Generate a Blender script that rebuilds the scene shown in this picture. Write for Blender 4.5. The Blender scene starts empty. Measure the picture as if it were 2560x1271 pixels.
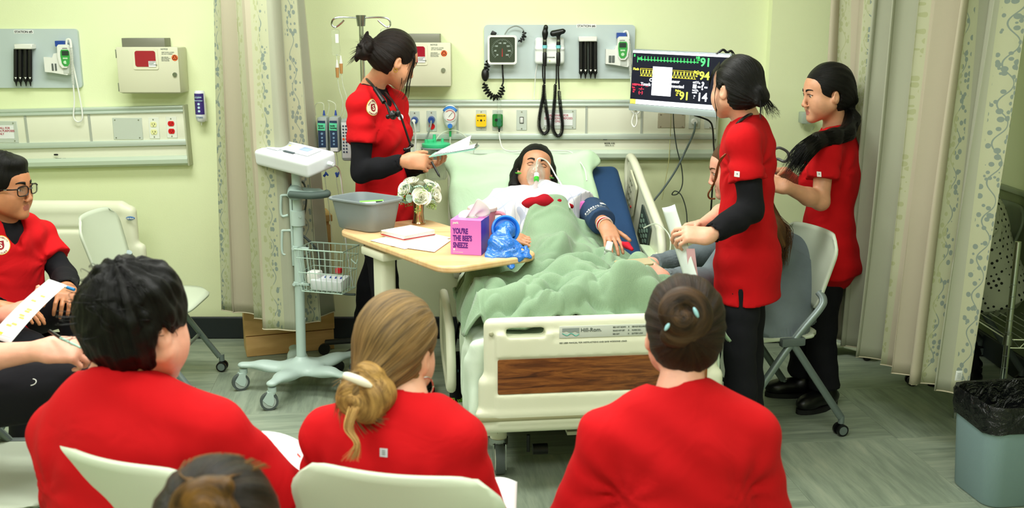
import bpy, bmesh, math, random
import numpy as np
from mathutils import Vector, Matrix
R_ = random.Random(7)
PI = math.pi
scn = bpy.context.scene
COL = scn.collection

# ------------------------------------------------------------------ camera, world, lights, exposure
FPX = 2574.0
PITCH = math.atan(573 / FPX)
CAMH = 1.75
cd = bpy.data.cameras.new('camera'); cam = bpy.data.objects.new('camera', cd); COL.objects.link(cam)
cam.location = (0, 0, CAMH); cam.rotation_euler = (PI / 2 - PITCH, 0, 0)
cd.sensor_width = 36; cd.lens = 36 * FPX / 2560; cd.clip_start = .05; cd.clip_end = 60
cd.dof.use_dof = True; cd.dof.focus_distance = 4.6; cd.dof.aperture_fstop = 4.5
scn.camera = cam
w = bpy.data.worlds.new('world'); scn.world = w; w.use_nodes = True
w.node_tree.nodes['Background'].inputs[0].default_value = (.86, 1, .84, 1)
w.node_tree.nodes['Background'].inputs[1].default_value = .42
scn.view_settings.view_transform = 'Standard'; scn.view_settings.look = 'None'
scn.view_settings.gamma = 1; scn.view_settings.use_curve_mapping = False
scn.view_settings.exposure = -0.04
def area(name, loc, sx, sy, power, col=(.98, 1, .95), rot=(0, 0, 0)):
    l = bpy.data.lights.new(name, 'AREA'); l.shape = 'RECTANGLE'; l.size = sx; l.size_y = sy
    l.energy = power; l.color = col
    o = bpy.data.objects.new(name, l); COL.objects.link(o); o.location = loc; o.rotation_euler = rot
    return o
for x_, y_, p_ in ((-1.7, 4.3, 40), (.1, 4.2, 40), (-1.5, 2.4, 36), (.3, 2.4, 34), (-1.5, .5, 40), (.6, .5, 40)):
    area('ceiling_troffer', (x_, y_, 2.76), 1.2, .6, p_)

def ray(px, py):
    a = (px - 1280) / FPX; b = (635.5 - py) / FPX
    c, s = math.cos(PITCH), math.sin(PITCH)
    return (a, c + b * s, -s + b * c)
def U(px, py, Y):                       # world point on the vertical plane at distance Y
    r = ray(px, py); t = Y / r[1]
    return np.array((r[0] * t, Y, CAMH + r[2] * t))
def UZ(px, py, Z=0.0):                  # world point on the level plane at height Z
    r = ray(px, py); t = (Z - CAMH) / r[2]
    return np.array((r[0] * t, r[1] * t, Z))

# ------------------------------------------------------------------ objects and tags
def tag(o, label=None, cat=None, group=None, kind=None):
    if label: o['label'] = label
    if cat: o['category'] = cat
    if group: o['group'] = group
    if kind: o['kind'] = kind
    return o
def thing(name, label, cat, loc=(0, 0, 0), rz=0, group=None, rot=None):
    o = bpy.data.objects.new(name, None); COL.objects.link(o); o.empty_display_size = .05
    o.location = [float(v) for v in loc]; o.rotation_euler = rot if rot else (0, 0, rz)
    return tag(o, label, cat, group)
def link(name, me, mats=None, parent=None, keep=False):
    o = bpy.data.objects.new(name, me); COL.objects.link(o)
    if mats is not None:
        for m in (mats if isinstance(mats, (list, tuple)) else [mats]): me.materials.append(m)
    if parent is not None:
        o.parent = parent
        if keep:                       # vertices are in world space: undo the parent's placement
            o.matrix_parent_inverse = Matrix.LocRotScale(parent.location, parent.rotation_euler, None).inverted()
    return o
def copy_tree(o, parent=None):
    c = o.copy(); COL.objects.link(c)
    if parent is not None: c.parent = parent
    for ch in list(o.children): copy_tree(ch, c)
    return c

# ------------------------------------------------------------------ materials
def lin(h):
    if isinstance(h, (tuple, list)): return tuple(h[:3]) + (1,)
    h = h.lstrip('#'); v = [int(h[i:i + 2], 16) / 255 for i in (0, 2, 4)]
    return tuple(((x + .055) / 1.055) ** 2.4 if x > .04 else x / 12.92 for x in v) + (1,)
class NT:
    def __init__(s, name):
        s.m = bpy.data.materials.new(name); s.m.use_nodes = True; s.t = s.m.node_tree
        s.b = s.t.nodes['Principled BSDF']; s.x = None
    def n(s, typ, **kw):
        nd = s.t.nodes.new(typ)
        for k, v in kw.items():
            if k.startswith('i_'):
                key = k[2:]; key = int(key) if key.isdigit() else key.replace('_', ' ')
                nd.inputs[key].default_value = v
            else: setattr(nd, k, v)
        return nd
    def l(s, a, b): s.t.links.new(a, b)
    def co(s, kind='Object', scale=(1, 1, 1), rot=(0, 0, 0)):
        if kind.startswith('@'):
            a = s.n('ShaderNodeAttribute', attribute_name=kind[1:]); out = a.outputs['Vector']
        else:
            out = s.n('ShaderNodeTexCoord').outputs[kind]
        mp = s.n('ShaderNodeMapping'); mp.inputs['Scale'].default_value = scale; mp.inputs['Rotation'].default_value = rot
        s.l(out, mp.inputs[0]); return mp.outputs[0]
    def noise(s, co, scale, detail=3, rough=.5, dist=0):
        nd = s.n('ShaderNodeTexNoise'); nd.inputs['Scale'].default_value = scale; nd.inputs['Detail'].default_value = detail
        nd.inputs['Roughness'].default_value = rough; nd.inputs['Distortion'].default_value = dist
        s.l(co, nd.inputs['Vector']); return nd.outputs['Fac']
    def ramp(s, fac, stops):
        r = s.n('ShaderNodeValToRGB'); e = r.color_ramp.elements
        while len(e) < len(stops): e.new(.5)
        for el, (p, c) in zip(e, stops): el.position = p; el.color = lin(c) if isinstance(c, str) else tuple(c) + (1,) if len(c) == 3 else c
        s.l(fac, r.inputs[0]); return r.outputs[0]
    def bump(s, h, strength=.3, dist=.01, prev=None):
        b = s.n('ShaderNodeBump'); b.inputs['Strength'].default_value = strength; b.inputs['Distance'].default_value = dist
        s.l(h, b.inputs['Height'])
        if prev is not None: s.l(prev, b.inputs['Normal'])
        s.l(b.outputs[0], s.b.inputs['Normal']); return b.outputs[0]
    def mathn(s, op, a, b=None, c=None):
        m = s.n('ShaderNodeMath', operation=op)
        for i, v in enumerate((a, b, c)):
            if v is None: continue
            if isinstance(v, (int, float)): m.inputs[i].default_value = v
            else: s.l(v, m.inputs[i])
        return m.outputs[0]
MATS = {}
def mat(name, col, rough=.5, metal=0, bump=0, bscale=200, var=0, vscale=6, spec=.5, trans=0, alpha=1, sheen=0, emit=0, coat=0, ior=1.45, sss=0):
    if name in MATS: return MATS[name]
    q = NT(name); b = q.b
    b.inputs['Base Color'].default_value = lin(col); b.inputs['Roughness'].default_value = rough
    b.inputs['Metallic'].default_value = metal; b.inputs['Specular IOR Level'].default_value = spec
    b.inputs['IOR'].default_value = ior
    if trans: b.inputs['Transmission Weight'].default_value = trans
    if alpha < 1: b.inputs['Alpha'].default_value = alpha
    if sheen: b.inputs['Sheen Weight'].default_value = sheen; b.inputs['Sheen Roughness'].default_value = .5
    if coat: b.inputs['Coat Weight'].default_value = coat
    if sss: b.inputs['Subsurface Weight'].default_value = sss; b.inputs['Subsurface Radius'].default_value = (.012, .005, .003); b.inputs['Subsurface Scale'].default_value = 1
    if emit: b.inputs['Emission Color'].default_value = lin(col); b.inputs['Emission Strength'].default_value = emit
    co = q.co()
    if var:
        f = q.noise(co, vscale, 4)
        c = np.array(lin(col)[:3])
        q.l(q.ramp(f, [(.3, tuple(c * (1 - var))), (.7, tuple(np.minimum(c * (1 + var), 1)))]), b.inputs['Base Color'])
    if bump: q.bump(q.noise(co, bscale, 2), bump, .004)
    MATS[name] = q.m
    return q.m

# ------------------------------------------------------------------ mesh builder
def rotm(rx=0, ry=0, rz=0): return np.array(Matrix.LocRotScale(None, __import__('mathutils').Euler((rx, ry, rz)), None).to_3x3())
def frame(z, x=None):
    z = np.array(z, float); z /= np.linalg.norm(z)
    x = np.array(x if x is not None else ((1, 0, 0) if abs(z[0]) < .9 else (0, 1, 0)), float)
    x = x / (np.linalg.norm(x) + 1e-12)
    if abs(x.dot(z)) > .995: x = np.array((.3, .9, .1)) if abs(z[1]) < .8 else np.array((.9, .1, .3))
    x = x - z * x.dot(z); x /= np.linalg.norm(x)
    return np.stack([x, np.cross(z, x), z], 1)
class MB:
    def __init__(s): s.v = []; s.f = []; s.mi = []; s.T = None; s.m = 0
    def add(s, v, f):
        o = len(s.v)
        for p in v: s.v.append(tuple(float(a) for a in (s.T(p) if s.T else p)))
        for q in f: s.f.append(tuple(i + o for i in q)); s.mi.append(s.m)
        return s
    def box(s, c, h, bev=0, R=None, seg=2):
        if bev <= 0:
            v = [(x * h[0], y * h[1], z * h[2]) for x in (-1, 1) for y in (-1, 1) for z in (-1, 1)]
            f = [(0, 1, 3, 2), (4, 6, 7, 5), (0, 4, 5, 1), (2, 3, 7, 6), (0, 2, 6, 4), (1, 5, 7, 3)]
        else:
            bm = bmesh.new(); bmesh.ops.create_cube(bm, size=2)
            for q in bm.verts: q.co = Vector((q.co.x * h[0], q.co.y * h[1], q.co.z * h[2]))
            bmesh.ops.bevel(bm, geom=bm.edges[:], offset=min(bev, min(h) * .98), segments=seg, affect='EDGES', profile=.5)
            bm.verts.index_update(); v = [tuple(q.co) for q in bm.verts]; f = [tuple(q.index for q in a.verts) for a in bm.faces]; bm.free()
        v = np.array(v)
        if R is not None: v = v @ np.array(R).T
        return s.add(v + np.array(c), f)
    def cyl(s, a, b, r1, r2=None, n=16, cap=True):
        r2 = r1 if r2 is None else r2; a = np.array(a, float); b = np.array(b, float); F = frame(b - a)
        v = []; f = []
        for i in range(n):
            t = 2 * PI * i / n; d = F[:, 0] * math.cos(t) + F[:, 1] * math.sin(t)
            v += [a + d * r1, b + d * r2]
        for i in range(n): j = (i + 1) % n; f.append((2 * i, 2 * j, 2 * j + 1, 2 * i + 1))
        if cap: f.append(tuple(2 * i for i in range(n))[::-1]); f.append(tuple(2 * i + 1 for i in range(n)))
        return s.add(v, f)
    def tube(s, pts, r, n=8, closed=False, cap=True, flat=None):
        P = [np.array(p, float) for p in pts]; m = len(P); v = []; f = []
        rr = r if hasattr(r, '__len__') else [r] * m
        up = None
        for i in range(m):
            if closed: t = P[(i + 1) % m] - P[i - 1]
            else: t = P[min(i + 1, m - 1)] - P[max(i - 1, 0)]
            t = t / (np.linalg.norm(t) + 1e-9)
            if up is None: up = frame(t)[:, 0]
            up = up - t * up.dot(t); up /= np.linalg.norm(up) + 1e-9
            w_ = np.cross(t, up)
            for k in range(n):
                a = 2 * PI * k / n; v.append(P[i] + rr[i] * (up * math.cos(a) * (flat or 1) + w_ * math.sin(a)))
        for i in range(m if closed else m - 1):
            for k in range(n):
                a = i * n + k; b = i * n + (k + 1) % n; i2 = (i + 1) % m
                f.append((a, b, i2 * n + (k + 1) % n, i2 * n + k))
        if cap and not closed: f.append(tuple(range(n))[::-1]); f.append(tuple((m - 1) * n + k for k in range(n)))
        return s.add(v, f)
    def lathe(s, prof, c=(0, 0, 0), n=24, F=None):
        v = []; f = []; c = np.array(c, float)
        for (r, z) in prof:
            for k in range(n):
                a = 2 * PI * k / n; p = np.array((r * math.cos(a), r * math.sin(a), z))
                v.append(c + (F @ p if F is not None else p))
        for i in range(len(prof) - 1):
            for k in range(n):
                a = i * n + k; b = i * n + (k + 1) % n; f.append((a, b, b + n, a + n))
        if prof[0][0] > 1e-5: f.append(tuple(range(n))[::-1])
        if prof[-1][0] > 1e-5: f.append(tuple((len(prof) - 1) * n + k for k in range(n)))
        return s.add(v, f)
    def prism(s, poly, d, F=None, c=(0, 0, 0)):      # outline in local xy, thickness along local z
        n = len(poly); c = np.array(c, float); F = np.eye(3) if F is None else np.array(F)
        v = [c + F @ np.array((x, y, 0)) for x, y in poly] + [c + F @ np.array((x, y, d)) for x, y in poly]
        f = [tuple(range(n))[::-1], tuple(range(n, 2 * n))] + [(i, (i + 1) % n, n + (i + 1) % n, n + i) for i in range(n)]
        return s.add(v, f)
    def grid(s, fn, nu, nv, wrap=False):
        v = [fn(i / nu, j / nv) for j in range(nv + 1) for i in range(nu + (0 if wrap else 1))]
        W = nu if wrap else nu + 1; f = []
        for j in range(nv):
            for i in range(nu):
                a = j * W + i; b = j * W + (i + 1) % W; f.append((a, b, b + W, a + W))
        return s.add(v, f)
    def ball(s, c, r, n=12, m=8, R=None):
        r = r if hasattr(r, '__len__') else (r, r, r)
        prof = [(math.sin(PI * i / m), -math.cos(PI * i / m)) for i in range(m + 1)]
        t = MB().lathe(prof, n=n); v = np.array(t.v) * np.array(r)
        if R is not None: v = v @ np.array(R).T
        return s.add(v + np.array(c), t.f)
    def mesh(s, name='m', smooth=True, angle=40):
        me = bpy.data.meshes.new(name); me.from_pydata(s.v, [], s.f)
        me.polygons.foreach_set('material_index', s.mi)
        if smooth:
            me.polygons.foreach_set('use_smooth', [True] * len(s.f))
            bm = bmesh.new(); bm.from_mesh(me); bmesh.ops.remove_doubles(bm, verts=bm.verts[:], dist=1e-6)
            bmesh.ops.recalc_face_normals(bm, faces=bm.faces[:])
            ca = math.radians(angle)
            for e in bm.edges:
                if len(e.link_faces) == 2 and e.calc_face_angle(0) > ca: e.smooth = False
            bm.to_mesh(me); bm.free()
        me.update(); return me
    def obj(s, name, mats, parent=None, keep=False, smooth=True, solid=0, sub=0, angle=40):
        o = link(name, s.mesh(name, smooth, angle), mats, parent, keep)
        if solid: q = o.modifiers.new('t', 'SOLIDIFY'); q.thickness = solid; q.offset = 0
        if sub: q = o.modifiers.new('s', 'SUBSURF'); q.levels = sub; q.render_levels = sub
        return o
def rrect(w_, h, r, n=5, cx=0, cy=0):
    out = []
    for (sx, sy, a0) in ((1, 1, 0), (-1, 1, 90), (-1, -1, 180), (1, -1, 270)):
        for i in range(n + 1):
            a = math.radians(a0 + 90 * i / n)
            out.append((cx + sx * (w_ / 2 - r) + r * math.cos(a), cy + sy * (h / 2 - r) + r * math.sin(a)))
    return out
def spline(pts, n=8):
    P = [np.array(p, float) for p in pts]; out = []
    for i in range(len(P) - 1):
        p0, p1, p2, p3 = P[max(i - 1, 0)], P[i], P[i + 1], P[min(i + 2, len(P) - 1)]
        for k in range(n):
            t = k / n
            out.append(.5 * ((2 * p1) + (-p0 + p2) * t + (2 * p0 - 5 * p1 + 4 * p2 - p3) * t * t + (-p0 + 3 * p1 - 3 * p2 + p3) * t ** 3))
    out.append(P[-1]); return out
def text_mesh(txt, size, depth=.0006, align='LEFT', bold=0, space=1.0, linesp=1.0):
    cu = bpy.data.curves.new('t', 'FONT'); cu.body = txt; cu.size = size; cu.extrude = depth; cu.align_x = align
    cu.offset = bold; cu.resolution_u = 3; cu.space_character = space; cu.space_line = linesp
    o = bpy.data.objects.new('t', cu); COL.objects.link(o)
    me = bpy.data.meshes.new_from_object(o); bpy.data.objects.remove(o); bpy.data.curves.remove(cu)
    return me
def text_into(mb, txt, size, c, F, align='LEFT', bold=0, sx=1, depth=.0006, space=1.0, linesp=1.0):
    me = text_mesh(txt, size, depth, align, bold, space, linesp); F = np.array(F); c = np.array(c, float)
    mb.add([c + F @ np.array((q.co.x * sx, q.co.y, q.co.z)) for q in me.vertices], [tuple(p.vertices) for p in me.polygons])
    bpy.data.meshes.remove(me); return mb

# ------------------------------------------------------------------ implicit surfaces (smooth unions, meshed by sparse surface nets)
class SDF:
    def __init__(s): s.ops = []; s.F = np.eye(3); s.o = np.zeros(3); s.sc = 1.0; s.disp = []; s.cuts = []
    def at(s, o, F=None, sc=1.0):
        s.o = np.array(o, float); s.F = np.eye(3) if F is None else np.array(F); s.sc = sc; return s
    def _w(s, p): return s.o + s.F @ (np.array(p, float) * s.sc)
    def cone(s, a, b, r1, r2=None, k=.02, op='u', ratio=1, X=None):
        r2 = r1 if r2 is None else r2; a = s._w(a); b = s._w(b); r1 *= s.sc; r2 *= s.sc
        F = frame(b - a, X if X is not None else s.F[:, 0])
        s.ops.append(('c', op, k * s.sc, (a + b) / 2, np.linalg.norm(b - a) / 2 + max(r1, r2), (a, np.linalg.norm(b - a), r1, r2, F, ratio))); return s
    def chain(s, pts, rs, k=.02, op='u', ratio=1, X=None):
        for i in range(len(pts) - 1): s.cone(pts[i], pts[i + 1], rs[i], rs[i + 1], k, op, ratio, X)
        return s
    def ell(s, c, r, k=.02, op='u', R=None):
        c = s._w(c); r = np.array(r, float) * s.sc; F = s.F @ (np.eye(3) if R is None else R)
        s.ops.append(('e', op, k * s.sc, c, r.max(), (c, r, F))); return s
    def box(s, c, h, rad=.01, k=.01, op='u', R=None):
        c = s._w(c); h = np.array(h, float) * s.sc; F = s.F @ (np.eye(3) if R is None else R)
        s.ops.append(('b', op, k * s.sc, c, np.linalg.norm(h), (c, h, F, rad * s.sc))); return s
    def cut(s, p, n, k=.004):                          # keep the side against n
        n = s.F @ np.array(n, float); s.cuts.append((s._w(p), n / np.linalg.norm(n), k)); return s
    def _d(s, op, p):
        ty, q = op[0], op[5]
        if ty == 'c':
            a, L, r1, r2, F, ratio = q; l = (p - a) @ F
            x = np.hypot(l[:, 0], l[:, 1] / ratio); y = l[:, 2]
            if L < 1e-6: return np.hypot(x, y) - r1
            b = (r1 - r2) / L; b = max(-.98, min(.98, b)); aa = math.sqrt(1 - b * b)
            kk = -b * x + aa * y          # along the slant
            d = np.where(kk < 0, np.hypot(x, y) - r1, np.where(kk > aa * L, np.hypot(x, y - L) - r2, x * aa + y * b - r1))
            return d * (min(1, ratio) if ratio != 1 else 1)
        if ty == 'e':
            c, r, F = q; l = (p - c) @ F; k0 = np.linalg.norm(l / r, axis=1); k1 = np.linalg.norm(l / (r * r), axis=1) + 1e-9
            return k0 * (k0 - 1) / k1
        c, h, F, rad = q; l = np.abs((p - c) @ F) - (h - rad)
        return np.linalg.norm(np.maximum(l, 0), axis=1) + np.minimum(l.max(1), 0) - rad
    def ev(s, p):
        res = np.full(len(p), .6)
        for op in s.ops:
            bd = np.linalg.norm(p - op[3], axis=1) - op[4] * 1.02
            k = max(op[2], 1e-5)
            if op[1] == 'u':
                m = np.nonzero(bd < res + k)[0]
                if len(m) == 0: continue
                d = s._d(op, p[m]); r = res[m]; h = np.maximum(k - np.abs(r - d), 0) / k
                res[m] = np.minimum(r, d) - h * h * k * .25
            else:
                m = np.nonzero(bd < k - np.minimum(res, 0))[0]
                if len(m) == 0: continue
                d = -s._d(op, p[m]); r = res[m]; h = np.maximum(k - np.abs(r - d), 0) / k
                res[m] = np.maximum(r, d) + h * h * k * .25
        for fn in s.disp:
            m = np.nonzero(np.abs(res) < .05)[0]
            if len(m): res[m] += fn(p[m])
        for (c, n, k) in s.cuts:
            d = (p - c) @ n; h = np.maximum(k - np.abs(res - d), 0) / k; res = np.maximum(res, d) + h * h * k * .25
        return res
    def bounds(s):
        lo = np.min([o[3] - o[4] for o in s.ops if o[1] == 'u'], 0); hi = np.max([o[3] + o[4] for o in s.ops if o[1] == 'u'], 0)
        return lo - .02, hi + .02
    def evb(s, P, cen, dv, rad):
        """values at P (blocks, points, 3); dv = value at each block's centre, rad = block radius"""
        res = np.full(P.shape[:2], .6); lim = np.abs(dv) + 2 * rad
        for op in s.ops:
            k = max(op[2], 1e-5); bd = np.linalg.norm(cen - op[3], axis=1) - op[4] * 1.02 - rad
            bi = np.nonzero(bd < (lim + k if op[1] == 'u' else k))[0]
            if len(bi) == 0: continue
            d = s._d(op, P[bi].reshape(-1, 3)).reshape(len(bi), -1); r = res[bi]
            if op[1] == 'u': h = np.maximum(k - np.abs(r - d), 0) / k; res[bi] = np.minimum(r, d) - h * h * k * .25
            else: h = np.maximum(k - np.abs(r + d), 0) / k; res[bi] = np.maximum(r, -d) + h * h * k * .25
        p = P.reshape(-1, 3); res = res.reshape(-1)
        for fn in s.disp:
            m = np.nonzero(np.abs(res) < .014)[0]
            if len(m): res[m] += fn(p[m])
        for (c, n, k) in s.cuts:
            d = (p - c) @ n; h = np.maximum(k - np.abs(res - d), 0) / k; res = np.maximum(res, d) + h * h * k * .25
        return res
    def mesh(s, name, h=.005, fmat=None, attr=None):
        lo, hi = s.bounds(); B = 8; c = B * h; n = np.ceil((hi - lo) / c).astype(int)
        gx, gy, gz = np.meshgrid(*[np.arange(k) for k in n], indexing='ij')
        ib = np.stack([gx.ravel(), gy.ravel(), gz.ravel()], 1)
        d = s.ev(lo + (ib + .5) * c); keep = np.abs(d) < c * .95 + .006
        ib = ib[keep]; d = d[keep]
        r = np.arange(B + 1); ox, oy, oz = np.meshgrid(r, r, r, indexing='ij'); off = np.stack([ox.ravel(), oy.ravel(), oz.ravel()], 1)
        G = ib[:, None, :] * B + off[None]
        V = s.evb(lo + G * h, lo + (ib + .5) * c, d, c * .867).reshape(-1, B + 1, B + 1, B + 1)
        C = np.stack([V[:, a:a + B, b:b + B, e:e + B] for a in (0, 1) for b in (0, 1) for e in (0, 1)], -1)
        neg = C < 0; act = neg.any(-1) & ~neg.all(-1)
        bi, x, y, z = np.nonzero(act); vals = C[bi, x, y, z]
        cell = ib[bi] * B + np.stack([x, y, z], 1)
        cor = np.array([(a, b, e) for a in (0, 1) for b in (0, 1) for e in (0, 1)], float)
        acc = np.zeros((len(bi), 3)); cnt = np.zeros(len(bi))
        for i in range(8):
            for j in range(i + 1, 8):
                if bin(i ^ j).count('1') != 1: continue
                a, b = vals[:, i], vals[:, j]; m = (a < 0) != (b < 0)
                t = np.where(m, a / np.where(m, a - b, 1), 0)
                acc[m] += cor[i] + t[m, None] * (cor[j] - cor[i]); cnt += m
        P = lo + (cell + acc / cnt[:, None]) * h
        M = (n.max() + 2) * B; key = (cell[:, 0] * M + cell[:, 1]) * M + cell[:, 2]
        order = np.argsort(key); sk = key[order]
        faces = []
        for ax in range(3):
            sl = [slice(0, B)] * 3; s2 = list(sl); s2[ax] = slice(1, B + 1)
            a = V[(slice(None),) + tuple(sl)]; b = V[(slice(None),) + tuple(s2)]
            e = (a < 0) != (b < 0); bi, x, y, z = np.nonzero(e); fl = (a[bi, x, y, z] < 0)
            g = ib[bi] * B + np.stack([x, y, z], 1)
            u, v = [(1, 2), (2, 0), (0, 1)][ax]; q = []
            ok = np.ones(len(g), bool)
            for du, dv in ((-1, -1), (0, -1), (0, 0), (-1, 0)):
                gg = g.copy(); gg[:, u] += du; gg[:, v] += dv
                kk = (gg[:, 0] * M + gg[:, 1]) * M + gg[:, 2]
                ix = np.clip(np.searchsorted(sk, kk), 0, len(sk) - 1); ok &= sk[ix] == kk; q.append(order[ix])
            q = np.stack(q, 1); q[~fl] = q[~fl][:, ::-1]; faces.append(q[ok])
        Fa = np.concatenate(faces)
        me = bpy.data.meshes.new(name)
        me.vertices.add(len(P)); me.vertices.foreach_set('co', P.astype(np.float32).ravel())
        me.loops.add(len(Fa) * 4); me.loops.foreach_set('vertex_index', Fa.astype(np.int32).ravel())
        me.polygons.add(len(Fa)); me.polygons.foreach_set('loop_start', np.arange(0, len(Fa) * 4, 4, dtype=np.int32))
        if fmat is not None: me.polygons.foreach_set('material_index', fmat(P[Fa].mean(1)).astype(np.int32))
        me.update(calc_edges=True)
        me.polygons.foreach_set('use_smooth', np.ones(len(Fa), bool))
        if attr is not None:
            at = me.attributes.new('flow', 'FLOAT_VECTOR', 'POINT'); at.data.foreach_set('vector', attr(P).astype(np.float32).ravel())
        me.validate(); me.update(); return me
    def obj(s, name, mats, h=.005, parent=None, fmat=None, attr=None):
        me = s.mesh(name, h, fmat, attr); return link(name, me, mats, parent, keep=True)
    def march(s, p, d, tmax=.6):                        # first hit of the surface from p along d (vectorised)
        p = np.array(p, float).copy(); d = np.array(d, float) / np.linalg.norm(d)
        for _ in range(60):
            r = s.ev(p); r = np.clip(r, -.02, .03); p = p + d * (r * .8)[:, None]
        return p
def decal(sdf, me_or_mb, c, u, v, lift=.0015, far=.12):
    """lay flat artwork (local xy) on the implicit surface, seen against the direction u x v"""
    u = np.array(u, float); u /= np.linalg.norm(u); v = np.array(v, float); v -= u * v.dot(u); v /= np.linalg.norm(v); n = np.cross(u, v)
    V = np.array(me_or_mb.v); W = np.array(c) + V[:, :1] * u + V[:, 1:2] * v
    H = sdf.march(W + n * far, -n); H = H + n * (lift + V[:, 2:3])
    me_or_mb.v = [tuple(q) for q in H]; return me_or_mb

def wn(p, sc, seed=0.0):                                # cheap smooth noise, about -1..1
    x, y, z = (p * sc + seed * 17.3).T
    return (np.sin(x * 1.7 + 1.3 * np.sin(y * 1.1 + z)) + np.sin(y * 1.9 + 1.1 * np.sin(z * 1.3 + x * .7)) + np.sin(z * 1.6 + 1.2 * np.sin(x * 1.2 + y * .6))) / 3
# ------------------------------------------------------------------ people
def _dk(s, op, p):                                      # cone with a flat far end
    a, L, r1, r2, F, ratio = op[5]; l = (p - a) @ F; x = np.hypot(l[:, 0], l[:, 1] / ratio); y = l[:, 2]
    t = np.clip(y / L, 0, 1.3); d = (x - (r1 + (r2 - r1) * t)) * min(1, ratio)
    d = np.where(y < 0, np.hypot(x, y) - r1, d); return np.maximum(d, y - L)
_d0 = SDF._d
SDF._d = lambda s, op, p: _dk(s, op, p) if op[0] == 'k' else _d0(s, op, p)
def flatcone(s, a, b, r1, r2, k=.02, op='u', ratio=1, X=None):
    s.cone(a, b, r1, r2, k, op, ratio, X); o = s.ops[-1]; s.ops[-1] = ('k',) + o[1:4] + (o[4] + .03,) + o[5:]; return s
SDF.flat = flatcone
def nrm(v): v = np.array(v, float); return v / np.linalg.norm(v)
def hframe(fwd, up=(0, 0, 1)):
    y = nrm(fwd); z = np.array(up, float); z = nrm(z - y * z.dot(y)); return np.stack([np.cross(y, z), y, z], 1)
def skin_mat(name, c, lip):
    q = NT(name); b = q.b; co = q.co(); c = np.array(lin(c)[:3])
    q.l(q.ramp(q.noise(co, 30, 4), [(.3, tuple(c * .9)), (.7, tuple(c * 1.08))]), b.inputs['Base Color'])
    b.inputs['Roughness'].default_value = .48; b.inputs['Subsurface Weight'].default_value = .18
    b.inputs['Subsurface Radius'].default_value = (.012, .004, .002); b.inputs['Subsurface Scale'].default_value = 1
    q.bump(q.noise(co, 300, 2), .12, .002)
    return [q.m, mat(name + '_lips', lip, .4)]
def hair_mat(name, dark, light, rough=.5, fine=46):
    q = NT(name); b = q.b; b.inputs['Specular IOR Level'].default_value = .2; co = q.co('@flow', (fine, fine, 1.6)); co2 = q.co('@flow', (fine * .3, fine * .3, 1.2))
    f = q.noise(co, 1, 4, .6); f2 = q.noise(co2, 1, 3)
    q.l(q.ramp(q.mathn('ADD', q.mathn('MULTIPLY', f, .55), q.mathn('MULTIPLY', f2, .45)), [(.36, dark), (.64, light)]), b.inputs['Base Color'])
    b.inputs['Roughness'].default_value = rough
    q.bump(f, .6, .006); return q.m
def cloth_mat(name, c, rough=.85, weave=900, amt=.25, var=.06, sheen=.0, wr=7):
    q = NT(name); b = q.b; co = q.co(); cc = np.array(lin(c)[:3])
    q.l(q.ramp(q.noise(co, 5, 3), [(.3, tuple(cc * (1 - var))), (.7, tuple(np.minimum(1, cc * (1 + var))))]), b.inputs['Base Color'])
    b.inputs['Roughness'].default_value = rough; b.inputs['Specular IOR Level'].default_value = .2; b.inputs['Sheen Weight'].default_value = sheen
    n1 = q.bump(q.noise(co, wr, 3, .55, .8), .22, .03); q.bump(q.noise(co, weave, 1), amt, .001, n1); return q.m
SCRUB = cloth_mat('scrub_red', (.50, .003, .006), .9)
BLACKC = cloth_mat('black_cloth', (.006, .006, .008), .9)
BLACKP = cloth_mat('black_trouser', (.008, .008, .011), .88)
EYEW = mat('eye_white', '#D9D4CC', .25); IRIS = mat('iris', '#1E120C', .2)
WHITE = mat('white_plastic', '#E6E8E2', .4)

def head_sdf(S, O, F, sc=1.0, female=True, eyes=True, closed=False):
    S.at(O, F, sc); jw = .038 if female else .046
    S.ell((0, -.010, .040), (.073, .092, .086), .02)
    S.ell((0, .032, .000), (.060, .058, .085), .03)
    S.ell((0, .040, .045), (.058, .047, .045), .03)
    for x in (-1, 1):
        S.cone((x * jw * 1.35, .008, -.040), (x * .014, .070, -.090), .024, .015, .03)
        S.ell((x * .038, .058, -.020), (.024, .024, .026), .03); S.ell((x * .036, .044, -.046), (.028, .036, .034), .03)
        S.ell((x * .031, .096, .011), (.016, .014, .010), .012, 's')
        if eyes: S.ell((x * .031, .0765, .009), (.0135, .0135, .0125), .006)
        if eyes and not closed: S.cone((x * .021, .089, .0155), (x * .042, .084, .0150), .0028, .0026, .004); S.cone((x * .022, .088, .001), (x * .041, .083, .002), .0022, .0022, .004)
        S.ell((x * .0105, .100, -.036), (.0068, .009, .006), .007)
        S.ell((x * .079, -.006, -.006), (.008, .016, .028), .007, R=rotm(0, 0, -x * .35)); S.ell((x * .077, .008, -.014), (.006, .007, .012), .006)
        S.ell((x * .089, -.002, .000), (.008, .010, .018), .004, 's')
    S.ell((0, .050, -.070), (.034, .034, .032), .02)
    S.cone((-.020, .083, .026), (.020, .083, .026), .009, .009, .02)
    S.cone((0, .090, .016), (0, .106, -.026), .0062, .0078, .012)
    S.ell((0, .106, -.030), (.0085, .0085, .007), .006)
    S.cone((-.014, .0865, -.0580), (.014, .0865, -.0580), .0052, .0052, .007); S.cone((-.012, .0855, -.0680), (.012, .0855, -.0680), .0060, .0060, .007)
    S.cone((-.024, .0925, -.0632), (.024, .0925, -.0632), .0014, .0014, .004, 's')
    S.ell((0, .076, -.092), (.018, .015, .014), .014)
    S.at((0, 0, 0))
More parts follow.
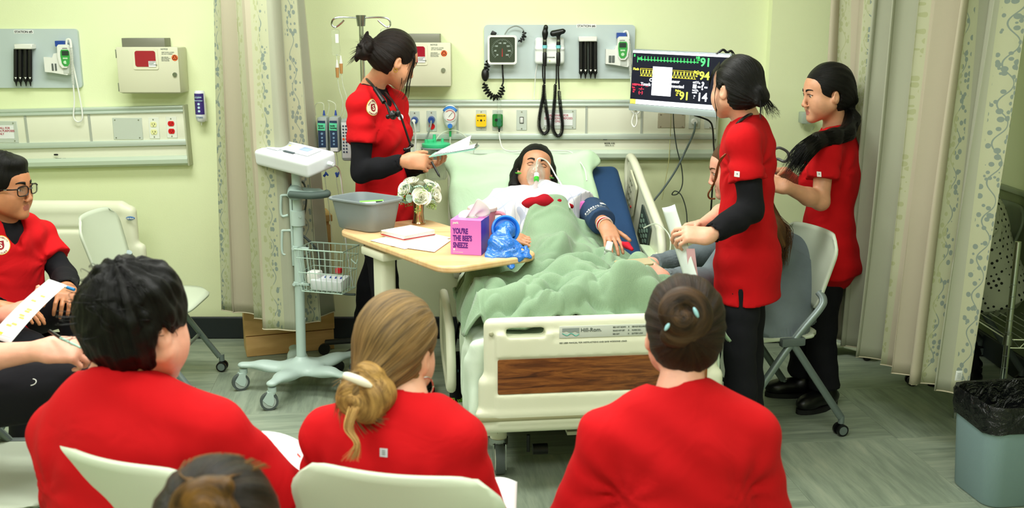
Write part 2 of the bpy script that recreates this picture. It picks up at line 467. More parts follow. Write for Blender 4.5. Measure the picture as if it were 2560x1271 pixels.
def lipmask(O, F, sc):
    def fn(P):
        l = (P - O) @ F / sc
        return ((np.abs(l[:, 0]) < .019 - .5 * np.abs(l[:, 2] + .063)) & (l[:, 1] > .080) & (l[:, 2] > -.0745) & (l[:, 2] < -.0535)).astype(int)
    return fn
def eyes_mesh(root, O, F, sc=1.0, look=(0, 1, -.1)):
    for x in (-1, 1):
        mb = MB(); c = O + F @ (np.array((x * .031, .0785, .0088)) * sc); Z = frame(F @ nrm(look))
        prof = [(math.sin(a), -math.cos(a)) for a in np.linspace(0, PI * .83, 10)]
        mb.lathe([(r * .0125 * sc, z * .0125 * sc) for r, z in prof], c, 14, Z); mb.m = 1
        prof = [(math.sin(a), -math.cos(a)) for a in np.linspace(PI * .83, PI, 4)]
        mb.lathe([(r * .0127 * sc, z * .0127 * sc) for r, z in prof], c, 14, Z)
        mb.obj('eye', [EYEW, IRIS], root, True)
def brows(root, S, O, F, sc, m, wdt=.0045):
    for x in (-1, 1):
        mb = MB()
        def fn(u, v):
            xx = x * (.014 + .032 * u); z = .029 + .008 * math.sin(u * 2.3) - .004 * u
            return (xx * sc, (z + (v - .5) * wdt * 2 * (1 - .75 * u)) * sc, 0)
        mb.grid(fn, 10, 2); mb = decal(S, mb, O, -F[:, 0], F[:, 2], .0012)
        o = mb.obj('eyebrow', m, root, True, solid=.002)
        mb = MB(); mb.grid(lambda u, v: (x * (.018 + .028 * u) * sc, (.0135 + .0042 * math.sin(PI * min(1, u * 1.1)) - .003 * u + (v - .5) * .0022) * sc, 0), 8, 1); decal(S, mb, O, -F[:, 0], F[:, 2], .0012).obj('eyelashes', m, root, True, solid=.0012)
def hand(S, W, fwd, back, thumb=1, sc=.95, curl=((20, 25, 15),) * 4, th=(.75, .6, -.35), spread=.10, thc=25):
    """wrist W, fingers along fwd, back of the hand towards back, thumb=+1/-1 picks the side"""
    y = nrm(fwd); z = np.array(back, float); z = nrm(z - y * z.dot(y)); x = np.cross(y, z) * thumb
    F = np.stack([x, y, z], 1); S.at(W, F, sc)
    S.ell((0, .0, 0), (.026, .03, .018), .02)
    S.box((.002, .046, 0), (.037, .042, .0125), .012, .02); S.ell((.022, .03, -.010), (.018, .032, .013), .015)
    S.cone((0, .01, 0), (0, .05, -.002), .024, .026, .02, ratio=.6)
    for i, (bx, ln) in enumerate(((.029, 1.0), (.0095, 1.1), (-.0105, 1.02), (-.029, .82))):
        p = np.array((bx, .083 - .004 * abs(i - 1), .001)); ang = 0; sp = (1.3 - i) * spread
        c = curl[i]; r = .0088 if i < 3 else .0076
        for k, seg in enumerate((.040, .025, .020)):
            ang += math.radians(c[k]); d = np.array((math.sin(sp) * math.cos(ang), math.cos(sp) * math.cos(ang), -math.sin(ang)))
            q = p + d * seg * ln; S.cone(p, q, r, r * .93, .0025 if k else .008); p = q; r *= .93
    p = np.array((.026, .016, -.006)); d = nrm(th); r = .0115; ax = nrm(np.cross(d, (0, 0, -1)) + np.array((0, 0, .001)))
    for k, seg in enumerate((.036, .031, .024)):
        if k: a = math.radians(thc); d = nrm(d * math.cos(a) + np.array((-.35, .55, -.5)) * math.sin(a))
        q = p + d * seg; S.cone(p, q, r, r * .9, .008 if k == 0 else .003); p = q; r *= .9
    S.at((0, 0, 0)); return F

def hair_cap(O, F, sc, t=.012, axis=(0, -1, -.1), face=(.084, .070, .098), fc=(0, .090, -.028), nape=-.078, grooves=.0016, gf=22, seed=1.0, ears=True):
    """scalp hair as one volume; axis = where the strands run to (head space)"""
    H = SDF(); H.at(O, F, sc); H.O = O; H.HF = F; H.sc0 = sc
    H.ell((0, -.014, .040), (.073 + t, .092 + t, .086 + t), .02)
    H.ell((0, -.030, -.010), (.062 + t * .8, .058 + t, .070), .03)
    H.ell(fc, face, .010, 's')
    for x in (-1, 1):
        H.ell((x * .085, .042, -.050), (.034, .050, .058), .012, 's')
        if ears: H.ell((x * .080, -.004, -.010), (.018, .021, .034), .008, 's')
    H.ell((0, -.02, nape - .06), (.10, .12, .065), .012, 's')
    H.at((0, 0, 0))
    A = frame(F @ nrm(axis)); H.A = A
    def flow(P):
        l = (P - O) @ A / sc; r = np.hypot(l[:, 0], l[:, 1]) + 1e-6
        th = np.arctan2(r, l[:, 2]); q = np.minimum(1, r / .03)
        return np.stack([l[:, 0] / r, l[:, 1] / r, th * 1.0 + seed * 5], 1)
    H.flow = flow
    def gr(P):
        f = flow(P); a = f[:, 0] * gf; b = f[:, 1] * gf; c = f[:, 2] * 2.2
        m_ = np.clip((.055 - ((P - O) @ F)[:, 1] / sc) / .03, .15, 1)
        return m_ * grooves * sc * (np.sin(a + 1.3 * np.sin(b * .8 + c)) * .6 + np.sin(b * 1.35 + 1.1 * np.sin(a * .6 + c * 1.3)) * .6 + .5 * np.sin(a * 2.7 + c) * np.sin(b * 2.3))
    H.disp.append(gr); return H
def strands(root, pathfn, n, m, r=.0006, seg=9, name='loose_strands', seed=3):
    """fine tubes of hair joined as one part"""
    rr = random.Random(seed); vs = []; fs = []; at_ = []; o0 = 0
    for i in range(n):
        P = np.array(pathfn(rr, i)); k = len(P); t = np.gradient(P, axis=0); t /= np.linalg.norm(t, axis=1)[:, None] + 1e-9
        a = np.cross(t, (.31, .52, .79)); a /= np.linalg.norm(a, axis=1)[:, None] + 1e-9; b = np.cross(t, a)
        rad = (r * (1.15 - .9 * (np.arange(k) / (k - 1)) ** 2))[:, None]
        vs.append(np.stack([P + rad * (a * math.cos(g) + b * math.sin(g)) for g in (0, 2.094, 4.189)], 1).reshape(-1, 3))
        j = np.arange(k - 1)[:, None] * 3
        for e in range(3): f = (e + 1) % 3; fs.append(np.hstack([j + e, j + f, j + 3 + f, j + 3 + e]) + o0)
        at_.append(np.tile((rr.random(), rr.random(), rr.random()), (3 * k, 1))); o0 += 3 * k
    V = np.concatenate(vs); F_ = np.concatenate(fs); me = bpy.data.meshes.new(name)
    me.vertices.add(len(V)); me.vertices.foreach_set('co', V.astype(np.float32).ravel()); me.loops.add(len(F_) * 4); me.loops.foreach_set('vertex_index', F_.astype(np.int32).ravel())
    me.polygons.add(len(F_)); me.polygons.foreach_set('loop_start', np.arange(0, len(F_) * 4, 4, dtype=np.int32)); me.update(calc_edges=True); me.polygons.foreach_set('use_smooth', np.ones(len(F_), bool))
    at = me.attributes.new('flow', 'FLOAT_VECTOR', 'POINT'); at.data.foreach_set('vector', np.concatenate(at_).astype(np.float32).ravel())
    o = link(name, me, m, root, True); o['kind'] = 'stuff'; return o

def tframe(J):
    P = (J['HL'] + J['HR']) / 2; z = nrm(J['N'] - P); x = J['SR'] - J['SL']; x = nrm(x - z * x.dot(z)); return P, np.stack([x, np.cross(z, x), z], 1), np.linalg.norm(J['N'] - P)
def torso(S, J, e=0, female=True, wscale=1.0, trap=.05, bust=1):
    P, F, L = tframe(J); q = L / .52; S.at(P, F, 1.0)
    S.ell((0, -.008, .0), (.160 * wscale + e, .108 + e, .12 + e), .03)
    S.ell((0, .002, .20 * q), ((.122 if female else .14) * wscale + e, .088 * wscale + e, .17 + e), .06)
    S.ell((0, -.004, .35 * q), ((.142 if female else .165) * wscale + e, .102 * wscale + e, .165 + e), .05)
    if female and bust:
        for x in (-1, 1): S.ell((x * .062, .082, .335 * q), (.056 + e, .048 + e, .056 + e), .04)
    S.at((0, 0, 0)); C = J['N'] - F[:, 2] * .05
    for s_ in ('SL', 'SR'):
        S.cone(C - F[:, 2] * .03, J[s_], .070 + e, .050 + e, .05, ratio=1)
        S.cone(J['N'] - F[:, 2] * .008, J[s_] + F[:, 2] * .012, trap + e, .038 + e, .04)
def dirto(a, b): return nrm(np.array(b) - np.array(a))
def body(root, J, O, HF, sc, skin, hands, female=True, h=.0042, arm=1.0, closed=False, extra=None, bare=(), eyes=True, lips=True):
    S = SDF(); head_sdf(S, O, HF, sc, female, True, closed)
    P, F, L = tframe(J); nr = .047 if female else .056
    S.cone(O + HF @ (np.array((0, -.022, -.035)) * sc), J['N'] + F[:, 2] * .02, nr, nr * 1.03, .03); S.cone(J['N'] + F[:, 2] * .02, J['N'] - F[:, 2] * .05, nr * 1.05, .06, .03)
    S.ell(J['N'] - F[:, 2] * .12 + F[:, 1] * .01, (.12, .08, .10), .04, R=F)
    for s_ in 'LR':
        if 'W' + s_ not in J: continue
        Sh, E, W = J['S' + s_], J['E' + s_], J['W' + s_]
        S.cone(J['N'] - F[:, 2] * .07, Sh, .05, .042, .04); S.cone(Sh, E, .044 * arm, .036 * arm, .02)
        M = E + (W - E) * .35; S.cone(E, M, .036 * arm, .038 * arm, .02); S.cone(M, W, .038 * arm, .024 * arm, .02)
        if s_ in hands: hand(S, W, **hands[s_])
    if extra: extra(S)
    o = S.obj('body', skin, h, root, lipmask(O, HF, sc) if lips else None); return S, o
def sleeves(root, J, mt, name='undershirt', e=.008, h=.009, cuff=.0, arm=1.0, sides='LR', collar=True, female=True, bust=1):
    S = SDF(); P, F, L = tframe(J)
    if collar: torso(S, J, .002, female, .92, .046, bust); S.cone(J['N'] + F[:, 2] * .02, J['N'] - F[:, 2] * .03, .055, .06, .02)
    for s_ in sides:
        if 'W' + s_ not in J: continue
        Sh, E, W = J['S' + s_], J['E' + s_], J['W' + s_]; W2 = E + (W - E) * (1 - cuff)
        S.cone(Sh, E, .046 * arm + e, .038 * arm + e, .03); M = E + (W2 - E) * .4
        S.cone(E, M, .038 * arm + e, .040 * arm + e, .02); S.flat(M, W2, .040 * arm + e, .028 * arm + e, .02); S.cone(W2 + (W - E) * -.04, W2 + (W - E) * .08, .026 * arm + e * .6, .024 * arm + e * .6, .003, 's')
    S.disp.append(lambda p: .003 * wn(p, 26, 2) + .0016 * np.sin(p @ np.array((40, 25, 75)) + 3 * wn(p, 9)))
    return S, S.obj(name, mt, h, root)
def scrub(root, J, female=True, e=.018, wscale=1.0, hem=.13, sl=.62, mt=None, h=.0088, vneck=True, seated=False, arm=1.0, name='scrub_top', wr=1.0, seed=0, flare=.02, extra=None, sides='LR', neckr=.060, trap=.05, bust=1):
    mt = mt or SCRUB; S = SDF(); P, F, L = tframe(J); torso(S, J, e, female, wscale, trap, bust)
    S.at(P, F)
    if not seated: S.flat((0, 0, .14), (0, -.004, -hem), .150 * wscale + e, .165 * wscale + e + flare, .05, ratio=.72)
    else: S.flat((0, 0, .12), (0, .0, -.04), .150 * wscale + e, .170 * wscale + e + flare, .05, ratio=.75)
    S.at((0, 0, 0))
    for s_ in sides:
        Sh, E = J['S' + s_], J['E' + s_]; D = E - Sh
        S.flat(Sh, Sh + D * sl, .050 * arm + e * .7, .060 * arm + e * .7, .014 if seated else .022)
    n = J['N'] + F[:, 2] * .012 
    if not vneck: S.cone(J['N'] - F[:, 2] * .07, J['N'] - F[:, 2] * .004, .085, .066, .03)
    S.cone(n + F[:, 1] * .014 - F[:, 2] * .02, n + F[:, 1] * .030 + F[:, 2] * .06, neckr - .006, neckr + .012, .020, 's')
    if vneck: S.cone(n + F[:, 1] * .03, n + F[:, 1] * .135 - F[:, 2] * .10, .052, .012, .008, 's'); S.cone(n + F[:, 1] * .08 - F[:, 2] * .01, n + F[:, 1] * .20 - F[:, 2] * .08, .050, .012, .008, 's')
    def wrk(p):
        l = (p - P) @ F
        d1 = np.sin(l[:, 2] * 62 + l[:, 0] * 30 + 2.6 * wn(p, 7, seed)) * np.clip(.5 + wn(p, 5, seed + 3), 0, 1)
        d2 = np.sin(l[:, 0] * 58 - l[:, 2] * 18 + 2.2 * wn(p, 6, seed + 5)) * np.clip(.3 - wn(p, 4, seed + 1), 0, 1)
        r = .0034 * d1 + .003 * d2 + .004 * wn(p, 11, seed)
        for s_ in sides:                                # creases fanning out of the armpits
            A = J['S' + s_] - F[:, 2] * .10 - F[:, 0] * (.03 if s_ == 'R' else -.03); v = (p - A) @ F; di = np.sqrt((v * v).sum(1)); r = r + .0062 * np.sin(np.arctan2(v[:, 2], v[:, 0]) * 8 + 2 * wn(p, 9, seed)) * np.exp(-(di / .13) ** 2) * np.clip(di / .03, 0, 1)
        return wr * r
    S.disp.append(wrk)
    if extra: extra(S, P, F)
    return S, S.obj(name, mt, h, root)
def trousers(root, J, mt=None, e=.014, h=.014, female=True, seated=False, name='trousers', flare=.012, seed=1, wide=1.0):
    S = SDF(); mt = mt or BLACKP; P, F, L = tframe(J); S.at(P, F)
    S.ell((0, -.012, .0), ((.125 + e) * wide, (.092 + e) * wide, .10), .04); S.at((0, 0, 0))
    for s_ in 'LR':
        H, K, A = J['H' + s_], J['K' + s_], J['A' + s_]
        S.cone(H, K, .074 * wide + e, .056 * wide + e, .03); S.cone(K, K + (A - K) * .4, .056 * wide + e, .054 * wide + e, .02); S.flat(K + (A - K) * .4, A, .054 * wide + e, .046 * wide + e + flare, .02)
    S.disp.append(lambda p: .004 * wn(p, 13, seed) + .0025 * np.sin(p[:, 2] * 55 + 3 * wn(p, 8, seed)))
    return S, S.obj(name, mt, h, root)
def shoe(root, A, d, mt, sole, ln=.25, h=.009, chunky=1.0, z0=0.0):
    d = nrm((d[0], d[1], 0)); F = hframe(d); S = SDF().at((A[0], A[1], z0), F)
    S.ell((0, .04, .045), (.045, .13 * ln / .25, .045), .02); S.cone((0, -.02, .05), (0, -.015, .11), .042, .042, .03); S.ell((0, .115, .04), (.044, .055, .036), .02)
    S.cut((0, 0, .018), (0, 0, -1)); S.obj('shoe', mt, h, root)
    mb = MB(); hw = .045 * chunky
    pts = [(math.cos(t) * hw * (1 if math.sin(t) > 0 else .85), .045 + math.sin(t) * .135) for t in np.linspace(0, 2 * PI, 20, endpoint=False)]
    mb.prism(pts, .022, F, (A[0], A[1], z0 + .001)); mb.obj('sole', sole, root, True)
def lump(H, c, r, n, seed, sp=.6, k=.01):               # a cluster of overlapping lobes (a bun)
    rr = random.Random(seed)
    for i in range(n):
        a = 2 * PI * i / n + rr.random(); b = rr.uniform(-.6, .6)
        H.ell(np.array(c) + np.array((math.cos(a) * r * sp, b * r * .5, math.sin(a) * r * sp)), (r * .55, r * .5, r * .55), k)
def seal(root, S, c, u, v, r, txt=True):
    """round embroidered emblem laid on the cloth"""
    mc = mat('emblem_cream', '#F1E8CF', .8); mg = mat('emblem_gold', '#D9A93A', .8); mr = mat('emblem_maroon', '#8E1224', .8)
    for rad, m, li in ((r, mg, .0016), (r * .93, mc, .0024)):
        mb = MB(); mb.grid(lambda a, b: (math.cos(2 * PI * a) * rad * (b + .001), math.sin(2 * PI * a) * rad * (b + .001), 0), 24, 6, wrap=True)
        decal(S, mb, c, u, v, li).obj('emblem', m, root, True)
    mb = MB(); sh = [(-.34, .36), (.34, .36), (.36, 0), (.2, -.3), (0, -.5), (-.2, -.3), (-.36, 0)]
    N = 6
    def fn(a, b):
        y = .42 - .92 * b; hw = .38 if y > 0 else .38 * math.sqrt(max(0, 1 - (y / .5) ** 2)); return ((a * 2 - 1) * hw * r, y * r, 0)
    mb.grid(fn, 8, 10); decal(S, mb, c, u, v, .0032).obj('emblem_shield', mr, root, True)
    mb = MB(); text_into(mb, 'S', r * .78, (0, -r * .27, 0), np.eye(3), 'CENTER', 0.0006); decal(S, mb, c, u, v, .0040).obj('lettering', mc, root, True)
    if txt:
        mb = MB()
        for word, a0, st, up in (('STATE UNIVERSITY', 155, -8.9, 1), ('STANISLAUS', 222, 9.6, -1)):
            for i, ch in enumerate(word):
                a = math.radians(a0 + st * i); R = rotm(0, 0, a - PI / 2 if up > 0 else a + PI / 2)
                text_into(mb, ch, r * .22, (math.cos(a) * r * (.70 if up > 0 else .86), math.sin(a) * r * (.70 if up > 0 else .86), 0), R, 'CENTER')
        decal(S, mb, c, u, v, .0032).obj('lettering', mr, root, True)
def clothtag(root, S, c, u, v, w_=.014, h_=.018):
    mb = MB(); mb.grid(lambda a, b: ((a - .5) * w_, (b - .5) * h_, 0), 4, 4); decal(S, mb, c, u, v, .002).obj('sleeve_tag', WHITE, root, True)
    mb = MB(); 
    for q in ((-.0035, .001, .0035, .002), (-.001, -.002, .001, .0045)): mb.grid(lambda a, b: (q[0] + (q[2] - q[0]) * a, q[1] + (q[3] - q[1]) * b, 0), 2, 2)
    decal(S, mb, c, u, v, .0032).obj('tag_mark', mat('tag_grey', '#6E7470', .7), root, True)
def stethoscope(label, neckpts, endpts, tail, m=None):
    m = m or mat('steth_black', '#0A0B0C', .38)
    t = thing('stethoscope', label, 'stethoscope', neckpts[len(neckpts) // 2])
    MB().tube(spline(neckpts, 10), .0062, 8).obj('tubing', m, t, True)
    for e in endpts: MB().tube(spline(e, 8), .0028, 8).obj('ear_tube', mat('steel', '#9EA3A0', .25, 1), t, True); MB().ball(e[-1], .006).obj('ear_tip', m, t, True)
    if tail is not None:
        mb = MB(); F = frame(tail[1]); mb.lathe([(0, 0), (.012, 0), (.021, .003), (.022, .008), (.012, .014), (.006, .022), (0, .022)], tail[0], 20, F); mb.obj('chest_piece', mat('steel', '#9EA3A0', .25, 1), t, True)
    return t
# ------------------------------------------------------------------ the people
SK_TAN = skin_mat('skin_tan', '#C98F6C', '#A85A4C'); SK_FAIR = skin_mat('skin_fair', '#DDA78B', '#BE7068')
SK_MED = skin_mat('skin_medium', '#CC9574', '#B0645A'); SK_PINK = skin_mat('skin_rosy', '#E0A48C', '#C27468')
H_BLACK = hair_mat('hair_black', '#030303', '#0E0C09', .42); H_DKBR = hair_mat('hair_dark_brown', '#070403', '#1E130E', .45)
H_BROWN = hair_mat('hair_brown', '#2A1A0E', '#6B4A2A'); H_BLOND = hair_mat('hair_blonde', '#3F3220', '#98794C', .5)
SHOEB = mat('shoe_black', '#0A0A0B', .35); SOLEB = mat('sole_black', '#101011', .7)
A3 = lambda *a: np.array(a, float)
def addf(J, s_, *pts):
    for k, p in zip('EW', pts): J[k + s_] = p

# ------------------------------------------------------------------ the room
YW = 5.65
def struct(name, o): o.name = name; o['kind'] = 'structure'; return o
WALL = NT('wall_paint'); _c = WALL.co(); WALL.b.inputs['Roughness'].default_value = .75; WALL.b.inputs['Specular IOR Level'].default_value = .25
WALL.l(WALL.ramp(WALL.noise(_c, 1.2, 3), [(.3, '#E6EFC0'), (.7, '#EAF2C8')]), WALL.b.inputs['Base Color']); WALL.bump(WALL.noise(_c, 160, 3), .15, .003); WALLM = WALL.m
def wallbox(name, c, h, m=None): mb = MB(); mb.box(c, h); return struct(name, mb.obj(name, m or WALLM))
wallbox('wall_back', (-1.565, YW + .1, 1.4), (2.935, .1, 1.4))
wallbox('wall_pilaster', (1.555, YW + .06, 1.4), (.185, .14, 1.4))
wallbox('wall_back_right', (2.25, 6.0, 1.4), (.51, .1, 1.4))  # recess added in depth so this stretch of wall falls into shade
wallbox('wall_right', (2.66, 3.0, 1.4), (.1, 3.2, 1.4))
wallbox('wall_left', (-4.6, 2.4, 1.4), (.1, 3.5, 1.4))
wallbox('wall_front', (-.9, -1.2, 1.4), (3.8, .1, 1.4))
q = mat('ceiling_tile', '#D8DAD0', .9, bump=.3, bscale=90)
wallbox('ceiling', (-.9, 2.4, 2.85), (3.8, 3.7, .05), q)
BB = mat('baseboard_vinyl', '#20262A', .45)
def base(name, c, h): mb = MB(); mb.box(c, h, .006, seg=1); struct(name, mb.obj(name, BB))
base('baseboard_back', (-1.565, YW - .008, .064), (2.93, .008, .064)); base('baseboard_pilaster', (1.555, YW - .088, .064), (.185, .008, .064))
base('baseboard_back_right', (2.25, 5.892, .064), (.51, .008, .064)); base('baseboard_right', (2.552, 2.9, .064), (.008, 3.0, .064))
mb = MB(); mb.box((2.545, 2.9, .93), (.014, 3.0, .012), .004); struct('trim_1', mb.obj('trim_1', mat('trim_grey', '#9AA58A', .5)))
wains = mat('wainscot_green', '#7E8A5E', .6); mb = MB(); mb.box((2.556, 2.9, .53), (.004, 3.0, .40)); struct('wall_right_panel', mb.obj('wall_right_panel', wains))
# floor: square vinyl tiles, grain turned from one to the next
fm = mat('floor_bed', '#5E675C', .6); mb = MB(); mb.box((-.9, 2.4, -.05), (3.8, 3.7, .047)); floor = struct('floor', mb.obj('floor', fm))
def tilemat(nm, rot):
    q = NT(nm); tc = q.n('ShaderNodeTexCoord'); mp = q.n('ShaderNodeMapping'); mp.inputs['Scale'].default_value = (1.0, 9, 1) if not rot else (9, 1.0, 1)
    oi = q.n('ShaderNodeObjectInfo'); ad = q.n('ShaderNodeVectorMath', operation='ADD'); sc = q.n('ShaderNodeVectorMath', operation='SCALE'); sc.inputs['Scale'].default_value = 1.0
    q.l(tc.outputs['Object'], mp.inputs[0]); cb = q.n('ShaderNodeCombineXYZ'); m1 = q.mathn('MULTIPLY', oi.outputs['Random'], 40); q.l(m1, cb.inputs[2]); q.l(mp.outputs[0], ad.inputs[0]); q.l(cb.outputs[0], ad.inputs[1])
    f = q.noise(ad.outputs[0], 1.6, 6, .62, .8); f2 = q.noise(ad.outputs[0], 6, 4, .6, .3)
    mx = q.mathn('ADD', q.mathn('MULTIPLY', f, .65), q.mathn('MULTIPLY', f2, .35)); m2 = q.mathn('ADD', mx, q.mathn('MULTIPLY', q.mathn('SUBTRACT', oi.outputs['Random'], .5), .05))
    q.l(q.ramp(m2, [(.30, '#6E7A6C'), (.47, '#889482'), (.56, '#95A08D'), (.72, '#ABB29B')]), q.b.inputs['Base Color']); q.b.inputs['Roughness'].default_value = .48; q.b.inputs['Specular IOR Level'].default_value = .35
    q.bump(f2, .12, .003); return q.m
TM = [tilemat('floor_tile_a', 0), tilemat('floor_tile_b', 1)]; TS = .61; ra = math.radians(6.6)
mb = MB(); mb.box((0, 0, 0), (TS / 2 - .0008, TS / 2 - .0008, .0015), .0006, seg=1); tiles = []
for k in (0, 1): me = mb.mesh('floor_tile', False); me.materials.append(TM[k]); tiles.append(me)
for i in range(-12, 12):
    for j in range(-3, 14):
        x = math.cos(ra) * i * TS - math.sin(ra) * j * TS; y = math.sin(ra) * i * TS + math.cos(ra) * j * TS
        if y < 1.8 or y > YW - .42 or x < -3.6 or x > 2.2 or abs(x) > .62 * y + .9: continue
        o = bpy.data.objects.new('floor_tile', tiles[(i + j) % 2]); COL.objects.link(o); o.location = (x, y, -.0015); o.rotation_euler = (0, 0, ra); o.parent = floor
# plain strip of the same vinyl around the picked-out tiles
mb = MB(); mb.box((-.9, 2.4, -.0035), (3.8, 3.7, .0015)); o = mb.obj('floor_sheet', TM[0]); o.parent = floor
# door-less rear of the room stays plain; ceiling lamps
lm = mat('lamp_diffuser', '#FFFFFA', .5, emit=1.2); fmn = mat('lamp_frame', '#E8EAE6', .5)
for k, (x, y) in enumerate(((-1.7, 4.3), (.1, 4.2), (-1.5, 2.4), (.3, 2.4), (-1.5, .5), (.6, .5))):
    t = thing('ceiling_light', ['flat ceiling light left of the bed foot', 'flat ceiling light right of the bed foot', 'flat ceiling light behind the front row at left', 'flat ceiling light behind the front row at right', 'flat ceiling light behind the camera at left', 'flat ceiling light behind the camera at right'][k], 'light', (x, y, 2.8))
    mb = MB(); mb.box((0, 0, -.012), (.62, .32, .012)); mb.obj('frame', fmn, t); mb = MB(); mb.box((0, 0, -.026), (.58, .28, .002)); mb.obj('diffuser', lm, t)

# ------------------------------------------------------------------ wall equipment
ALU = mat('satin_aluminium', '#C9D6CC', .38, .35); CREAM = mat('cream_laminate', '#E6E8D2', .5); PLATE = mat('plate_steel', '#C6CFC4', .45, .1); SCREW = mat('screw', '#A9ADA6', .3, .9)
BUMP = mat('bumper_green', '#C3D2BE', .45); BLK = mat('black_plastic', '#0C0D0E', .4); GREY = mat('grey_plastic', '#8F979A', .5); CLEAR = mat('clear_plastic', '#F4FAF6', .08, trans=.9, ior=1.2, alpha=.45); TUBE = mat('clear_tube', '#DCE6D0', .2, alpha=.6)
INKR = mat('ink_red', '#B24A5A', .6); INKB = mat('ink_black', '#15171A', .5); PAPER = mat('paper_white', '#E9ECEC', .7); BLUEP = mat('blue_plastic', '#25489A', .4)
EYE = np.eye(3); WF = np.array([[1, 0, 0], [0, 0, 1], [0, 1, 0]]).astype(float); WF[:, 2] = (0, -1, 0); WF = np.array([[1., 0, 0], [0, 0, -1], [0, 1, 0]])
# WF columns: x right, y up, z out of the wall towards the room
WF = np.stack([(1, 0, 0), (0, 0, 1), (0, -1, 0)], 1).astype(float)
def Wp(px, py, d=0): return U(px, py, YW - d)
def span(px0, py0, px1, py1, d): a, b = Wp(px0, py0, d), Wp(px1, py1, d); return (a + b) / 2, abs(b[0] - a[0]) / 2, abs(a[2] - b[2]) / 2
def slab(mb, px0, py0, px1, py1, d0, d1, bev=.002, r=None):
    c, hx, hz = span(px0, py0, px1, py1, d1)
    if r: mb.prism(rrect(2 * hx, 2 * hz, r, 5), d1 - d0, WF, (c[0], YW - d0, c[2]))
    else: mb.box((c[0], YW - (d0 + d1) / 2, c[2]), (hx, (d1 - d0) / 2, hz), bev, seg=1)
    return c, hx, hz
def MBx(c, h, b=.002): m = MB(); m.box(c, h, b); return m
def headwall(x0, x1, ytop, label, divs, tilt=0):
    a = Wp(x0, ytop); b = Wp(x1, ytop); L = b[0] - a[0]; t = thing('headwall', label, 'headwall', (b[0], YW, b[2]), rot=(0, tilt, 0))
    s = 1 / 457.
    def bx(z0, z1, d0, d1, bev=.003): m = MB(); m.box((-L / 2, -(d0 + d1) / 2, -(z0 + z1) / 2 * s), (L / 2, (d1 - d0) / 2, (z1 - z0) / 2 * s), bev); return m
    bx(4, 84, .0, .055).obj('panel', CREAM, t); m = bx(0, 7, .0, .062); m.box((-L / 2, -.030, -13 * s), (L / 2, .036, 3 * s), .003); m.box((-L / 2, -.03, -9 * s), (L / 2, .026, 3 * s)); m.obj('top_rail', ALU, t)
    bx(83, 97, .0, .066).obj('lower_rail', ALU, t); bx(97, 126, .0, .045).obj('lower_panel', CREAM, t)
    m = MB(); pr = [(-.0, -122 * s), (-.062, -124 * s), (-.072, -132 * s), (-.068, -142 * s), (-.05, -148 * s), (0, -148 * s)]
    m.prism([(y, z) for y, z in pr], L, np.stack([(0, 1, 0), (0, 0, 1), (1, 0, 0)], 1), (-L, 0, 0)); m.obj('bumper_rail', BUMP, t)
    for dx in divs: m = MB(); m.box((Wp(dx, 300)[0] - b[0], -.057, -49 * s), (.006, .002, 34 * s)); m.obj('divider', GREY if 0 else mat('divider_grey', '#A9B0A4', .5), t)
    [MBx((q, -.034, -74 * s), (.004, .036, 75 * s)).obj('end_cap', mat('endcap', '#B4B99B', .5), t) for q in (.004, -L - .004)]
    return t
hr = headwall(993, 1789, 248, 'long headwall rail unit above the occupied bed with hoses and outlets', (1145, 1464, 1601))
hl = headwall(-420, 466, 262, 'headwall rail unit at left behind the seated man with glasses', (75, 233), math.radians(-1.3))
for (t, px, py) in ((hr, 1513, 348), (hl, 140, 387)):
    mb = MB(); c = Wp(px, py, .049 if px > 500 else .058); mb.prism(rrect(.024, .009, .004), .0006, WF, c); text_into(mb, 'MODEL 4100', .010, c + A3(-.004, 0, -.026), WF, bold=.0001); text_into(mb, 'SERIAL 82 316', .008, c + A3(.0, 0, -.037), WF); o = mb.obj('maker_label', INKB, t, True)
def plate(name, label, x0, y0, x1, y1, d=.055, m=None, scr=True):
    c, hx, hz = span(x0, y0, x1, y1, d); t = thing(name, label, 'wall plate' if 'plate' in name else 'outlet', (c[0], YW - d, c[2]))
    mb = MB(); slab(mb, x0, y0, x1, y1, d, d + .004, .0015); mb.obj('cover_plate', m or PLATE, t, True)
    if scr:
        mb = MB()
        for z in (hz * .82, -hz * .82):
            for x in ((0,) if hx < .05 else (-hx * .8, hx * .8)): mb.cyl(c + A3(x, -.003, z), c + A3(x, -.0065, z), .0035, n=10)
        mb.obj('screw', SCREW, t, True)
    return t, c, hx, hz
def duplex(label, x0, y0, x1, y1, col):
    t, c, hx, hz = plate('power_outlet', label, x0, y0, x1, y1, m=mat('plate_white', '#E4E8DC', .4)); mc = mat('socket_' + col, dict(red='#D3121B', ivory='#E6E6A8')[col], .35)
    for s_ in (1, -1):
        mb = MB(); q = c + A3(0, -.004, s_ * hz * .36); mb.prism([(math.cos(a) * .0175, max(-.0135, min(.0135, math.sin(a) * .0175))) for a in np.linspace(0, 2 * PI, 24, endpoint=False)], .003, WF, q); mb.obj('receptacle', mc, t, True)
        mb = MB(); 
        for (x, z, w_, h) in ((-.006, .002, .001, .004), (.006, .002, .001, .0048), (.0085, .002, .0025, .001)): mb.box(q + A3(x, -.0033, z), (w_, .0006, h))
        mb.cyl(q + A3(0, -.002, -.008), q + A3(0, -.0038, -.008), .0025, n=8); mb.obj('slot', INKB, t, True)
    return t
duplex('ivory double power outlet beside the red one on the left headwall', 370, 294, 400, 347, 'ivory'); duplex('red double power outlet at the right end of the left headwall', 414, 292, 444, 345, 'red')
plate('blank_plate', 'wide blank steel plate on the left headwall', 280, 295, 358, 349)
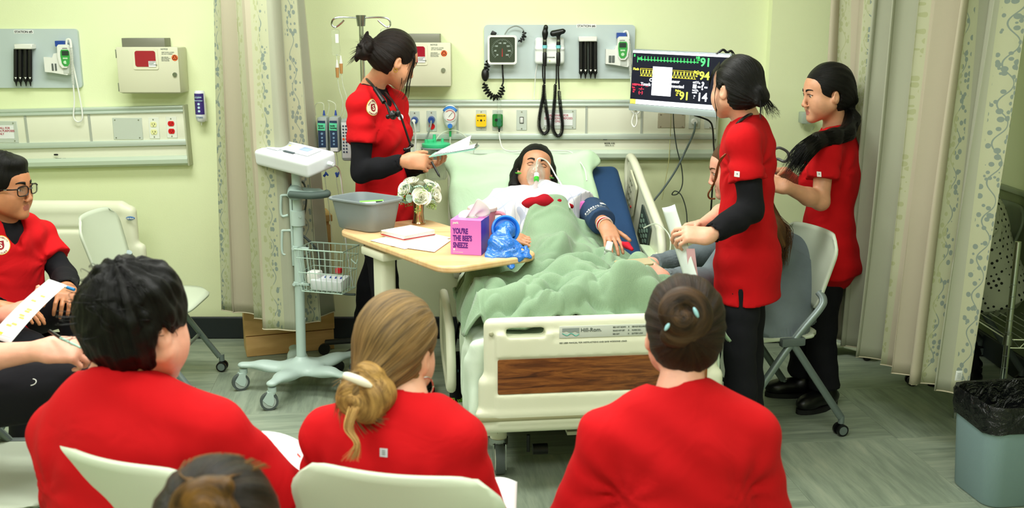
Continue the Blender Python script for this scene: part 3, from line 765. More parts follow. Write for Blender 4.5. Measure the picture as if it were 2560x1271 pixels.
def sign_plate(label, x0, y0, x1, y1):
    t, c, hx, hz = plate('sign_plate', label, x0, y0, x1, y1); mb = MB(); mb.box(c + A3(0, -.0052, 0), (hx * .80, .0006, hz * .62)); mb.obj('paper', PAPER, t, True)
    mb = MB(); text_into(mb, 'HEADWALL FOR\nSIMULATION PURPOSES\nONLY', .0165, c + A3(0, -.0062, .016), WF, 'CENTER', .0003, sx=.86, linesp=.95); mb.obj('lettering', INKR, t, True)
sign_plate('steel plate reading headwall for simulation purposes only behind the looped black cords', 1352, 274, 1440, 323); sign_plate('steel plate with the same red notice cut off by the left edge', -42, 303, 47, 357)
t, c, hx, hz = plate('gas_outlet', 'yellow medical air outlet next to the vacuum gauge', 1190, 275, 1216, 326)
mb = MB(); mb.prism(rrect(.056, .068, .010), .014, WF, c + A3(0, -.004, 0)); mb.obj('yellow_cover', mat('outlet_yellow', '#F4C90C', .4), t, True)
mb = MB(); text_into(mb, 'MEDICAL AIR', .0075, c + A3(0, -.0185, .022), WF, 'CENTER', .0003); mb.cyl(c + A3(0, -.018, 0), c + A3(0, -.0195, 0), .006, n=14); mb.cyl(c + A3(.018, -.018, 0), c + A3(.018, -.0195, 0), .003, n=10); mb.cyl(c + A3(-.018, -.018, 0), c + A3(-.018, -.0195, 0), .003, n=10); mb.obj('port', INKB, t, True)
t, c, hx, hz = plate('gas_outlet', 'green oxygen outlet behind the clear flow meter', 1231, 275, 1257, 326)
mb = MB(); mb.prism(rrect(.056, .068, .010), .014, WF, c + A3(0, -.004, 0)); mb.obj('green_cover', mat('outlet_green', '#1C7E33', .4), t, True)
t, c, hx, hz = plate('light_switch', 'steel plate with a white rocker switch right of the oxygen outlet', 1291, 275, 1317, 326)
mb = MB(); mb.box(c + A3(0, -.005, 0), (.011, .001, .018)); mb.obj('frame', mat('dark_frame', '#4A4A46', .5), t, True); mb = MB(); mb.box(c + A3(0, -.008, .0), (.008, .003, .014), .002, R=rotm(.12, 0, 0)); mb.obj('rocker', WHITE, t, True)
for k, (x0, lab) in enumerate(((1024, 'steel plate with a blue gas port and white hose nearest the standing woman'), (1066, 'steel plate with a dark blue plug above a red socket left of the gauge'))):
    t, c, hx, hz = plate('gas_outlet', lab, x0, 278 - k, x0 + 26, 330 - k)
    mb = MB(); mb.cyl(c + A3(0, -.004, .008), c + A3(0, -.03, .006), .020, .017, 18); mb.obj('blue_port', mat('port_blue', '#2E4E93' if k == 0 else '#2B3558', .35), t, True)
    if k: mb = MB(); mb.cyl(c + A3(.002, -.004, -.028), c + A3(.002, -.008, -.028), .016, n=18); mb.obj('red_socket', mat('socket_red', '#D3121B', .35), t, True)
    mb = MB()
    if k == 0: mb.tube(spline([c + A3(0, -.035, .006), c + A3(.0, -.055, .0), c + A3(.004, -.055, -.02), c + A3(.006, -.04, -.08), c + A3(.0, -.04, -.18), c + A3(-.01, -.05, -.3)], 6), .005, 8); mb.ball(c + A3(-.003, -.035, .006), (.012, .012, .010)); mb.obj('white_hose', WHITE, t, True)
    else: mb.tube(spline([c + A3(0, -.03, .004), c + A3(-.004, -.05, -.03), c + A3(-.03, -.05, -.10), c + A3(-.056, -.05, -.16)], 6), .0048, 8); mb.obj('grey_hose', mat('hose_grey', '#8C948E', .4), t, True)
# grey plates at the right end, under the monitor
plate('blank_plate', 'beige blank plate under the patient monitor', 1645, 283, 1712, 320, m=mat('plate_taupe', '#A9A38C', .5))
for k, x in enumerate((1723, 1762)):
    t, c, hx, hz = plate('power_outlet', ['grey outlet with a round white plug under the monitor', 'grey outlet at the right end of the long headwall'][k], x, 286, x + 27, 322)
    if k == 0: mb = MB(); mb.cyl(c + A3(-.004, -.004, .0), c + A3(-.004, -.03, 0), .017, .014, 16); mb.obj('plug', WHITE, t, True)
def cable(name, label, pts, r, m, n=8):
    P = spline(pts, n); c = P[0]; t = MB().tube(P, r, 8).obj(name, m, None); return tag(t, label, 'cable')
cable('cable', 'thick grey cable running from the outlet under the monitor down behind the bed rail', [Wp(1738, 300, .07), Wp(1735, 330, .12), Wp(1715, 375, .16), Wp(1690, 425, .18), Wp(1660, 470, .2), Wp(1632, 505, .22), Wp(1590, 560, .25), Wp(1560, 620, .3)], .0055, mat('cable_grey', '#5F6E6C', .5))
cable('cable', 'thin black cable with a loop hanging below the monitor', [U(1683, 272, 5.3), Wp(1685, 320, .1), Wp(1692, 370, .1), Wp(1704, 420, .1), Wp(1706, 460, .1), Wp(1695, 484, .1), Wp(1680, 487, .08), Wp(1688, 478, .1), Wp(1704, 490, .12), Wp(1716, 530, .12), Wp(1718, 590, .12), Wp(1718, 640, .12)], .003, mat('cable_dark', '#33403E', .5))
cable('cable', 'thin yellowish cord hanging from the monitor', [U(1678, 275, 5.3), Wp(1676, 330, .08), Wp(1672, 400, .08), Wp(1664, 450, .08), Wp(1655, 500, .1)], .0018, mat('cord_yellow', '#C9C88A', .5))
cable('cable', 'black power cord from under the monitor to behind the standing woman', [U(1735, 288, 5.2), U(1750, 293, 5.2), U(1772, 302, 5.2), U(1781, 318, 5.2), U(1784, 360, 5.2), U(1784, 420, 5.2), A3(1.02, 5.25, .5), A3(1.0, 5.3, .006), A3(1.0, 5.5, .006)], .0045, BLK)

# diagnostic boards
BOARD = mat('board_bluegrey', '#BDCBCB', .5, bump=.05)
def board(x0, y0, x1, y1, label, sign, sx):
    c, hx, hz = span(x0, y0, x1, y1, .02); t = thing('diagnostic_board', label, 'wall board', (c[0], YW, c[2]))
    mb = MB(); slab(mb, x0, y0, x1, y1, 0, .02, r=.02); mb.obj('panel', BOARD, t, True, angle=25)
    mb = MB(); s_ = Wp(sx, 65 if y0 < 70 else 79.5, .0205); mb.box(s_, (.052, .0006, .0095)); mb.obj('sign_strip', PAPER, t, True)
    mb = MB(); text_into(mb, sign, .0165, s_ + A3(0, -.001, -.0058), WF, 'CENTER', .0003, sx=1.05); mb.obj('lettering', INKB, t, True); return t
board(1210, 62, 1585, 197, 'large pale blue-grey equipment board labelled station 6 above the bed', 'STATION #6', 1466); board(-150, 72, 206, 220, 'pale blue-grey equipment board labelled station 5 at upper left', 'STATION #5', 59)
def coil(P, R, turns, r, n=7, per=9):
    P = np.array(spline(P, 10)); d = np.r_[0, np.cumsum(np.linalg.norm(np.diff(P, axis=0), axis=1))]; N = int(turns * per); t = np.linspace(0, d[-1], N)
    C = np.stack([np.interp(t, d, P[:, k]) for k in range(3)], 1); T_ = np.gradient(C, axis=0); T_ /= np.linalg.norm(T_, axis=1)[:, None]
    a = np.cross(T_, (0, 1, 0.01)); a /= np.linalg.norm(a, axis=1)[:, None]; b = np.cross(T_, a); ph = np.arange(N) * 2 * PI / per
    Rr = R * np.minimum(1, np.minimum(np.arange(N), np.arange(N)[::-1]) / per)
    return MB().tube(C + Rr[:, None] * (a * np.cos(ph)[:, None] + b * np.sin(ph)[:, None]), r, 5)
def specula(x0, y0, label):
    t = thing('specula_dispenser', label, 'dispenser', Wp(x0 + 23, y0 + 50, .02)); mb = MB(); slab(mb, x0, y0, x0 + 46, y0 + 13, .02, .075, .004); mb.obj('cap', WHITE, t, True)
    for k in range(4):
        cx = x0 + 6 + k * 11.2 + (1.5 if k > 1 else -.5); mb = MB(); a, b = Wp(cx, y0 + 13, .05), Wp(cx, y0 + 89, .05); mb.cyl(a, b, .0112, n=14); mb.obj('tube', mat('tube_black', '#101112', .35), t, True)
        mb = MB(); mb.cyl(b, b + A3(0, 0, -.012), .013, .009, 12); mb.cyl(b + A3(0, 0, -.012), b + A3(0, 0, -.036), .0062, .0018, 10); mb.obj('tip', BLK, t, True)
        mb = MB(); q = Wp(cx, y0 + 86, .0628); mb.prism([(-.006, .006), (.006, .006), (0, -.005)], .0006, WF, q); mb.obj('arrow', WHITE, t, True)
    mb = MB(); slab(mb, x0 + 3, y0 + 14, x0 + 43, y0 + 86, .02, .035); mb.obj('back_plate', mat('steel_dull', '#6E7672', .4, .6), t, True)
specula(1447, 91, 'black four-tube specula dispenser right of the scopes, on the station 6 board'); specula(34, 110, 'black four-tube specula dispenser at upper left on the station 5 board')
def thermometer(x, y, label):
    t = thing('thermometer', label, 'thermometer', Wp(x, y, .02)); Wq = lambda a, b, d: Wp(x + a, y + b, d)      # x,y = top left of the white base
    mb = MB(); mb.prism([tuple(v) for v in [(-.0, -.0), (.045, -.004), (.055, .018), (.125, .030), (.125, -.085), (.118, -.095), (.04, -.082), (0, -.078)]], .05, WF, Wq(0, 0, .02)); mb.obj('base', WHITE, t, True)
    for a in (9, 17): mb = MB(); slab(mb, x + a, y + 17, x + a + 6.5, y + 35, .0705, .073); mb.obj('probe_box', mat('box_grey', '#5C6460', .5), t, True)
    mb = MB(); mb.prism(rrect(.050, .030, .004), .045, WF, Wq(39, -33, .02)); mb.obj('blue_cover', BLUEP, t, True)
    mb = MB(); pr = [(-.030, .052), (-.022, .060), (.022, .060), (.030, .052), (.032, 0), (.026, -.045), (.012, -.062), (-.012, -.062), (-.026, -.045), (-.032, 0)]; mb.prism(pr, .022, WF, Wq(44, -2, .062)); mb.obj('handset', WHITE, t, True)
    mb = MB(); mb.prism([(p * .78, q_ * .84) for p, q_ in [(-.030, .030), (-.022, .042), (.022, .042), (.030, .030), (.032, 0), (.026, -.045), (.012, -.062), (-.012, -.062), (-.026, -.045), (-.032, 0)]], .002, WF, Wq(44, -1, .084)); mb.obj('green_face', mat('face_green', '#3EA24A', .35), t, True)
    mb = MB(); mb.prism(rrect(.036, .024, .003), .001, WF, Wq(44, -9, .0865)); mb.obj('display', mat('lcd', '#2A3B33', .2), t, True)
    mb = MB(); mb.cyl(Wq(44, 14, .0865), Wq(44, 14, .088), .009, n=16); mb.box(Wq(41, 4, .087), (.006, .001, .004)); mb.box(Wq(47, 4, .087), (.006, .001, .004)); mb.obj('button', mat('button_pale', '#B9DCB6', .4), t, True)
    mb = MB(); text_into(mb, 'CONTROL', .006, Wq(36, -20, .0845), WF, bold=.0002); mb.obj('lettering', INKB, t, True)
    mb = MB(); slab(mb, x + 38, y + 22, x + 54, y + 42, .0705, .072); mb.obj('instruction_label', mat('label_grey', '#C2C8C0', .6), t, True)
    mb = MB(); mb.tube(spline([Wq(47, -30, .05), Wq(48, -42, .05), Wq(55, -43, .05), Wq(58, -34, .06), Wq(59, -22, .07)], 5), .006, 8); mb.obj('probe', WHITE, t, True)
    x2 = 62; mb = coil([Wq(59, -22, .075), Wq(x2 - 1, 0, .075), Wq(x2, 40, .075), Wq(x2 + 2, 70, .07)], .006, 34, .0016); mb.obj('coiled_cord', WHITE, t, True)
    mb = MB(); mb.tube(spline([Wq(x2 + 2, 70, .07), Wq(x2 + 5, 110, .07), Wq(x2 + 3, 150, .08), Wq(x2 + 14, 163, .08), Wq(x2 + 25, 152, .08), Wq(x2 + 20, 110, .07), Wq(x2 + 8, 50, .06), Wq(x2 - 4, -5, .055)], 8), .0042, 8); mb.obj('cord_loop', WHITE, t, True)
thermometer(1513, 122, 'white and green thermometer unit on the station 6 board beside the monitor'); thermometer(119, 142, 'white and green thermometer unit on the station 5 board with hanging cord')
# blood pressure gauge
t = thing('blood_pressure_gauge', 'square white wall gauge with dark dial and coiled black hose on the station 6 board', 'gauge', Wp(1255, 125, .02))
mb = MB(); c, hx, hz = span(1219, 88, 1292, 161, .07); outer = rrect(2 * hx, 2 * hz, .016); inner = rrect(2 * hx - .020, 2 * hz - .020, .010); n = len(outer)
V = [c + WF @ A3(x, y, .0) + A3(0, .0, 0) for x, y in outer] + [c + WF @ A3(x, y, .012) for x, y in outer] + [c + WF @ A3(x, y, .012) for x, y in inner] + [c + WF @ A3(x, y, .002) for x, y in inner]
mb.add(V, [(k * n + i, k * n + (i + 1) % n, (k + 1) * n + (i + 1) % n, (k + 1) * n + i) for k in range(3) for i in range(n)]); mb.box(c + A3(0, .03, 0), (hx * .9, .03, hz * .9), .01); mb.obj('frame', WHITE, t, True)
mb = MB(); mb.prism(inner, .002, WF, c + A3(0, .0, 0)); mb.obj('glass', mat('dial_dark', '#10201E', .08, coat=1), t, True)
mb = MB(); c2 = c + A3(0, -.0028, 0)
for i in range(33):
    a = math.radians(225 - 270 * i / 32); r0, r1 = (.050, .058) if i % 4 else (.046, .058); d = A3(math.cos(a), 0, math.sin(a)); mb.cyl(c2 + d * r0, c2 + d * r1, .0006, n=4)
for i, v in enumerate(range(20, 301, 40)): a = math.radians(225 - 270 * i / 7); text_into(mb, str(v), .011, c2 + A3(math.cos(a) * .037, 0, math.sin(a) * .037 - .004), WF, 'CENTER', .0002)
mb.obj('scale', mat('dial_white', '#B9C7C0', .5), t, True)
mb = MB(); mb.prism([(-.0022, .0), (.0022, 0), (.0008, .042), (-.0008, .042)], .0012, WF, c2 + A3(0, -.001, -.035)); mb.obj('needle', mat('needle_red', '#C4202A', .4), t, True)
coil([Wp(1219, 150, .06), Wp(1217, 170, .06), Wp(1214, 180, .06)], .014, 4, .0045).obj('coiled_hose', BLK, t, True)
mb = MB(); mb.ball(Wp(1213, 187, .06), (.021, .021, .036), 16, 12); mb.obj('bulb', BLK, t, True)
coil([Wp(1210, 207, .06), Wp(1214, 222, .06), Wp(1225, 238, .06), Wp(1241, 245, .06), Wp(1252, 234, .06), Wp(1258, 216, .06)], .015, 12, .0045).obj('coiled_hose', BLK, t, True)
MB().tube(spline([Wp(1256, 162, .04), Wp(1257, 185, .05), Wp(1258, 205, .05), Wp(1254, 216, .06)], 6), .0045, 8).obj('hose', BLK, t, True)
MB().tube(spline([Wp(1262, 86, .06), Wp(1272, 72, .05), Wp(1290, 65, .05), Wp(1306, 72, .05), Wp(1310, 82, .05)], 6), .0035, 8).obj('hose', mat('hose_grey', '#8C948E', .4), t, True)
coil([Wp(1308, 77, .05), Wp(1311, 88, .05), Wp(1306, 98, .05), Wp(1296, 104, .05)], .010, 5, .004).obj('coiled_hose', BLK, t, True)
mb = MB(); mb.box(Wp(1234, 84, .05), (.014, .012, .012), .004, rotm(0, .5, 0)); mb.obj('clip', BLK, t, True)
# otoscope and ophthalmoscope station
t = thing('otoscope_station', 'white wall transformer holding two black scopes with long coiled cords', 'medical device', Wp(1374, 128, .02)); TEAL = mat('ring_teal', '#79C7D0', .4)
S = SDF(); S.at(Wp(1374, 128, .045), WF); S.box((0, -.022, 0), (.080, .045, .028), .016); S.box((0, .038, -.012), (.078, .034, .018), .016, .012); S.box((0, .014, .012), (.078, .008, .022), .007, .008); S.at((0, 0, 0)); S.obj('body', mat('white_gloss', '#E9EEEC', .3), .004, t)
mb = MB(); text_into(mb, 'OTOSCOPE', .0085, Wp(1366, 145, .0745), WF, bold=.0002); mb.obj('lettering', INKB, t, True); mb = MB(); mb.cyl(Wp(1374, 152, .072), Wp(1374, 152, .0755), .003, n=10); mb.obj('status_light', mat('led_green', '#9BE23A', .3, emit=1.5), t, True)
for k, px in enumerate((1362, 1396)):
    mb = MB(); mb.cyl(Wp(px, 113, .078), Wp(px, 121, .078), .013, .013, 16); mb.obj('teal_ring', TEAL, t, True)
    mb = MB(); a = Wp(px, 108, .078); mb.lathe([(.0, .03), (.009, .03), (.0095, .015), (.011, 0), (.011, -.02), (.0085, -.024), (.0085, -.048), (.011, -.052), (.0115, -.09), (.009, -.12), (0, -.12)], a, 16); mb.obj('handle', BLK, t, True)
    mb = MB(); mb.cyl(a + A3(0, 0, -.026), a + A3(0, 0, -.046), .0105, n=16); mb.cyl(a + A3(0, 0, .008), a + A3(0, 0, .018), .0112, n=16); mb.obj('metal_band', mat('steel', '#9EA3A0', .25, 1), t, True)
    S = SDF(); S.at(a, WF)
    if k == 0: S.ell((.002, .062, .0), (.012, .032, .014), .01); S.cone((0, .02, 0), (0, .05, 0), .009, .012); S.ell((.006, .082, .004), (.011, .013, .012), .008)
    else: S.cone((-.028, .050, .0), (.022, .062, .002), .017, .014, .01); S.cone((.02, .060, .002), (.034, .064, .004), .010, .004, .006); S.cone((0, .02, 0), (0, .05, 0), .009, .011, .01)
    S.at((0, 0, 0)); S.obj('scope_head', mat('scope_black', '#101314', .28), .003, t)
    L = (1362, 1396)[k]; x1 = L - 6 if k == 0 else L - 6
    MB().tube(spline([Wp(L, 155, .078), Wp(L, 185, .07), Wp(L + (0 if k == 0 else 2), 210 + 14 * k, .06)], 5), .0042, 8).obj('cord', BLK, t, True)
    MB().tube(spline([Wp(x1 + 1, 160, .05), Wp(x1 + 1, 190, .05), Wp(x1 + (4 if k == 0 else 0), 210, .05)], 5), .0038, 8).obj('cord', BLK, t, True)
    if k == 0: P = [Wp(1360, 210, .07), Wp(1357, 245, .07), Wp(1349, 290, .08), Wp(1348, 318, .08), Wp(1357, 334, .08), Wp(1368, 330, .08), Wp(1371, 310, .08), Wp(1366, 275, .07), Wp(1362, 245, .06), Wp(1360, 212, .05)]
    else: P = [Wp(1388, 210, .07), Wp(1387, 245, .07), Wp(1383, 290, .08), Wp(1382, 320, .08), Wp(1391, 339, .08), Wp(1402, 336, .08), Wp(1406, 312, .08), Wp(1402, 275, .07), Wp(1399, 245, .06), Wp(1398, 226, .05)]
    coil(P, .0085, 92, .0022, per=8).obj('coiled_cord', BLK, t, True)
MB().tube(spline([Wp(1343, 161, .03), Wp(1339, 185, .03), Wp(1337, 215, .03), Wp(1335, 248, .03)], 5), .0022, 6).obj('power_lead', WHITE, t, True)
# vacuum gauge, flow meter
t = thing('vacuum_regulator', 'white round-dial vacuum regulator with blue knob above the green canister', 'gauge', Wp(1124, 290, .07)); c = Wp(1125, 288, .11)
S = SDF(); S.at(c, WF); S.ell((0, .005, -.02), (.040, .048, .028), .02); S.ell((0, -.045, -.02), (.028, .028, .024), .03); S.cone((0, 0, -.055), (0, 0, -.02), .02, .02); S.at((0, 0, 0)); S.obj('housing', mat('white_gloss', '#E9EEEC', .3), .004, t)
mb = MB(); mb.cyl(c + A3(0, -.0, 0), c + A3(0, -.012, 0), .034, n=28); mb.obj('dial', WHITE, t, True)
mb = MB(); mb.tube([c + A3(math.cos(a) * .026, -.0125, math.sin(a) * .026) for a in np.linspace(-2.2, 2.4, 24)], .0018, 5); mb.obj('red_ring', mat('needle_red', '#C4202A', .4), t, True)
mb = MB(); mb.cyl(c + A3(-.006, -.0135, -.008), c + A3(.014, -.0135, .016), .0010, n=5)
for i in range(21): a = math.radians(-45 + 13.5 * i); mb.cyl(c + A3(math.cos(a) * .028, -.013, math.sin(a) * .028), c + A3(math.cos(a) * .032, -.013, math.sin(a) * .032), .0006, n=4)
mb.obj('needle', INKB, t, True); mb = MB(); mb.cyl(c + A3(0, -.008, -.057), c + A3(0, -.022, -.057), .0135, .012, 18); mb.obj('knob', mat('knob_blue', '#2F7BD0', .35), t, True)
mb = MB(); mb.grid(lambda u, v: c + A3(math.cos(.5 + 2.1 * u) * (.034 + .012 * v), -.009 + .012 * v, math.sin(.5 + 2.1 * u) * (.036 + .012 * v)), 12, 2); mb.obj('blue_band', mat('knob_blue', '#2F7BD0', .35), t, True, solid=.001)
mb = MB(); mb.cyl(c + A3(0, .005, -.075), c + A3(0, .005, -.115), .008, .006, 12); mb.obj('green_adapter', mat('adapter_green', '#28A55A', .35), t, True)
MB().tube(spline([c + A3(0, .005, -.115), c + A3(0, .0, -.17), c + A3(.02, -.0, -.22), c + A3(.09, -.02, -.26), c + A3(.125, -.02, -.20), c + A3(.11, -.02, -.14), c + A3(.04, -.01, -.085), c + A3(-.03, 0, -.09), c + A3(-.075, -.02, -.13), c + A3(-.085, -.03, -.19)], 7), .004, 8).obj('clear_hose', TUBE, t, True)
t = thing('suction_canister', 'clear suction canister with mint green lid below the vacuum gauge', 'canister', Wp(1090, 410, .12)); c = U(1090, 362, 5.50); MINT = mat('mint_lid', '#3FC98A', .35)
mb = MB(); mb.lathe([(.066, -.010), (.074, -.012), (.077, -.004), (.076, .006), (.066, .010), (.045, .014), (0, .015)], c, 32); mb.lathe([(.022, .010), (.022, .026), (.014, .03), (0, .03)], c + A3(-.03, -.01, 0), 16); mb.cyl(c + A3(-.008, .0, .014), c + A3(-.008, 0, .055), .011, .008, 12); mb.cyl(c + A3(.035, 0, .012), c + A3(.035, 0, .034), .009, .006, 12); mb.cyl(c + A3(-.05, -.02, .01), c + A3(-.05, -.02, .03), .01, .009, 10); mb.obj('lid', MINT, t, True)
mb = MB(); mb.lathe([(.068, -.012), (.063, -.10), (.058, -.17), (.05, -.185), (.0, -.19)], c, 28); mb.obj('jar', CLEAR, t, True, solid=.002); MB().tube([c + A3(math.cos(a) * .078, math.sin(a) * .078, -.016) for a in np.linspace(0, 2 * PI, 28, endpoint=False)], .004, 6, closed=True).obj('holder_ring', GREY, t, True)
mb = MB(); mb.box((c[0], (c[1] + .076 + YW - .07) / 2 + .0, c[2] - .02), (.02, max(.004, (YW - .07 - c[1] - .076) / 2), .02)); mb.obj('bracket', GREY, t, True)
t = thing('flow_meter', 'clear oxygen flow meter tube with green base and thin hose above the patient', 'flow meter', Wp(1248, 290, .08)); c = Wp(1248, 300, .10)
mb = MB(); mb.cyl(c, c + A3(0, 0, .105), .0105, .0105, 14); mb.cyl(c + A3(0, 0, .105), c + A3(0, 0, .118), .006, .004, 10); mb.obj('tube', CLEAR, t, True)
mb = MB(); mb.cyl(c + A3(0, .03, -.005), c + A3(0, -.012, -.005), .014, .012, 14); mb.cyl(c + A3(0, -.01, -.02), c + A3(0, -.018, -.02), .014, n=14); mb.cyl(c + A3(0, 0, 0), c + A3(0, 0, -.045), .010, .007, 12); mb.obj('valve', mat('valve_green', '#1F6E4B', .4), t, True)
mb = MB(); mb.cyl(c + A3(-.016, -.004, .0), c + A3(-.016, -.014, .0), .008, n=10); mb.cyl(c + A3(0, 0, -.045), c + A3(0, 0, -.068), .0055, .003, 10); mb.obj('knob', BLK, t, True)
# sharps cabinets
def sharps(x0, y0, x1, y1, label, hx0, hx1, hy0):
    c, hx, hz = span(x0, y0, x1, y1, .15); t = thing('sharps_cabinet', label, 'cabinet', (c[0], YW, c[2])); BE = mat('cabinet_beige', '#D3D3B8', .5)
    mb = MB(); mb.box((c[0], YW - .075, c[2]), (hx, .075, hz), .01); mb.obj('case', BE, t, True); mb = MB(); mb.box((c[0], YW - .155, c[2] + .003), (hx + .003, .006, hz - .002), .005); mb.obj('door', BE, t, True)
    Y = YW - .161; q = A3(c[0], Y, c[2]); wq = U(x0 + 72, y0 + 29, Y); mb = MB(); mb.prism(rrect(.132, .112, .010), .004, WF, (wq[0], Y, wq[2])); mb.obj('window_frame', mat('cabinet_beige2', '#DADABF', .45), t, True)
    mb = MB(); mb.prism(rrect(.108, .082, .012), .002, WF, (wq[0], Y - .004, wq[2])); mb.obj('red_window', mat('window_red', '#9E1B2E', .15, coat=.5), t, True)
    mb = MB(); mb.box((wq[0] + .035, Y - .0072, wq[2] - .027), (.019, .0006, .015)); mb.obj('label', PAPER, t, True)
    mb = MB(); text_into(mb, 'CAUTION\nSHARPS\nCONTAINER', .0075, (wq[0] + .018, Y - .0082, wq[2] - .019), WF, bold=.0001); text_into(mb, 'NOTICE', .010, (wq[0] + .082, Y - .0005, wq[2] + .046), WF, bold=.0002)
    text_into(mb, 'KEEP DOOR LOCKED\nDO NOT OVERFILL', .0085, (wq[0] + .086, Y - .0005, wq[2] + .030), WF, sx=.8); text_into(mb, 'USED NEEDLES\nAND SHARPS ONLY\nREPLACE WHEN\nLINE IS REACHED', .0062, (wq[0] + .082, Y - .0005, wq[2] + .006), WF, sx=.9); mb.obj('lettering', mat('ink_soft', '#5B675F', .6), t, True)
    bc = A3(wq[0] + .153, Y, wq[2] + .005); mb = MB(); mb.cyl(bc, bc + A3(0, -.001, 0), .0165, n=22); mb.obj('hazard_sticker', mat('hazard_orange', '#D9622B', .5), t, True)
    mb = MB()
    for k in range(3): a = PI / 2 + k * 2 * PI / 3; mb.tube([bc + A3(math.cos(a) * .0065 + .0058 * math.cos(u), -.0016, math.sin(a) * .0065 + .0058 * math.sin(u)) for u in np.linspace(a - 2.4, a + 2.4, 12)], .0013, 4)
    mb.obj('hazard_symbol', INKB, t, True)
    lc = A3(wq[0] + .148, Y, wq[2] - .082); mb = MB(); mb.cyl(lc, lc + A3(0, -.008, 0), .0125, .011, 18); mb.cyl(lc + A3(0, -.008, 0), lc + A3(0, -.0085, 0), .006, n=12); mb.obj('lock', mat('steel', '#9EA3A0', .25, 1), t, True)
    mb = MB()
    for z in (hz * .72, -hz * .72): mb.box((c[0] - hx - .003, Y + .006, c[2] + z), (.004, .005, .022), .001)
    mb.obj('hinge', SCREW, t, True)
    mb = MB(); a, b = Wp(hx0, hy0, .05), Wp(hx1, hy0 + 22, .05); mb.box(((a[0] + b[0]) / 2, YW - .05, c[2] + hz + .020), ((b[0] - a[0]) / 2, .05, .026), .002); mb.obj('glove_holder', mat('holder_grey', '#7E7E72', .45, .3), t, True)
sharps(292, 118, 452, 234, 'beige wall sharps cabinet with red window at left, beside the hand sanitizer', 312, 420, 95); sharps(965, 107, 1127, 218, 'beige wall sharps cabinet with red window partly behind the woman with the clipboard', 985, 1101, 84)
t = thing('sanitizer_dispenser', 'white hand sanitizer bottle with purple label on the wall at left', 'dispenser', Wp(501, 270, .03)); c = Wp(501, 268, .05)
mb = MB(); mb.lathe([(0, .088), (.022, .088), (.027, .082), (.028, .0), (.028, -.052), (.024, -.072), (.016, -.080), (.0, -.082)], c, 24); mb.obj('bottle', mat('bottle_white', '#E8EBEE', .3), t, True); mb = MB(); mb.cyl(c + A3(0, 0, -.08), c + A3(0, 0, -.098), .004, .002, 8); mb.box(c + A3(0, .034, -.03), (.02, .016, .05), .004); mb.obj('nozzle', WHITE, t, True)
mb = MB(); mb.grid(lambda u, v: c + A3(math.sin(-1.05 + 2.1 * u) * .0287, -math.cos(-1.05 + 2.1 * u) * .0287, -.038 + .112 * v), 12, 2); mb.obj('purple_label', mat('label_purple', '#3D2E78', .4), t, True)
mb = MB(); 
for k, z in enumerate((.018, -.001, -.020)): mb.cyl(c + A3(0, -.0287, z), c + A3(0, -.0295, z), .0065, n=14)
text_into(mb, 'Hand Sanitizer', .0075, c + A3(0, -.0295, .034), WF, 'CENTER', .0002); text_into(mb, 'CLEAN', .011, c + A3(0, -.0295, .050), WF, 'CENTER', .0003); mb.obj('lettering', mat('label_ice', '#BFE0EC', .5), t, True)
mb = MB(); text_into(mb, 'STERIS', .013, c + A3(0, -.0285, -.058), WF, 'CENTER', .0001); mb.obj('brand_lettering', mat('ink_blue', '#4A6F8E', .5), t, True)

# patient monitor on its arm
t = thing('patient_monitor', 'patient monitor screen showing heart rate 91 and oxygen 94', 'monitor', U(1700, 200, 5.15))
TL, TR, BL = U(1581, 122, 5.25), U(1829, 134, 4.95), U(1572, 275, 5.25); ux = nrm(TR - TL); uy = TL - BL; hgt = np.linalg.norm(uy); uy = nrm(uy - ux * ux.dot(uy)); MF = np.stack([ux, uy, np.cross(ux, uy)], 1); wd = np.linalg.norm(TR - TL)
OC = BL
mb = MB(); mb.box(OC + MF @ A3(wd / 2, hgt / 2, -.022), (wd / 2, hgt / 2, .021), .006, MF); mb.box(OC + MF @ A3(wd / 2, hgt * .55, -.055), (.12, .11, .02), .01, MF); mb.obj('housing', mat('monitor_silver', '#8E999C', .35, .4), t, True)
mb = MB(); mb.box(OC + MF @ A3(wd / 2, .016, -.0005), (wd / 2, .0165, .003), .002, MF); mb.obj('lower_bezel', mat('bezel_silver', '#A8B6B8', .35, .3), t, True)
mb = MB(); mb.box(OC + MF @ A3(wd / 2, .033 + (hgt - .04) / 2, .0), (wd / 2 - .005, (hgt - .04) / 2 + .001, .0012), 0, MF); SCRN = mat('screen_navy', '#0A0C22', .25, emit=.6); mb.obj('screen', SCRN, t, True)
def scol(nm, c, e=1.3): return mat('screen_' + nm, c, .4, emit=e)
def sr(nm, col, rects, e=1.3, lift=.0022):
    mb = MB()
    for (x0, y0, x1, y1) in rects: mb.add([OC + MF @ A3(x, y, lift) for x, y in ((x0, y0), (x1, y0), (x1, y1), (x0, y1))], [(0, 1, 2, 3)])
    mb.obj(nm, scol(col[0], col[1], e), t, True, smooth=False)
Hs = lambda v: .034 + (hgt - .041) * v; Xs = lambda u: .006 + (wd - .012) * u
WHT = ('white', '#F2F5FF'); GRN = ('green', '#46E06A'); YEL = ('yellow', '#E9E04A'); RED = ('red', '#E8324A'); LYL = ('lime', '#D6F04A')
sr('title_bar', WHT, [(Xs(0), Hs(.955), Xs(1), Hs(1))]); sr('status_bar', WHT, [(Xs(.06), Hs(0), Xs(1), Hs(.085))], 1.5); sr('alarm_tab', YEL, [(Xs(0), Hs(0), Xs(.06), Hs(.085))])
sr('dialog_box', WHT, [(Xs(.225), Hs(.185), Xs(.43), Hs(.72))], 1.4, .003); sr('dialog_header', ('pale', '#C9D2F2'), [(Xs(.225), Hs(.675), Xs(.43), Hs(.715))], 1.1, .0034)
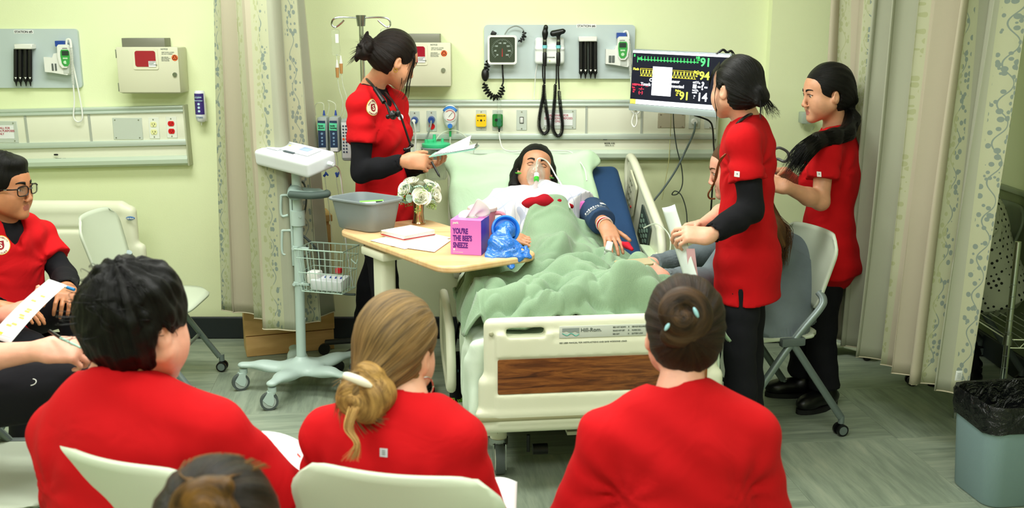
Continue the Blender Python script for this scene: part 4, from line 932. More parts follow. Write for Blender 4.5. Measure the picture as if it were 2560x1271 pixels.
def wave(nm, col, pts, r=.0012):
    mb = MB()
    for i in range(len(pts) - 1):
        a = A3(Xs(pts[i][0]), Hs(pts[i][1]), .0024); b = A3(Xs(pts[i + 1][0]), Hs(pts[i + 1][1]), .0024); d = nrm(b - a); n_ = A3(-d[1], d[0], 0) * r
        mb.add([OC + MF @ p for p in (a - n_, b - n_, b + n_, a + n_)], [(0, 1, 2, 3)])
    mb.obj(nm, scol(*col), t, True, smooth=False)
ecg = []
for i in range(17):
    x = .085 + i * .0345; ecg += [(x, .835), (x + .006, .842), (x + .010, .83), (x + .012, .90), (x + .014, .812), (x + .018, .832), (x + .026, .846), (x + .030, .834)]
wave('heart_trace', GRN, [(.055, .78), (.055, .89), (.058, .835)] + ecg)
ple = [(.09 + .58 * i / 220, .60 + .062 * (1 - abs(math.sin(i / 220 * PI * 17.5)) * 2) ) for i in range(221)]
wave('pulse_trace', YEL, [(.09, .665)] + ple); wave('pulse_limits', ('amber', '#C9B92E'), [(.09, .672), (.68, .672)], .0009); wave('pulse_limits', ('amber', '#C9B92E'), [(.09, .645), (.68, .645)], .0007); wave('pulse_limits', ('amber', '#C9B92E'), [(.09, .533), (.68, .533)], .0009)
def st_(txt, u, v, size, col, al='LEFT', b=.0):
    mb = MB(); text_into(mb, txt, size, OC + MF @ A3(Xs(u), Hs(v), .0024), MF, al, b); mb.obj('lettering', scol(*col), t, True, smooth=False)
st_('HR', .665, .90, .016, GRN, b=.0004); st_('130\n50', .672, .865, .011, GRN); st_('91', .71, .775, .056, GRN, b=.0012); st_('mV', .06, .845, .013, GRN); st_('II', .012, .885, .016, GRN, b=.0004)
st_('Pleth', .012, .635, .016, YEL, b=.0004); st_('SpO\u2082', .655, .65, .015, YEL, b=.0004); st_('100\n90', .672, .615, .011, YEL); st_('94', .71, .535, .054, LYL, b=.0012)
st_('etCO\u2082', .65, .46, .014, WHT, b=.0004); sr('co2_block', WHT, [(Xs(.652), Hs(.365), Xs(.69), Hs(.44))]); st_('-?-', .70, .35, .054, WHT, b=.0012); st_('imCO\u2082\nawRR', .65, .32, .011, WHT, b=.0003); st_('30\n4', .665, .215, .010, WHT); st_('14', .70, .145, .056, WHT, b=.0012)
st_('Pulse', .475, .285, .014, YEL, b=.0004); st_('130\n50', .483, .245, .010, YEL); st_('91', .52, .145, .054, LYL, b=.0012)
st_('Cuff', .195, .44, .022, WHT, b=.0006); st_('sensor', .40, .44, .022, WHT, b=.0006); st_('Touch when', .105, .355, .021, WHT, b=.0006); st_('connected', .39, .355, .021, WHT, b=.0006)
st_('NIBP', .012, .345, .014, RED, b=.0003); st_('Manual', .072, .35, .011, RED, b=.0003); st_('Sys.', .012, .295, .012, RED); st_('160\n90', .020, .25, .010, RED); st_('--/--', .085, .27, .019, RED, b=.0004); st_('(--)', .085, .20, .019, RED, b=.0004); st_('--:--', .155, .33, .011, RED)
mb = MB(); bk = OC + MF @ A3(wd * .55, hgt * .55, -.07); mb.tube(spline([bk, bk + A3(.0, .1, 0), A3(bk[0] + .05, YW - .1, bk[2]), A3(bk[0] + .05, YW, bk[2])], 4), .02, 10); mb.box((bk[0] + .05, YW - .01, bk[2]), (.06, .01, .08), .004); mb.obj('wall_arm', mat('arm_grey', '#7D8580', .4, .4), t, True)
mb = MB(); k0 = OC + MF @ A3(wd * .93, hgt + .004, -.03); mb.tube(spline([k0 + A3(-.05, 0, -.01), k0 + A3(-.02, 0, .012), k0, k0 + A3(.02, 0, .006), k0 + A3(.04, 0, -.02)], 5), .006, 7); mb.obj('cable_bundle', BLK, t, True)
mb = MB(); mb.tube(spline([OC + MF @ A3(wd * .05, -.002, -.02), OC + MF @ A3(wd * .02, -.06, -.02), OC + MF @ A3(wd * .05, -.085, -.02), OC + MF @ A3(wd * .075, -.06, -.02), OC + MF @ A3(wd * .06, -.0, -.02)], 6), .0035, 7); mb.obj('white_lead', WHITE, t, True)

# IV pole with bags and pumps
CHR = mat('chrome', '#C4C8C4', .18, 1); t = thing('iv_pole', 'chrome drip stand with two-armed hook rising behind the woman with the clipboard', 'iv pole', U(928, 870, 5.28) * A3(1, 1, 0)); X, Y = t.location[0], 5.28
top = U(927, 40, Y)[2]; mb = MB(); mb.cyl((X, Y, .08), (X, Y, top), .0125, n=16); mb.obj('pole', CHR, t, True); mb = MB(); mb.cyl((X, Y, top - .05), (X, Y, top + .004), .020, .026, 16); mb.obj('hub', mat('steel', '#9EA3A0', .25, 1), t, True)
for s_ in (-1, 1): mb = MB(); mb.tube(spline([(X, Y, top - .01), (X + s_ * .09, Y, top - .006), (X + s_ * .135, Y, top - .014), (X + s_ * .147, Y, top - .04), (X + s_ * .13, Y, top - .055), (X + s_ * .10, Y, top - .035), (X + s_ * .085, Y, top - .02)], 6), .0048, 8); mb.obj('hook_arm', CHR, t, True)
for k in range(5):
    a = 2 * PI * k / 5 + .4; d = A3(math.cos(a), math.sin(a), 0); mb = MB(); mb.tube([A3(X, Y, .10), A3(X, Y, .09) + d * .12, A3(X, Y, .07) + d * .26], .016, 8); mb.obj('leg', mat('base_dark', '#26292A', .4), t, True)
    mb = MB(); q = A3(X, Y, .032) + d * .27; mb.cyl(q - A3(0, .012, 0), q + A3(0, .012, 0), .031, n=16); mb.obj('caster', BLK, t, True)
t = thing('iv_bag', 'empty clear drip bag and two brown drip chambers on the left hook', 'iv bag', U(870, 120, Y)); a0 = A3(X - .130, Y, top - .055)
S = SDF(); S.box(a0 + A3(.0, 0, -.075), (.020, .009, .065), .009); S.disp.append(lambda p: .003 * wn(p, 50)); S.obj('bag', CLEAR, .005, t); mb = MB(); mb.box(a0 + A3(.008, -.011, -.055), (.008, .0008, .022)); mb.obj('label', PAPER, t, True)
for dx, z0 in ((.002, -.185), (.022, -.165)):
    q = a0 + A3(dx, 0, z0); mb = MB(); mb.cyl(q, q + A3(0, 0, -.014), .0085, n=12); mb.cyl(q + A3(0, 0, .025), q, .003, .006, 8); mb.obj('cap', WHITE, t, True); mb = MB(); mb.cyl(q + A3(0, 0, -.014), q + A3(0, 0, -.064), .0095, .0075, 14); mb.obj('drip_chamber', mat('amber_fluid', '#B98A52', .25), t, True)
    MB().tube(spline([q + A3(0, 0, -.064), q + A3(.006, 0, -.12), q + A3(.02, 0, -.22), q + A3(-.05, .01, -.40)], 6), .0022, 6).obj('line', TUBE, t, True); MB().tube([q + A3(0, 0, .025), a0 + A3(0, 0, -.135)], .0022, 6).obj('line', TUBE, t, True)
t = thing('iv_bag', 'crumpled clear fluid bag with white label on the right hook', 'iv bag', U(985, 75, Y)); a0 = A3(X + .130, Y, top - .052)
S = SDF(); S.box(a0 + A3(.012, 0, -.075), (.046, .016, .068), .014); S.disp.append(lambda p: .006 * wn(p, 45, 3)); S.obj('bag', CLEAR, .005, t); mb = MB(); mb.box(a0 + A3(-.006, -.021, -.055), (.028, .0008, .016), R=rotm(0, .12, 0)); mb.obj('label', PAPER, t, True)
mb = MB(); [text_into(mb, s, .008, a0 + A3(-.03, -.023, -.05 - .010 * k), WF) for k, s in enumerate(('SODIUM', 'CHLORIDE'))]; mb.obj('lettering', mat('ink_blue', '#4A6F8E', .5), t, True)
t = thing('infusion_pump', 'grey infusion pump with two blue channels and teal notes behind the woman with the clipboard', 'infusion pump', U(845, 345, 5.12)); PG = mat('pump_grey', '#9BA6A2', .45); PB = mat('pump_blue', '#22385A', .35)
for k, x0 in enumerate((797, 826)):
    Yp = 5.16 - .015 * k; a, b = U(x0, 291, Yp), U(x0 + 26, 379, Yp); c = (a + b) / 2; mb = MB(); mb.box(c, (.026, .045, abs(a[2] - b[2]) / 2), .012); mb.obj('channel', PG, t, True)
    f = c + A3(-.002, -.0455, 0); mb = MB(); mb.box(f + A3(0, 0, .004), (.018, .001, .066)); mb.obj('front_panel', PB, t, True); mb = MB(); mb.box(f + A3(0, 0, -.073), (.018, .001, .009)); mb.obj('label', PAPER, t, True)
    mb = MB(); mb.box(f + A3(-.001, -.002, .040), (.019, .001, .018), R=rotm(0, .06, 0)); mb.obj('note', mat('note_teal', '#5FD9A6', .7), t, True)
    mb = MB(); text_into(mb, ('Simlab\nalbumin', 'Insulin\nhumalog')[k], .011, f + A3(-.016, -.0035, .042), WF, bold=.0003, sx=.85); mb.obj('lettering', INKB, t, True)
    mb = MB(); 
    for z, r in ((.006, .006), (-.014, .005), (-.030, .005), (-.046, .005)): mb.cyl(f + A3(0, -.001, z), f + A3(0, -.003, z), r, n=12)
    mb.obj('button', mat('button_blue', '#7FA4C4', .4), t, True)
    mb = MB(); mb.cyl(c + A3(.004, 0, .092), c + A3(.004, 0, .118), .007, .003, 10); mb.obj('blue_port', BLUEP, t, True)
    MB().tube(spline([c + A3(.004, 0, .118), c + A3(.002, 0, .15), c + A3(-.02 - .012 * k, 0, .165 - .01 * (1 - k)), c + A3(-.04 + .012 * k, .01, .14), c + A3(-.04, .02, .09)], 6), .0022, 6).obj('line', TUBE, t, True)
    MB().tube(spline([c + A3(0, 0, -.09), c + A3(.005, 0, -.15), c + A3(-.004, 0, -.23), c + A3(.01, 0, -.36), c + A3(.02, 0, -.55)], 6), .0022, 6).obj('line', TUBE, t, True); mb = MB(); q = c + A3(-.002, 0, -.205); mb.box(q, (.006, .005, .013), .003, rotm(0, .7 - k, 0)); mb.box(q + A3(.008, 0, .004), (.004, .004, .012), .002, rotm(0, -.6 + k, 0)); mb.obj('blue_clamp', BLUEP, t, True)
a, b = U(856, 296, 5.14), U(892, 400, 5.14); c = (a + b) / 2; mb = MB(); mb.box(c, (.036, .05, abs(a[2] - b[2]) / 2), .014); mb.obj('control_module', PG, t, True)
mb = MB(); mb.box(c + A3(-.003, -.0505, .0), (.028, .001, .088), .001); mb.obj('keypad', mat('keypad_white', '#D5DCDC', .4), t, True)
mb = MB(); [mb.cyl(c + A3(-.022 + .014 * i, -.051, .07 - .016 * j), c + A3(-.022 + .014 * i, -.0535, .07 - .016 * j), .0045, n=10) for i in range(2) for j in range(9) if (i, j) != (0, 4)]; mb.obj('button', mat('button_navy', '#2B3C55', .4), t, True); mb = MB(); mb.cyl(c + A3(-.022, -.051, .006), c + A3(-.022, -.054, .006), .006, n=12); mb.obj('orange_button', mat('button_orange', '#E2602C', .4), t, True)
mb = MB(); mb.box((X - .08, Y - .05, c[2]), (.12, .02, .03), .004); mb.obj('clamp', PG, t, True)

# curtains with printed vine stripes
def curtain_mat():
    q = NT('curtain_cloth'); at = q.n('ShaderNodeAttribute', attribute_name='flow'); sp = q.n('ShaderNodeSeparateXYZ'); q.l(at.outputs['Vector'], sp.inputs[0]); s_, z = sp.outputs[0], sp.outputs[1]
    per = .30; ph = q.mathn('PINGPONG', s_, per); d = q.mathn('ABSOLUTE', q.mathn('SUBTRACT', ph, per * .5)); band = q.mathn('LESS_THAN', d, .036)
    vo = q.n('ShaderNodeTexVoronoi', i_Scale=1, i_Randomness=.75); mp = q.n('ShaderNodeMapping'); mp.inputs['Scale'].default_value = (46, 36, 1); q.l(at.outputs['Vector'], mp.inputs[0]); q.l(mp.outputs[0], vo.inputs['Vector'])
    leaf = q.mathn('MULTIPLY', q.mathn('LESS_THAN', vo.outputs['Distance'], .40), band)
    wav = q.mathn('ADD', q.mathn('SUBTRACT', ph, per * .5), q.mathn('MULTIPLY', q.mathn('SINE', q.mathn('MULTIPLY', z, 42)), .016)); stem = q.mathn('MULTIPLY', q.mathn('LESS_THAN', q.mathn('ABSOLUTE', wav), .0022), band); pat = q.mathn('MAXIMUM', leaf, stem)
    alt = q.mathn('LESS_THAN', q.mathn('PINGPONG', q.mathn('ADD', s_, .15), .60), .30)
    wide = q.mathn('LESS_THAN', d, .048)
    def mix(f, a, b):
        m = q.n('ShaderNodeMix', data_type='RGBA'); q.l(f, m.inputs[0])
        for i, v in ((6, a), (7, b)):
            if isinstance(v, str): m.inputs[i].default_value = lin(v)
            else: q.l(v, m.inputs[i])
        return m.outputs[2]
    basec = mix(wide, mix(alt, '#ADA690', '#9DA08C'), '#ABAE90'); lf = mix(alt, '#9DA27C', '#7C887E'); col = mix(pat, basec, lf); q.l(col, q.b.inputs['Base Color']); q.b.inputs['Roughness'].default_value = .8; q.b.inputs['Specular IOR Level'].default_value = .2
    mp2 = q.n('ShaderNodeMapping'); mp2.inputs['Scale'].default_value = (600, 600, 1); q.l(at.outputs['Vector'], mp2.inputs[0]); q.bump(q.noise(mp2.outputs[0], 1, 1), .2, .001); return q.m
CURT = curtain_mat(); CURT_HEM = mat('curtain_hem', '#BFB79C', .85)
def curtain(label, bot, top, z0f, z1, amp, folds, tagpos=None, soff=0, NU=420, NV=44, pinch=None, phase=0):
    """bot/top: plan polylines of the cloth line near the hem and under the track; folds = waves along it"""
    Bp = np.array(spline(bot, 12)); Tp = np.array(spline(top, 12)); t = thing('curtain', label, 'curtain', (Bp[:, 0].mean(), Bp[:, 1].mean(), 0))
    def along(P, u):
        d = np.r_[0, np.cumsum(np.linalg.norm(np.diff(P, axis=0), axis=1))]; s = u * d[-1]; return np.stack([np.interp(s, d, P[:, k]) for k in range(2)], 1), d[-1]
    u = np.linspace(0, 1, NU + 1); rows = []; 
    for j in range(NV + 1):
        v = j / NV; b, L = along(Bp, u); tp, _ = along(Tp, u); P = b * (1 - v) + tp * v; T_ = np.gradient(P, axis=0); T_ /= np.linalg.norm(T_, axis=1)[:, None]; Nn = np.stack([-T_[:, 1], T_[:, 0]], 1)
        ph = 2 * PI * folds * (u + .018 * np.sin(u * 23) + .012 * np.sin(v * 3 + u * 9)) + phase; A = amp * (1 - .25 * v) * (.75 + .45 * np.sin(u * 17 + 1.3))
        w_ = np.sin(ph) + .10 * np.sin(2 * ph + .8 + v); P = P + Nn * (A * w_)[:, None] + T_ * (A * .35 * np.sin(2 * ph))[:, None]
        if pinch is not None: P = pinch(P, u, v)
        z0 = z0f(u); z = z0 + (z1 - z0) * v; rows.append(np.stack([P[:, 0], P[:, 1], z], 1))
    G = np.array(rows); W_ = NU + 1; sl = np.r_[0, np.cumsum(np.linalg.norm(np.diff(G[0, :, :2], axis=0), axis=1))] + soff
    me = bpy.data.meshes.new('cloth'); i, j = np.meshgrid(np.arange(NU), np.arange(NV)); a = (j * W_ + i).ravel(); F_ = np.stack([a, a + 1, a + 1 + W_, a + W_], 1)
    me.from_pydata(G.reshape(-1, 3).tolist(), [], F_.tolist()); at = me.attributes.new('flow', 'FLOAT_VECTOR', 'POINT'); fl = np.stack([np.tile(sl, NV + 1), G[:, :, 2].ravel(), np.zeros(W_ * (NV + 1))], 1); at.data.foreach_set('vector', fl.astype(np.float32).ravel())
    me.polygons.foreach_set('use_smooth', [True] * len(F_)); o = link('cloth', me, CURT, t, True); q = o.modifiers.new('t', 'SOLIDIFY'); q.thickness = .002
    mb = MB(); Gh = G[0]; mb.grid(lambda a, b: tuple(Gh[int(round(a * NU))] + A3(0, -.0022, .004 + .026 * b)), NU // 2, 1); 
    mb = MB(); mb.tube(Gh[::3], .0028, 5, cap=True); mb.obj('hem', CURT_HEM, t, True)
    mb = MB(); mb.tube([A3(*p, z1 + .01) for p in Tp[::6]], .012, 6); mb.obj('track', mat('track_white', '#D8DCD4', .4), t, True); return t, G
bl = [U(545, 780, 5.14)[:2], U(600, 780, 5.14)[:2], U(650, 790, 5.02)[:2], (-1.20, 4.84), (-1.06, 4.82), (-.995, 4.96), (-.93, 5.14)]
tl = [(-1.44, 5.16), (-1.38, 5.14), (-1.30, 5.05), (-1.24, 4.92), (-1.16, 4.88), (-1.08, 4.98), (-1.05, 5.16)]
tc, G1 = curtain('gathered beige vine-patterned curtain behind the scanner trolley', bl, tl, lambda u: .30 + 0 * u, 2.62, .034, 5.6, soff=.1, phase=.6)
mb = MB(); c = UZ(765, 800, .36); c = U(757, 806, 4.80); mb.box(c, (.011, .001, .024), .001, rotm(0, .2, .3)); mb.obj('care_label', PAPER, tc, True)
br = [U(2066, 850, 4.86)[:2], (1.56, 4.62), (1.60, 4.42), (1.66, 4.20), (1.73, 4.02), (1.80, 3.86)]
tr_ = [(1.50, 4.92), (1.60, 4.66), (1.68, 4.45), (1.76, 4.22), (1.84, 4.04), (1.93, 3.90)]
tc, G2 = curtain('large beige vine-patterned privacy curtain hanging at the right', br, tr_, lambda u: .30 + 0 * u, 2.62, .060, 8.2, soff=.22, phase=2.0)
mb = MB(); c = U(2397, 940, 3.80); mb.box(c, (.014, .0012, .020), .001, rotm(0, .05, .2)); mb.obj('care_label', PAPER, tc, True); mb = MB(); [mb.box(c + A3(0, -.002, .010 - .006 * k), (.008, .0003, .0008), R=rotm(0, .05, .2)) for k in range(4)]; mb.obj('printed_lines', mat('print_grey', '#A9AFB2', .8), tc, True)
# pale fixture on the pilaster behind the ponytail
t = thing('tissue_holder', 'pale wall holder with crumpled clear bag behind the woman with the ponytail', 'holder', U(2018, 315, 5.5)); c = U(2018, 305, 5.48); mb = MB(); mb.box(c + A3(0, .03, .02), (.03, .04, .03), .006); mb.obj('bracket', mat('bracket_grey', '#A9B7A6', .5), t, True); S = SDF(); S.ell(c + A3(.012, 0, -.02), (.03, .03, .035)); S.disp.append(lambda p: .008 * wn(p, 60)); S.obj('bag', CLEAR, .006, t)
# ------------------------------------------------------------------ the bed, local axes: x right, y towards the head
BR = math.radians(6.5); BO = A3(.33, 3.60, 0); BM = rotm(0, 0, BR)
def Bl(*p): return BO + BM @ A3(*p)
BT = lambda p: BO + BM @ np.array(p, float)
def bmb(): m = MB(); m.T = BT; return m
IV = NT('ivory_plastic'); IV.b.inputs['Roughness'].default_value = .42; IV.l(IV.ramp(IV.noise(IV.co(), 3, 3), [(.3, '#D9DBC0'), (.7, '#E1E3CB')]), IV.b.inputs['Base Color']); IVORY = IV.m; IVORYD = mat('ivory_dark', '#A9A98A', .5)  # IVORYD: plain darker ivory for screw caps and the headboard foot
bed = thing('hospital_bed', 'ivory hospital bed with woodgrain footboard in the middle of the room', 'bed', Bl(0, 1, 0), BR)
S = SDF(); S.at(BO, BM)
FBT = math.radians(0)
S.box((0, 0, .53), (.437, .022, .195), .03, .01); S.box((0, -.004, .40), (.455, .026, .10), .022, .03); S.box((0, .0, .335), (.462, .028, .045), .02, .02)
S.box((0, -.026, .50), (.395, .012, .175), .012, .01); S.cone((-.455, -.026, .368), (.455, -.026, .368), .014, .014, .012)
for x in (-1, 1): S.box((x * .285, 0, .672), (.070, .08, .0155), .012, .008, 's')
S.box((0, -.040, .510), (.395, .010, .072), .01, .006, 's'); S.box((.0, -.043, .672), (.19, .010, .036), .01, .006, 's')
S.at((0, 0, 0)); S.obj('footboard', IVORY, .0075, bed)
wd_ = NT('woodgrain'); co = wd_.co('Object', (1, 1, 9), (0, 0, -BR)); f = wd_.noise(co, 3.2, 5, .6, 1.6); f2 = wd_.noise(wd_.co('Object', (1, 1, 30)), 12, 4, .6, .4)
wd_.l(wd_.ramp(wd_.mathn('ADD', wd_.mathn('MULTIPLY', f, .75), wd_.mathn('MULTIPLY', f2, .25)), [(.34, '#38190C'), (.46, '#6A3A1A'), (.55, '#8C5426'), (.66, '#5C3015')]), wd_.b.inputs['Base Color']); wd_.b.inputs['Roughness'].default_value = .35
m = bmb(); m.prism(rrect(.775, .130, .006), .006, np.stack([(1, 0, 0), (0, 0, 1), (0, -1, 0)], 1), (0, -.0295, .510)); m.obj('wood_panel', wd_.m, bed, True)
m = bmb(); m.box((.0, -.0345, .672), (.165, .0015, .022), .001); m.obj('control_label', mat('label_silver', '#C9CFC4', .4), bed, True)
BF = BM @ WF; Lb = lambda x, z, y=-.037: Bl(x, y, z)
mb = MB(); text_into(mb, 'Hill-Rom.', .020, Lb(-.088, .672), BF, bold=.0002); mb.obj('lettering', mat('ink_soft', '#5B675F', .6), bed, True)
mb = MB(); mb.prism([(0, 0), (.062, 0), (.062, -.020), (.045, -.012), (.03, -.018), (.015, -.010), (0, -.014)], .0005, BF, Lb(-.155, .687)); mb.obj('logo_block', mat('logo_grey', '#8E9894', .5), bed, True)
mb = MB(); mb.tube(spline([Lb(-.155, .668), Lb(-.138, .660), Lb(-.122, .667), Lb(-.106, .658), Lb(-.093, .664)], 6), .0014, 5); mb.obj('logo_wave', mat('logo_teal', '#3FAE9E', .5), bed, True)
mb = MB()
for i in range(2):
    for j in range(3): text_into(mb, ('BED NOT DOWN', 'BRAKE NOT SET', 'BED EXIT', 'SERVICE REQUIRED', 'NURSE CALL', 'BATTERY LOW')[i * 3 + j], .0075, Lb(.030 + .07 * i, .683 - .013 * j), BF, sx=.8); mb.cyl(Lb(.088 + .069 * i, .686 - .013 * j), Lb(.088 + .069 * i, .686 - .013 * j, -.0385), .0022, n=8)
mb.obj('printed_legend', mat('ink_soft', '#5B675F', .6), bed, True); mb = MB(); text_into(mb, 'SEE USER MANUAL FOR INSTRUCTIONS AND SAFE WORKING LOAD', .008, Lb(-.165, .630, -.0385), BF); mb.obj('printed_caution', mat('ink_soft', '#5B675F', .6), bed, True)
mb = MB(); mb.cyl(Lb(.163, .658), Lb(.163, .658, -.0395), .003, n=8); mb.obj('amber_light', mat('led_amber', '#FF8A1E', .3, emit=1.5), bed, True)
m = bmb(); [m.ball((x, -.029, z), (.009, .004, .009), 12, 6) for x, z in ((-.33, .382), (.33, .382), (-.42, .322), (.42, .322), (-.41, .672))]; m.obj('screw_cap', IVORYD, bed, True)
m = bmb(); m.box((0, -.020, .350), (.458, .022, .009), .006); m.obj('ridge_underside', mat('olive_strip', '#8E8C68', .5), bed, True)  # darker olive underside of the footboard ridge
for k, (x, y) in enumerate(((-.37, .27), (.37, .27), (-.37, 1.75), (.37, 1.75))):
    m = bmb(); m.cyl((x, y, .0625), (x + .035, y, .0625), .0625, n=28); m.obj('wheel_tyre', mat('tyre_grey', '#4E5654', .6), bed, True); m = bmb(); m.cyl((x - .002, y, .0625), (x + .037, y, .0625), .047, n=24); m.cyl((x - .006, y, .0625), (x + .041, y, .0625), .013, n=14); m.obj('wheel_disc', mat('wheel_ivory', '#C9CBB8', .45), bed, True)
    m = bmb(); m.cyl((x + .0175, y + .03, .13), (x + .0175, y + .03, .20), .034, n=20); m.obj('caster_stem', IVORY, bed, True)
    m = bmb(); m.cyl((x + .0175, y + .03, .115), (x + .0175, y + .03, .142), .038, n=20)
    for dx in (-.008, .040): m.prism([(-.02, -.055), (.012, -.055), (.055, .02), (.05, .05), (-.01, .05)], .005, np.stack([(0, 1, 0), (0, 0, 1), (1, 0, 0)], 1), (x + dx, y, .075))
    m.obj('caster_fork', mat('steel', '#9EA3A0', .25, 1), bed, True)
m = bmb(); m.box((-.40, 1.0, .25), (.03, .86, .04), .01); m.box((.40, 1.0, .25), (.03, .86, .04), .01); m.box((0, .20, .25), (.38, .03, .04), .01); m.box((0, 1.75, .25), (.38, .03, .04), .01); m.obj('base_frame', IVORY, bed, True)
m = bmb(); m.box((0, 1.0, .36), (.36, .80, .04), .01); m.obj('lift_frame', mat('frame_dark', '#3A3E38', .5), bed, True)
m = bmb(); m.box((0, .58, .42), (.42, .55, .025), .01); m.obj('deck', IVORY, bed, True)
m = bmb(); m.box((.12, .34, .155), (.20, .07, .008), .003); m.obj('foot_pedal', IVORY, bed, True); m = bmb(); m.cyl((-.22, .26, .10), (-.16, .26, .10), .022, n=12); m.cyl((-.24, .24, .10), (-.24, .24, .17), .007, n=10); m.obj('brake_lever', BLK, bed, True)
BLUEM = cloth_mat('mattress_blue', (.018, .055, .14), .7)
S = SDF(); S.at(BO, BM); S.box((0, .58, .535), (.44, .54, .088), .05, .02); ang = math.radians(30); HB = rotm(ang, 0, 0); hc = A3(0, 1.10, .53) + HB @ A3(0, .42, .0)
S.box(hc, (.44, .44, .085), .04, .06, R=HB); S.at((0, 0, 0)); S.obj('mattress', BLUEM, .012, bed)
m = bmb(); m.box(A3(0, 1.10, .44) + HB @ A3(0, .42, -.015), (.42, .42, .02), .01, HB); m.obj('head_deck', IVORY, bed, True)
SHEET = cloth_mat('sheet_white', (.68, .80, .66), .9, 700, .15, .03)
S = SDF(); S.at(BO, BM); S.box((0, .60, .545), (.448, .56, .092), .05, .02)
S.box((-.455, .34, .47), (.022, .29, .145), .02, .04); S.box((-.468, .18, .42), (.016, .12, .13), .02, .05); S.box((.455, .50, .52), (.016, .45, .09), .015, .03); S.at((0, 0, 0))
def shf(p):
    l = (p - BO) @ BM; return .010 * np.sin(l[:, 1] * 44 + l[:, 2] * 14 + 2.2 * wn(p, 7)) * (l[:, 0] < -.40) + .005 * wn(p, 16)
S.disp.append(shf); S.obj('fitted_sheet', SHEET, .009, bed)
# lowered left rail, raised right rails
def rail(pts, x, th, ctrl=None, nm='side_rail', rim=.020):
    F = np.stack([(0, 1, 0), (0, 0, 1), (1, 0, 0)], 1).astype(float); sp = [tuple(q[:2]) for q in spline([A3(*p, 0) for p in pts + [pts[0]]], 5)][:-1]
    c = np.mean(sp, 0); m = bmb(); inner = [tuple(c + (np.array(q) - c) * .93) for q in sp]
    m.prism(inner, th, F, (x, 0, 0)); r = m.obj(nm, IVORY, bed, True); m = bmb(); m.tube([(x + th / 2, y, z) for y, z in sp], rim, 10, closed=True); o = m.obj('rail_rim', IVORY, None); o.parent = r; return r
rail([(.62, .50), (1.15, .52), (1.20, .42), (1.15, .26), (.62, .24), (.55, .36)], -.535, .022)
R1 = rail([(1.17, .80), (1.45, .92), (1.76, 1.05), (1.86, 1.04), (1.86, .90), (1.74, .74), (1.45, .60), (1.24, .50), (1.13, .54), (1.12, .70)], .50, .026, rim=.022)
RF = np.stack([(0, -1, 0), (0, 0, 1), (-1, 0, 0)], 1).astype(float); 
tl_ = rotm(0, 0, 0); ra_ = math.radians(27); RR = np.stack([(0, -math.cos(ra_), -math.sin(ra_)), (0, -math.sin(ra_), math.cos(ra_)), (-1, 0, 0)], 1)
m = bmb(); m.prism(rrect(.17, .20, .02), .010, RR, (.492, 1.68, .89)); m.obj('control_panel', mat('panel_ivory', '#CFCFB2', .45), bed, True)
m = bmb()
for i in range(2):
    for j in range(4): m.cyl(A3(.482, 1.68, .89) + RR @ A3(-.035 + .04 * i, .065 - .042 * j, 0), A3(.478, 1.68, .89) + RR @ A3(-.035 + .04 * i, .065 - .042 * j, 0), .011, n=12)
m.obj('button', mat('button_grey', '#8D917C', .5), bed, True); m = bmb(); m.cyl(A3(.482, 1.68, .89) + RR @ A3(.05, -.05, 0), A3(.476, 1.68, .89) + RR @ A3(.05, -.05, 0), .007, n=12); m.obj('call_button', mat('call_red', '#A8231E', .4), bed, True)
m = bmb(); m.prism(rrect(.20, .19, .01), .006, RR, (.494, 1.40, .745)); m.obj('keypad', mat('keypad_dark', '#3A453F', .35), bed, True)
m = bmb(); [m.box(A3(.486, 1.40, .745) + RR @ A3(-.06 + .04 * i, .05 - .033 * j, 0), (.001, .013, .008)) for i in range(4) for j in range(4)]; m.obj('key', mat('key_green', '#7E9A86', .4), bed, True)
rail([(.45, .44), (1.02, .50), (1.06, .36), (.98, .24), (.52, .22), (.42, .32)], .51, .026)
m = bmb(); m.tube(spline([(.47, 1.06, .60), (.49, 1.12, .66), (.52, 1.2, .66), (.53, 1.24, .60), (.50, 1.2, .50)], 5), .022, 8); m.box((.50, 1.22, .44), (.02, .05, .09), .01); m.obj('rail_bracket', IVORY, bed, True)
S = SDF(); S.at(BO, BM); S.box((0, 2.01, .74), (.47, .022, .25), .05); S.box((.0, 2.0, .56), (.44, .02, .2), .04); S.at((0, 0, 0)); S.obj('headboard', IVORY, .012, bed)

# pillow
PIL = cloth_mat('pillow_green', (.56, .76, .53), .9, 700, .12, .02); PF = BM @ HB
S = SDF(); pc = Bl(-.09, 1.60, .885); S.at(pc, PF @ rotm(.34, 0, 0))
S.box((0, .02, .02), (.375, .235, .045), .04, .02); S.ell((0, 0, .02), (.33, .20, .105), .05); S.ell((-.34, .20, .03), (.05, .04, .02), .04); S.ell((.36, .20, .03), (.06, .045, .02), .04); S.ell((.36, -.20, .03), (.05, .04, .02), .04); S.ell((-.36, -.22, .02), (.05, .05, .02), .04)
S.ell((.06, -.02, .14), (.10, .13, .06), .05, 's'); S.at((0, 0, 0))
def pf(p):
    l = (p - pc) @ PF; r = np.hypot((l[:, 0] - .06) / .9, l[:, 1]); a = np.arctan2(l[:, 1], l[:, 0] - .06); return .009 * np.sin(a * 9 + 3 * wn(p, 6)) * np.clip(r / .3 - .25, 0, 1) + .006 * wn(p, 9, 2)
S.disp.append(pf); tag(S.obj('pillow', PIL, .008), 'pale green pillow behind the patient with the oxygen mask', 'pillow')

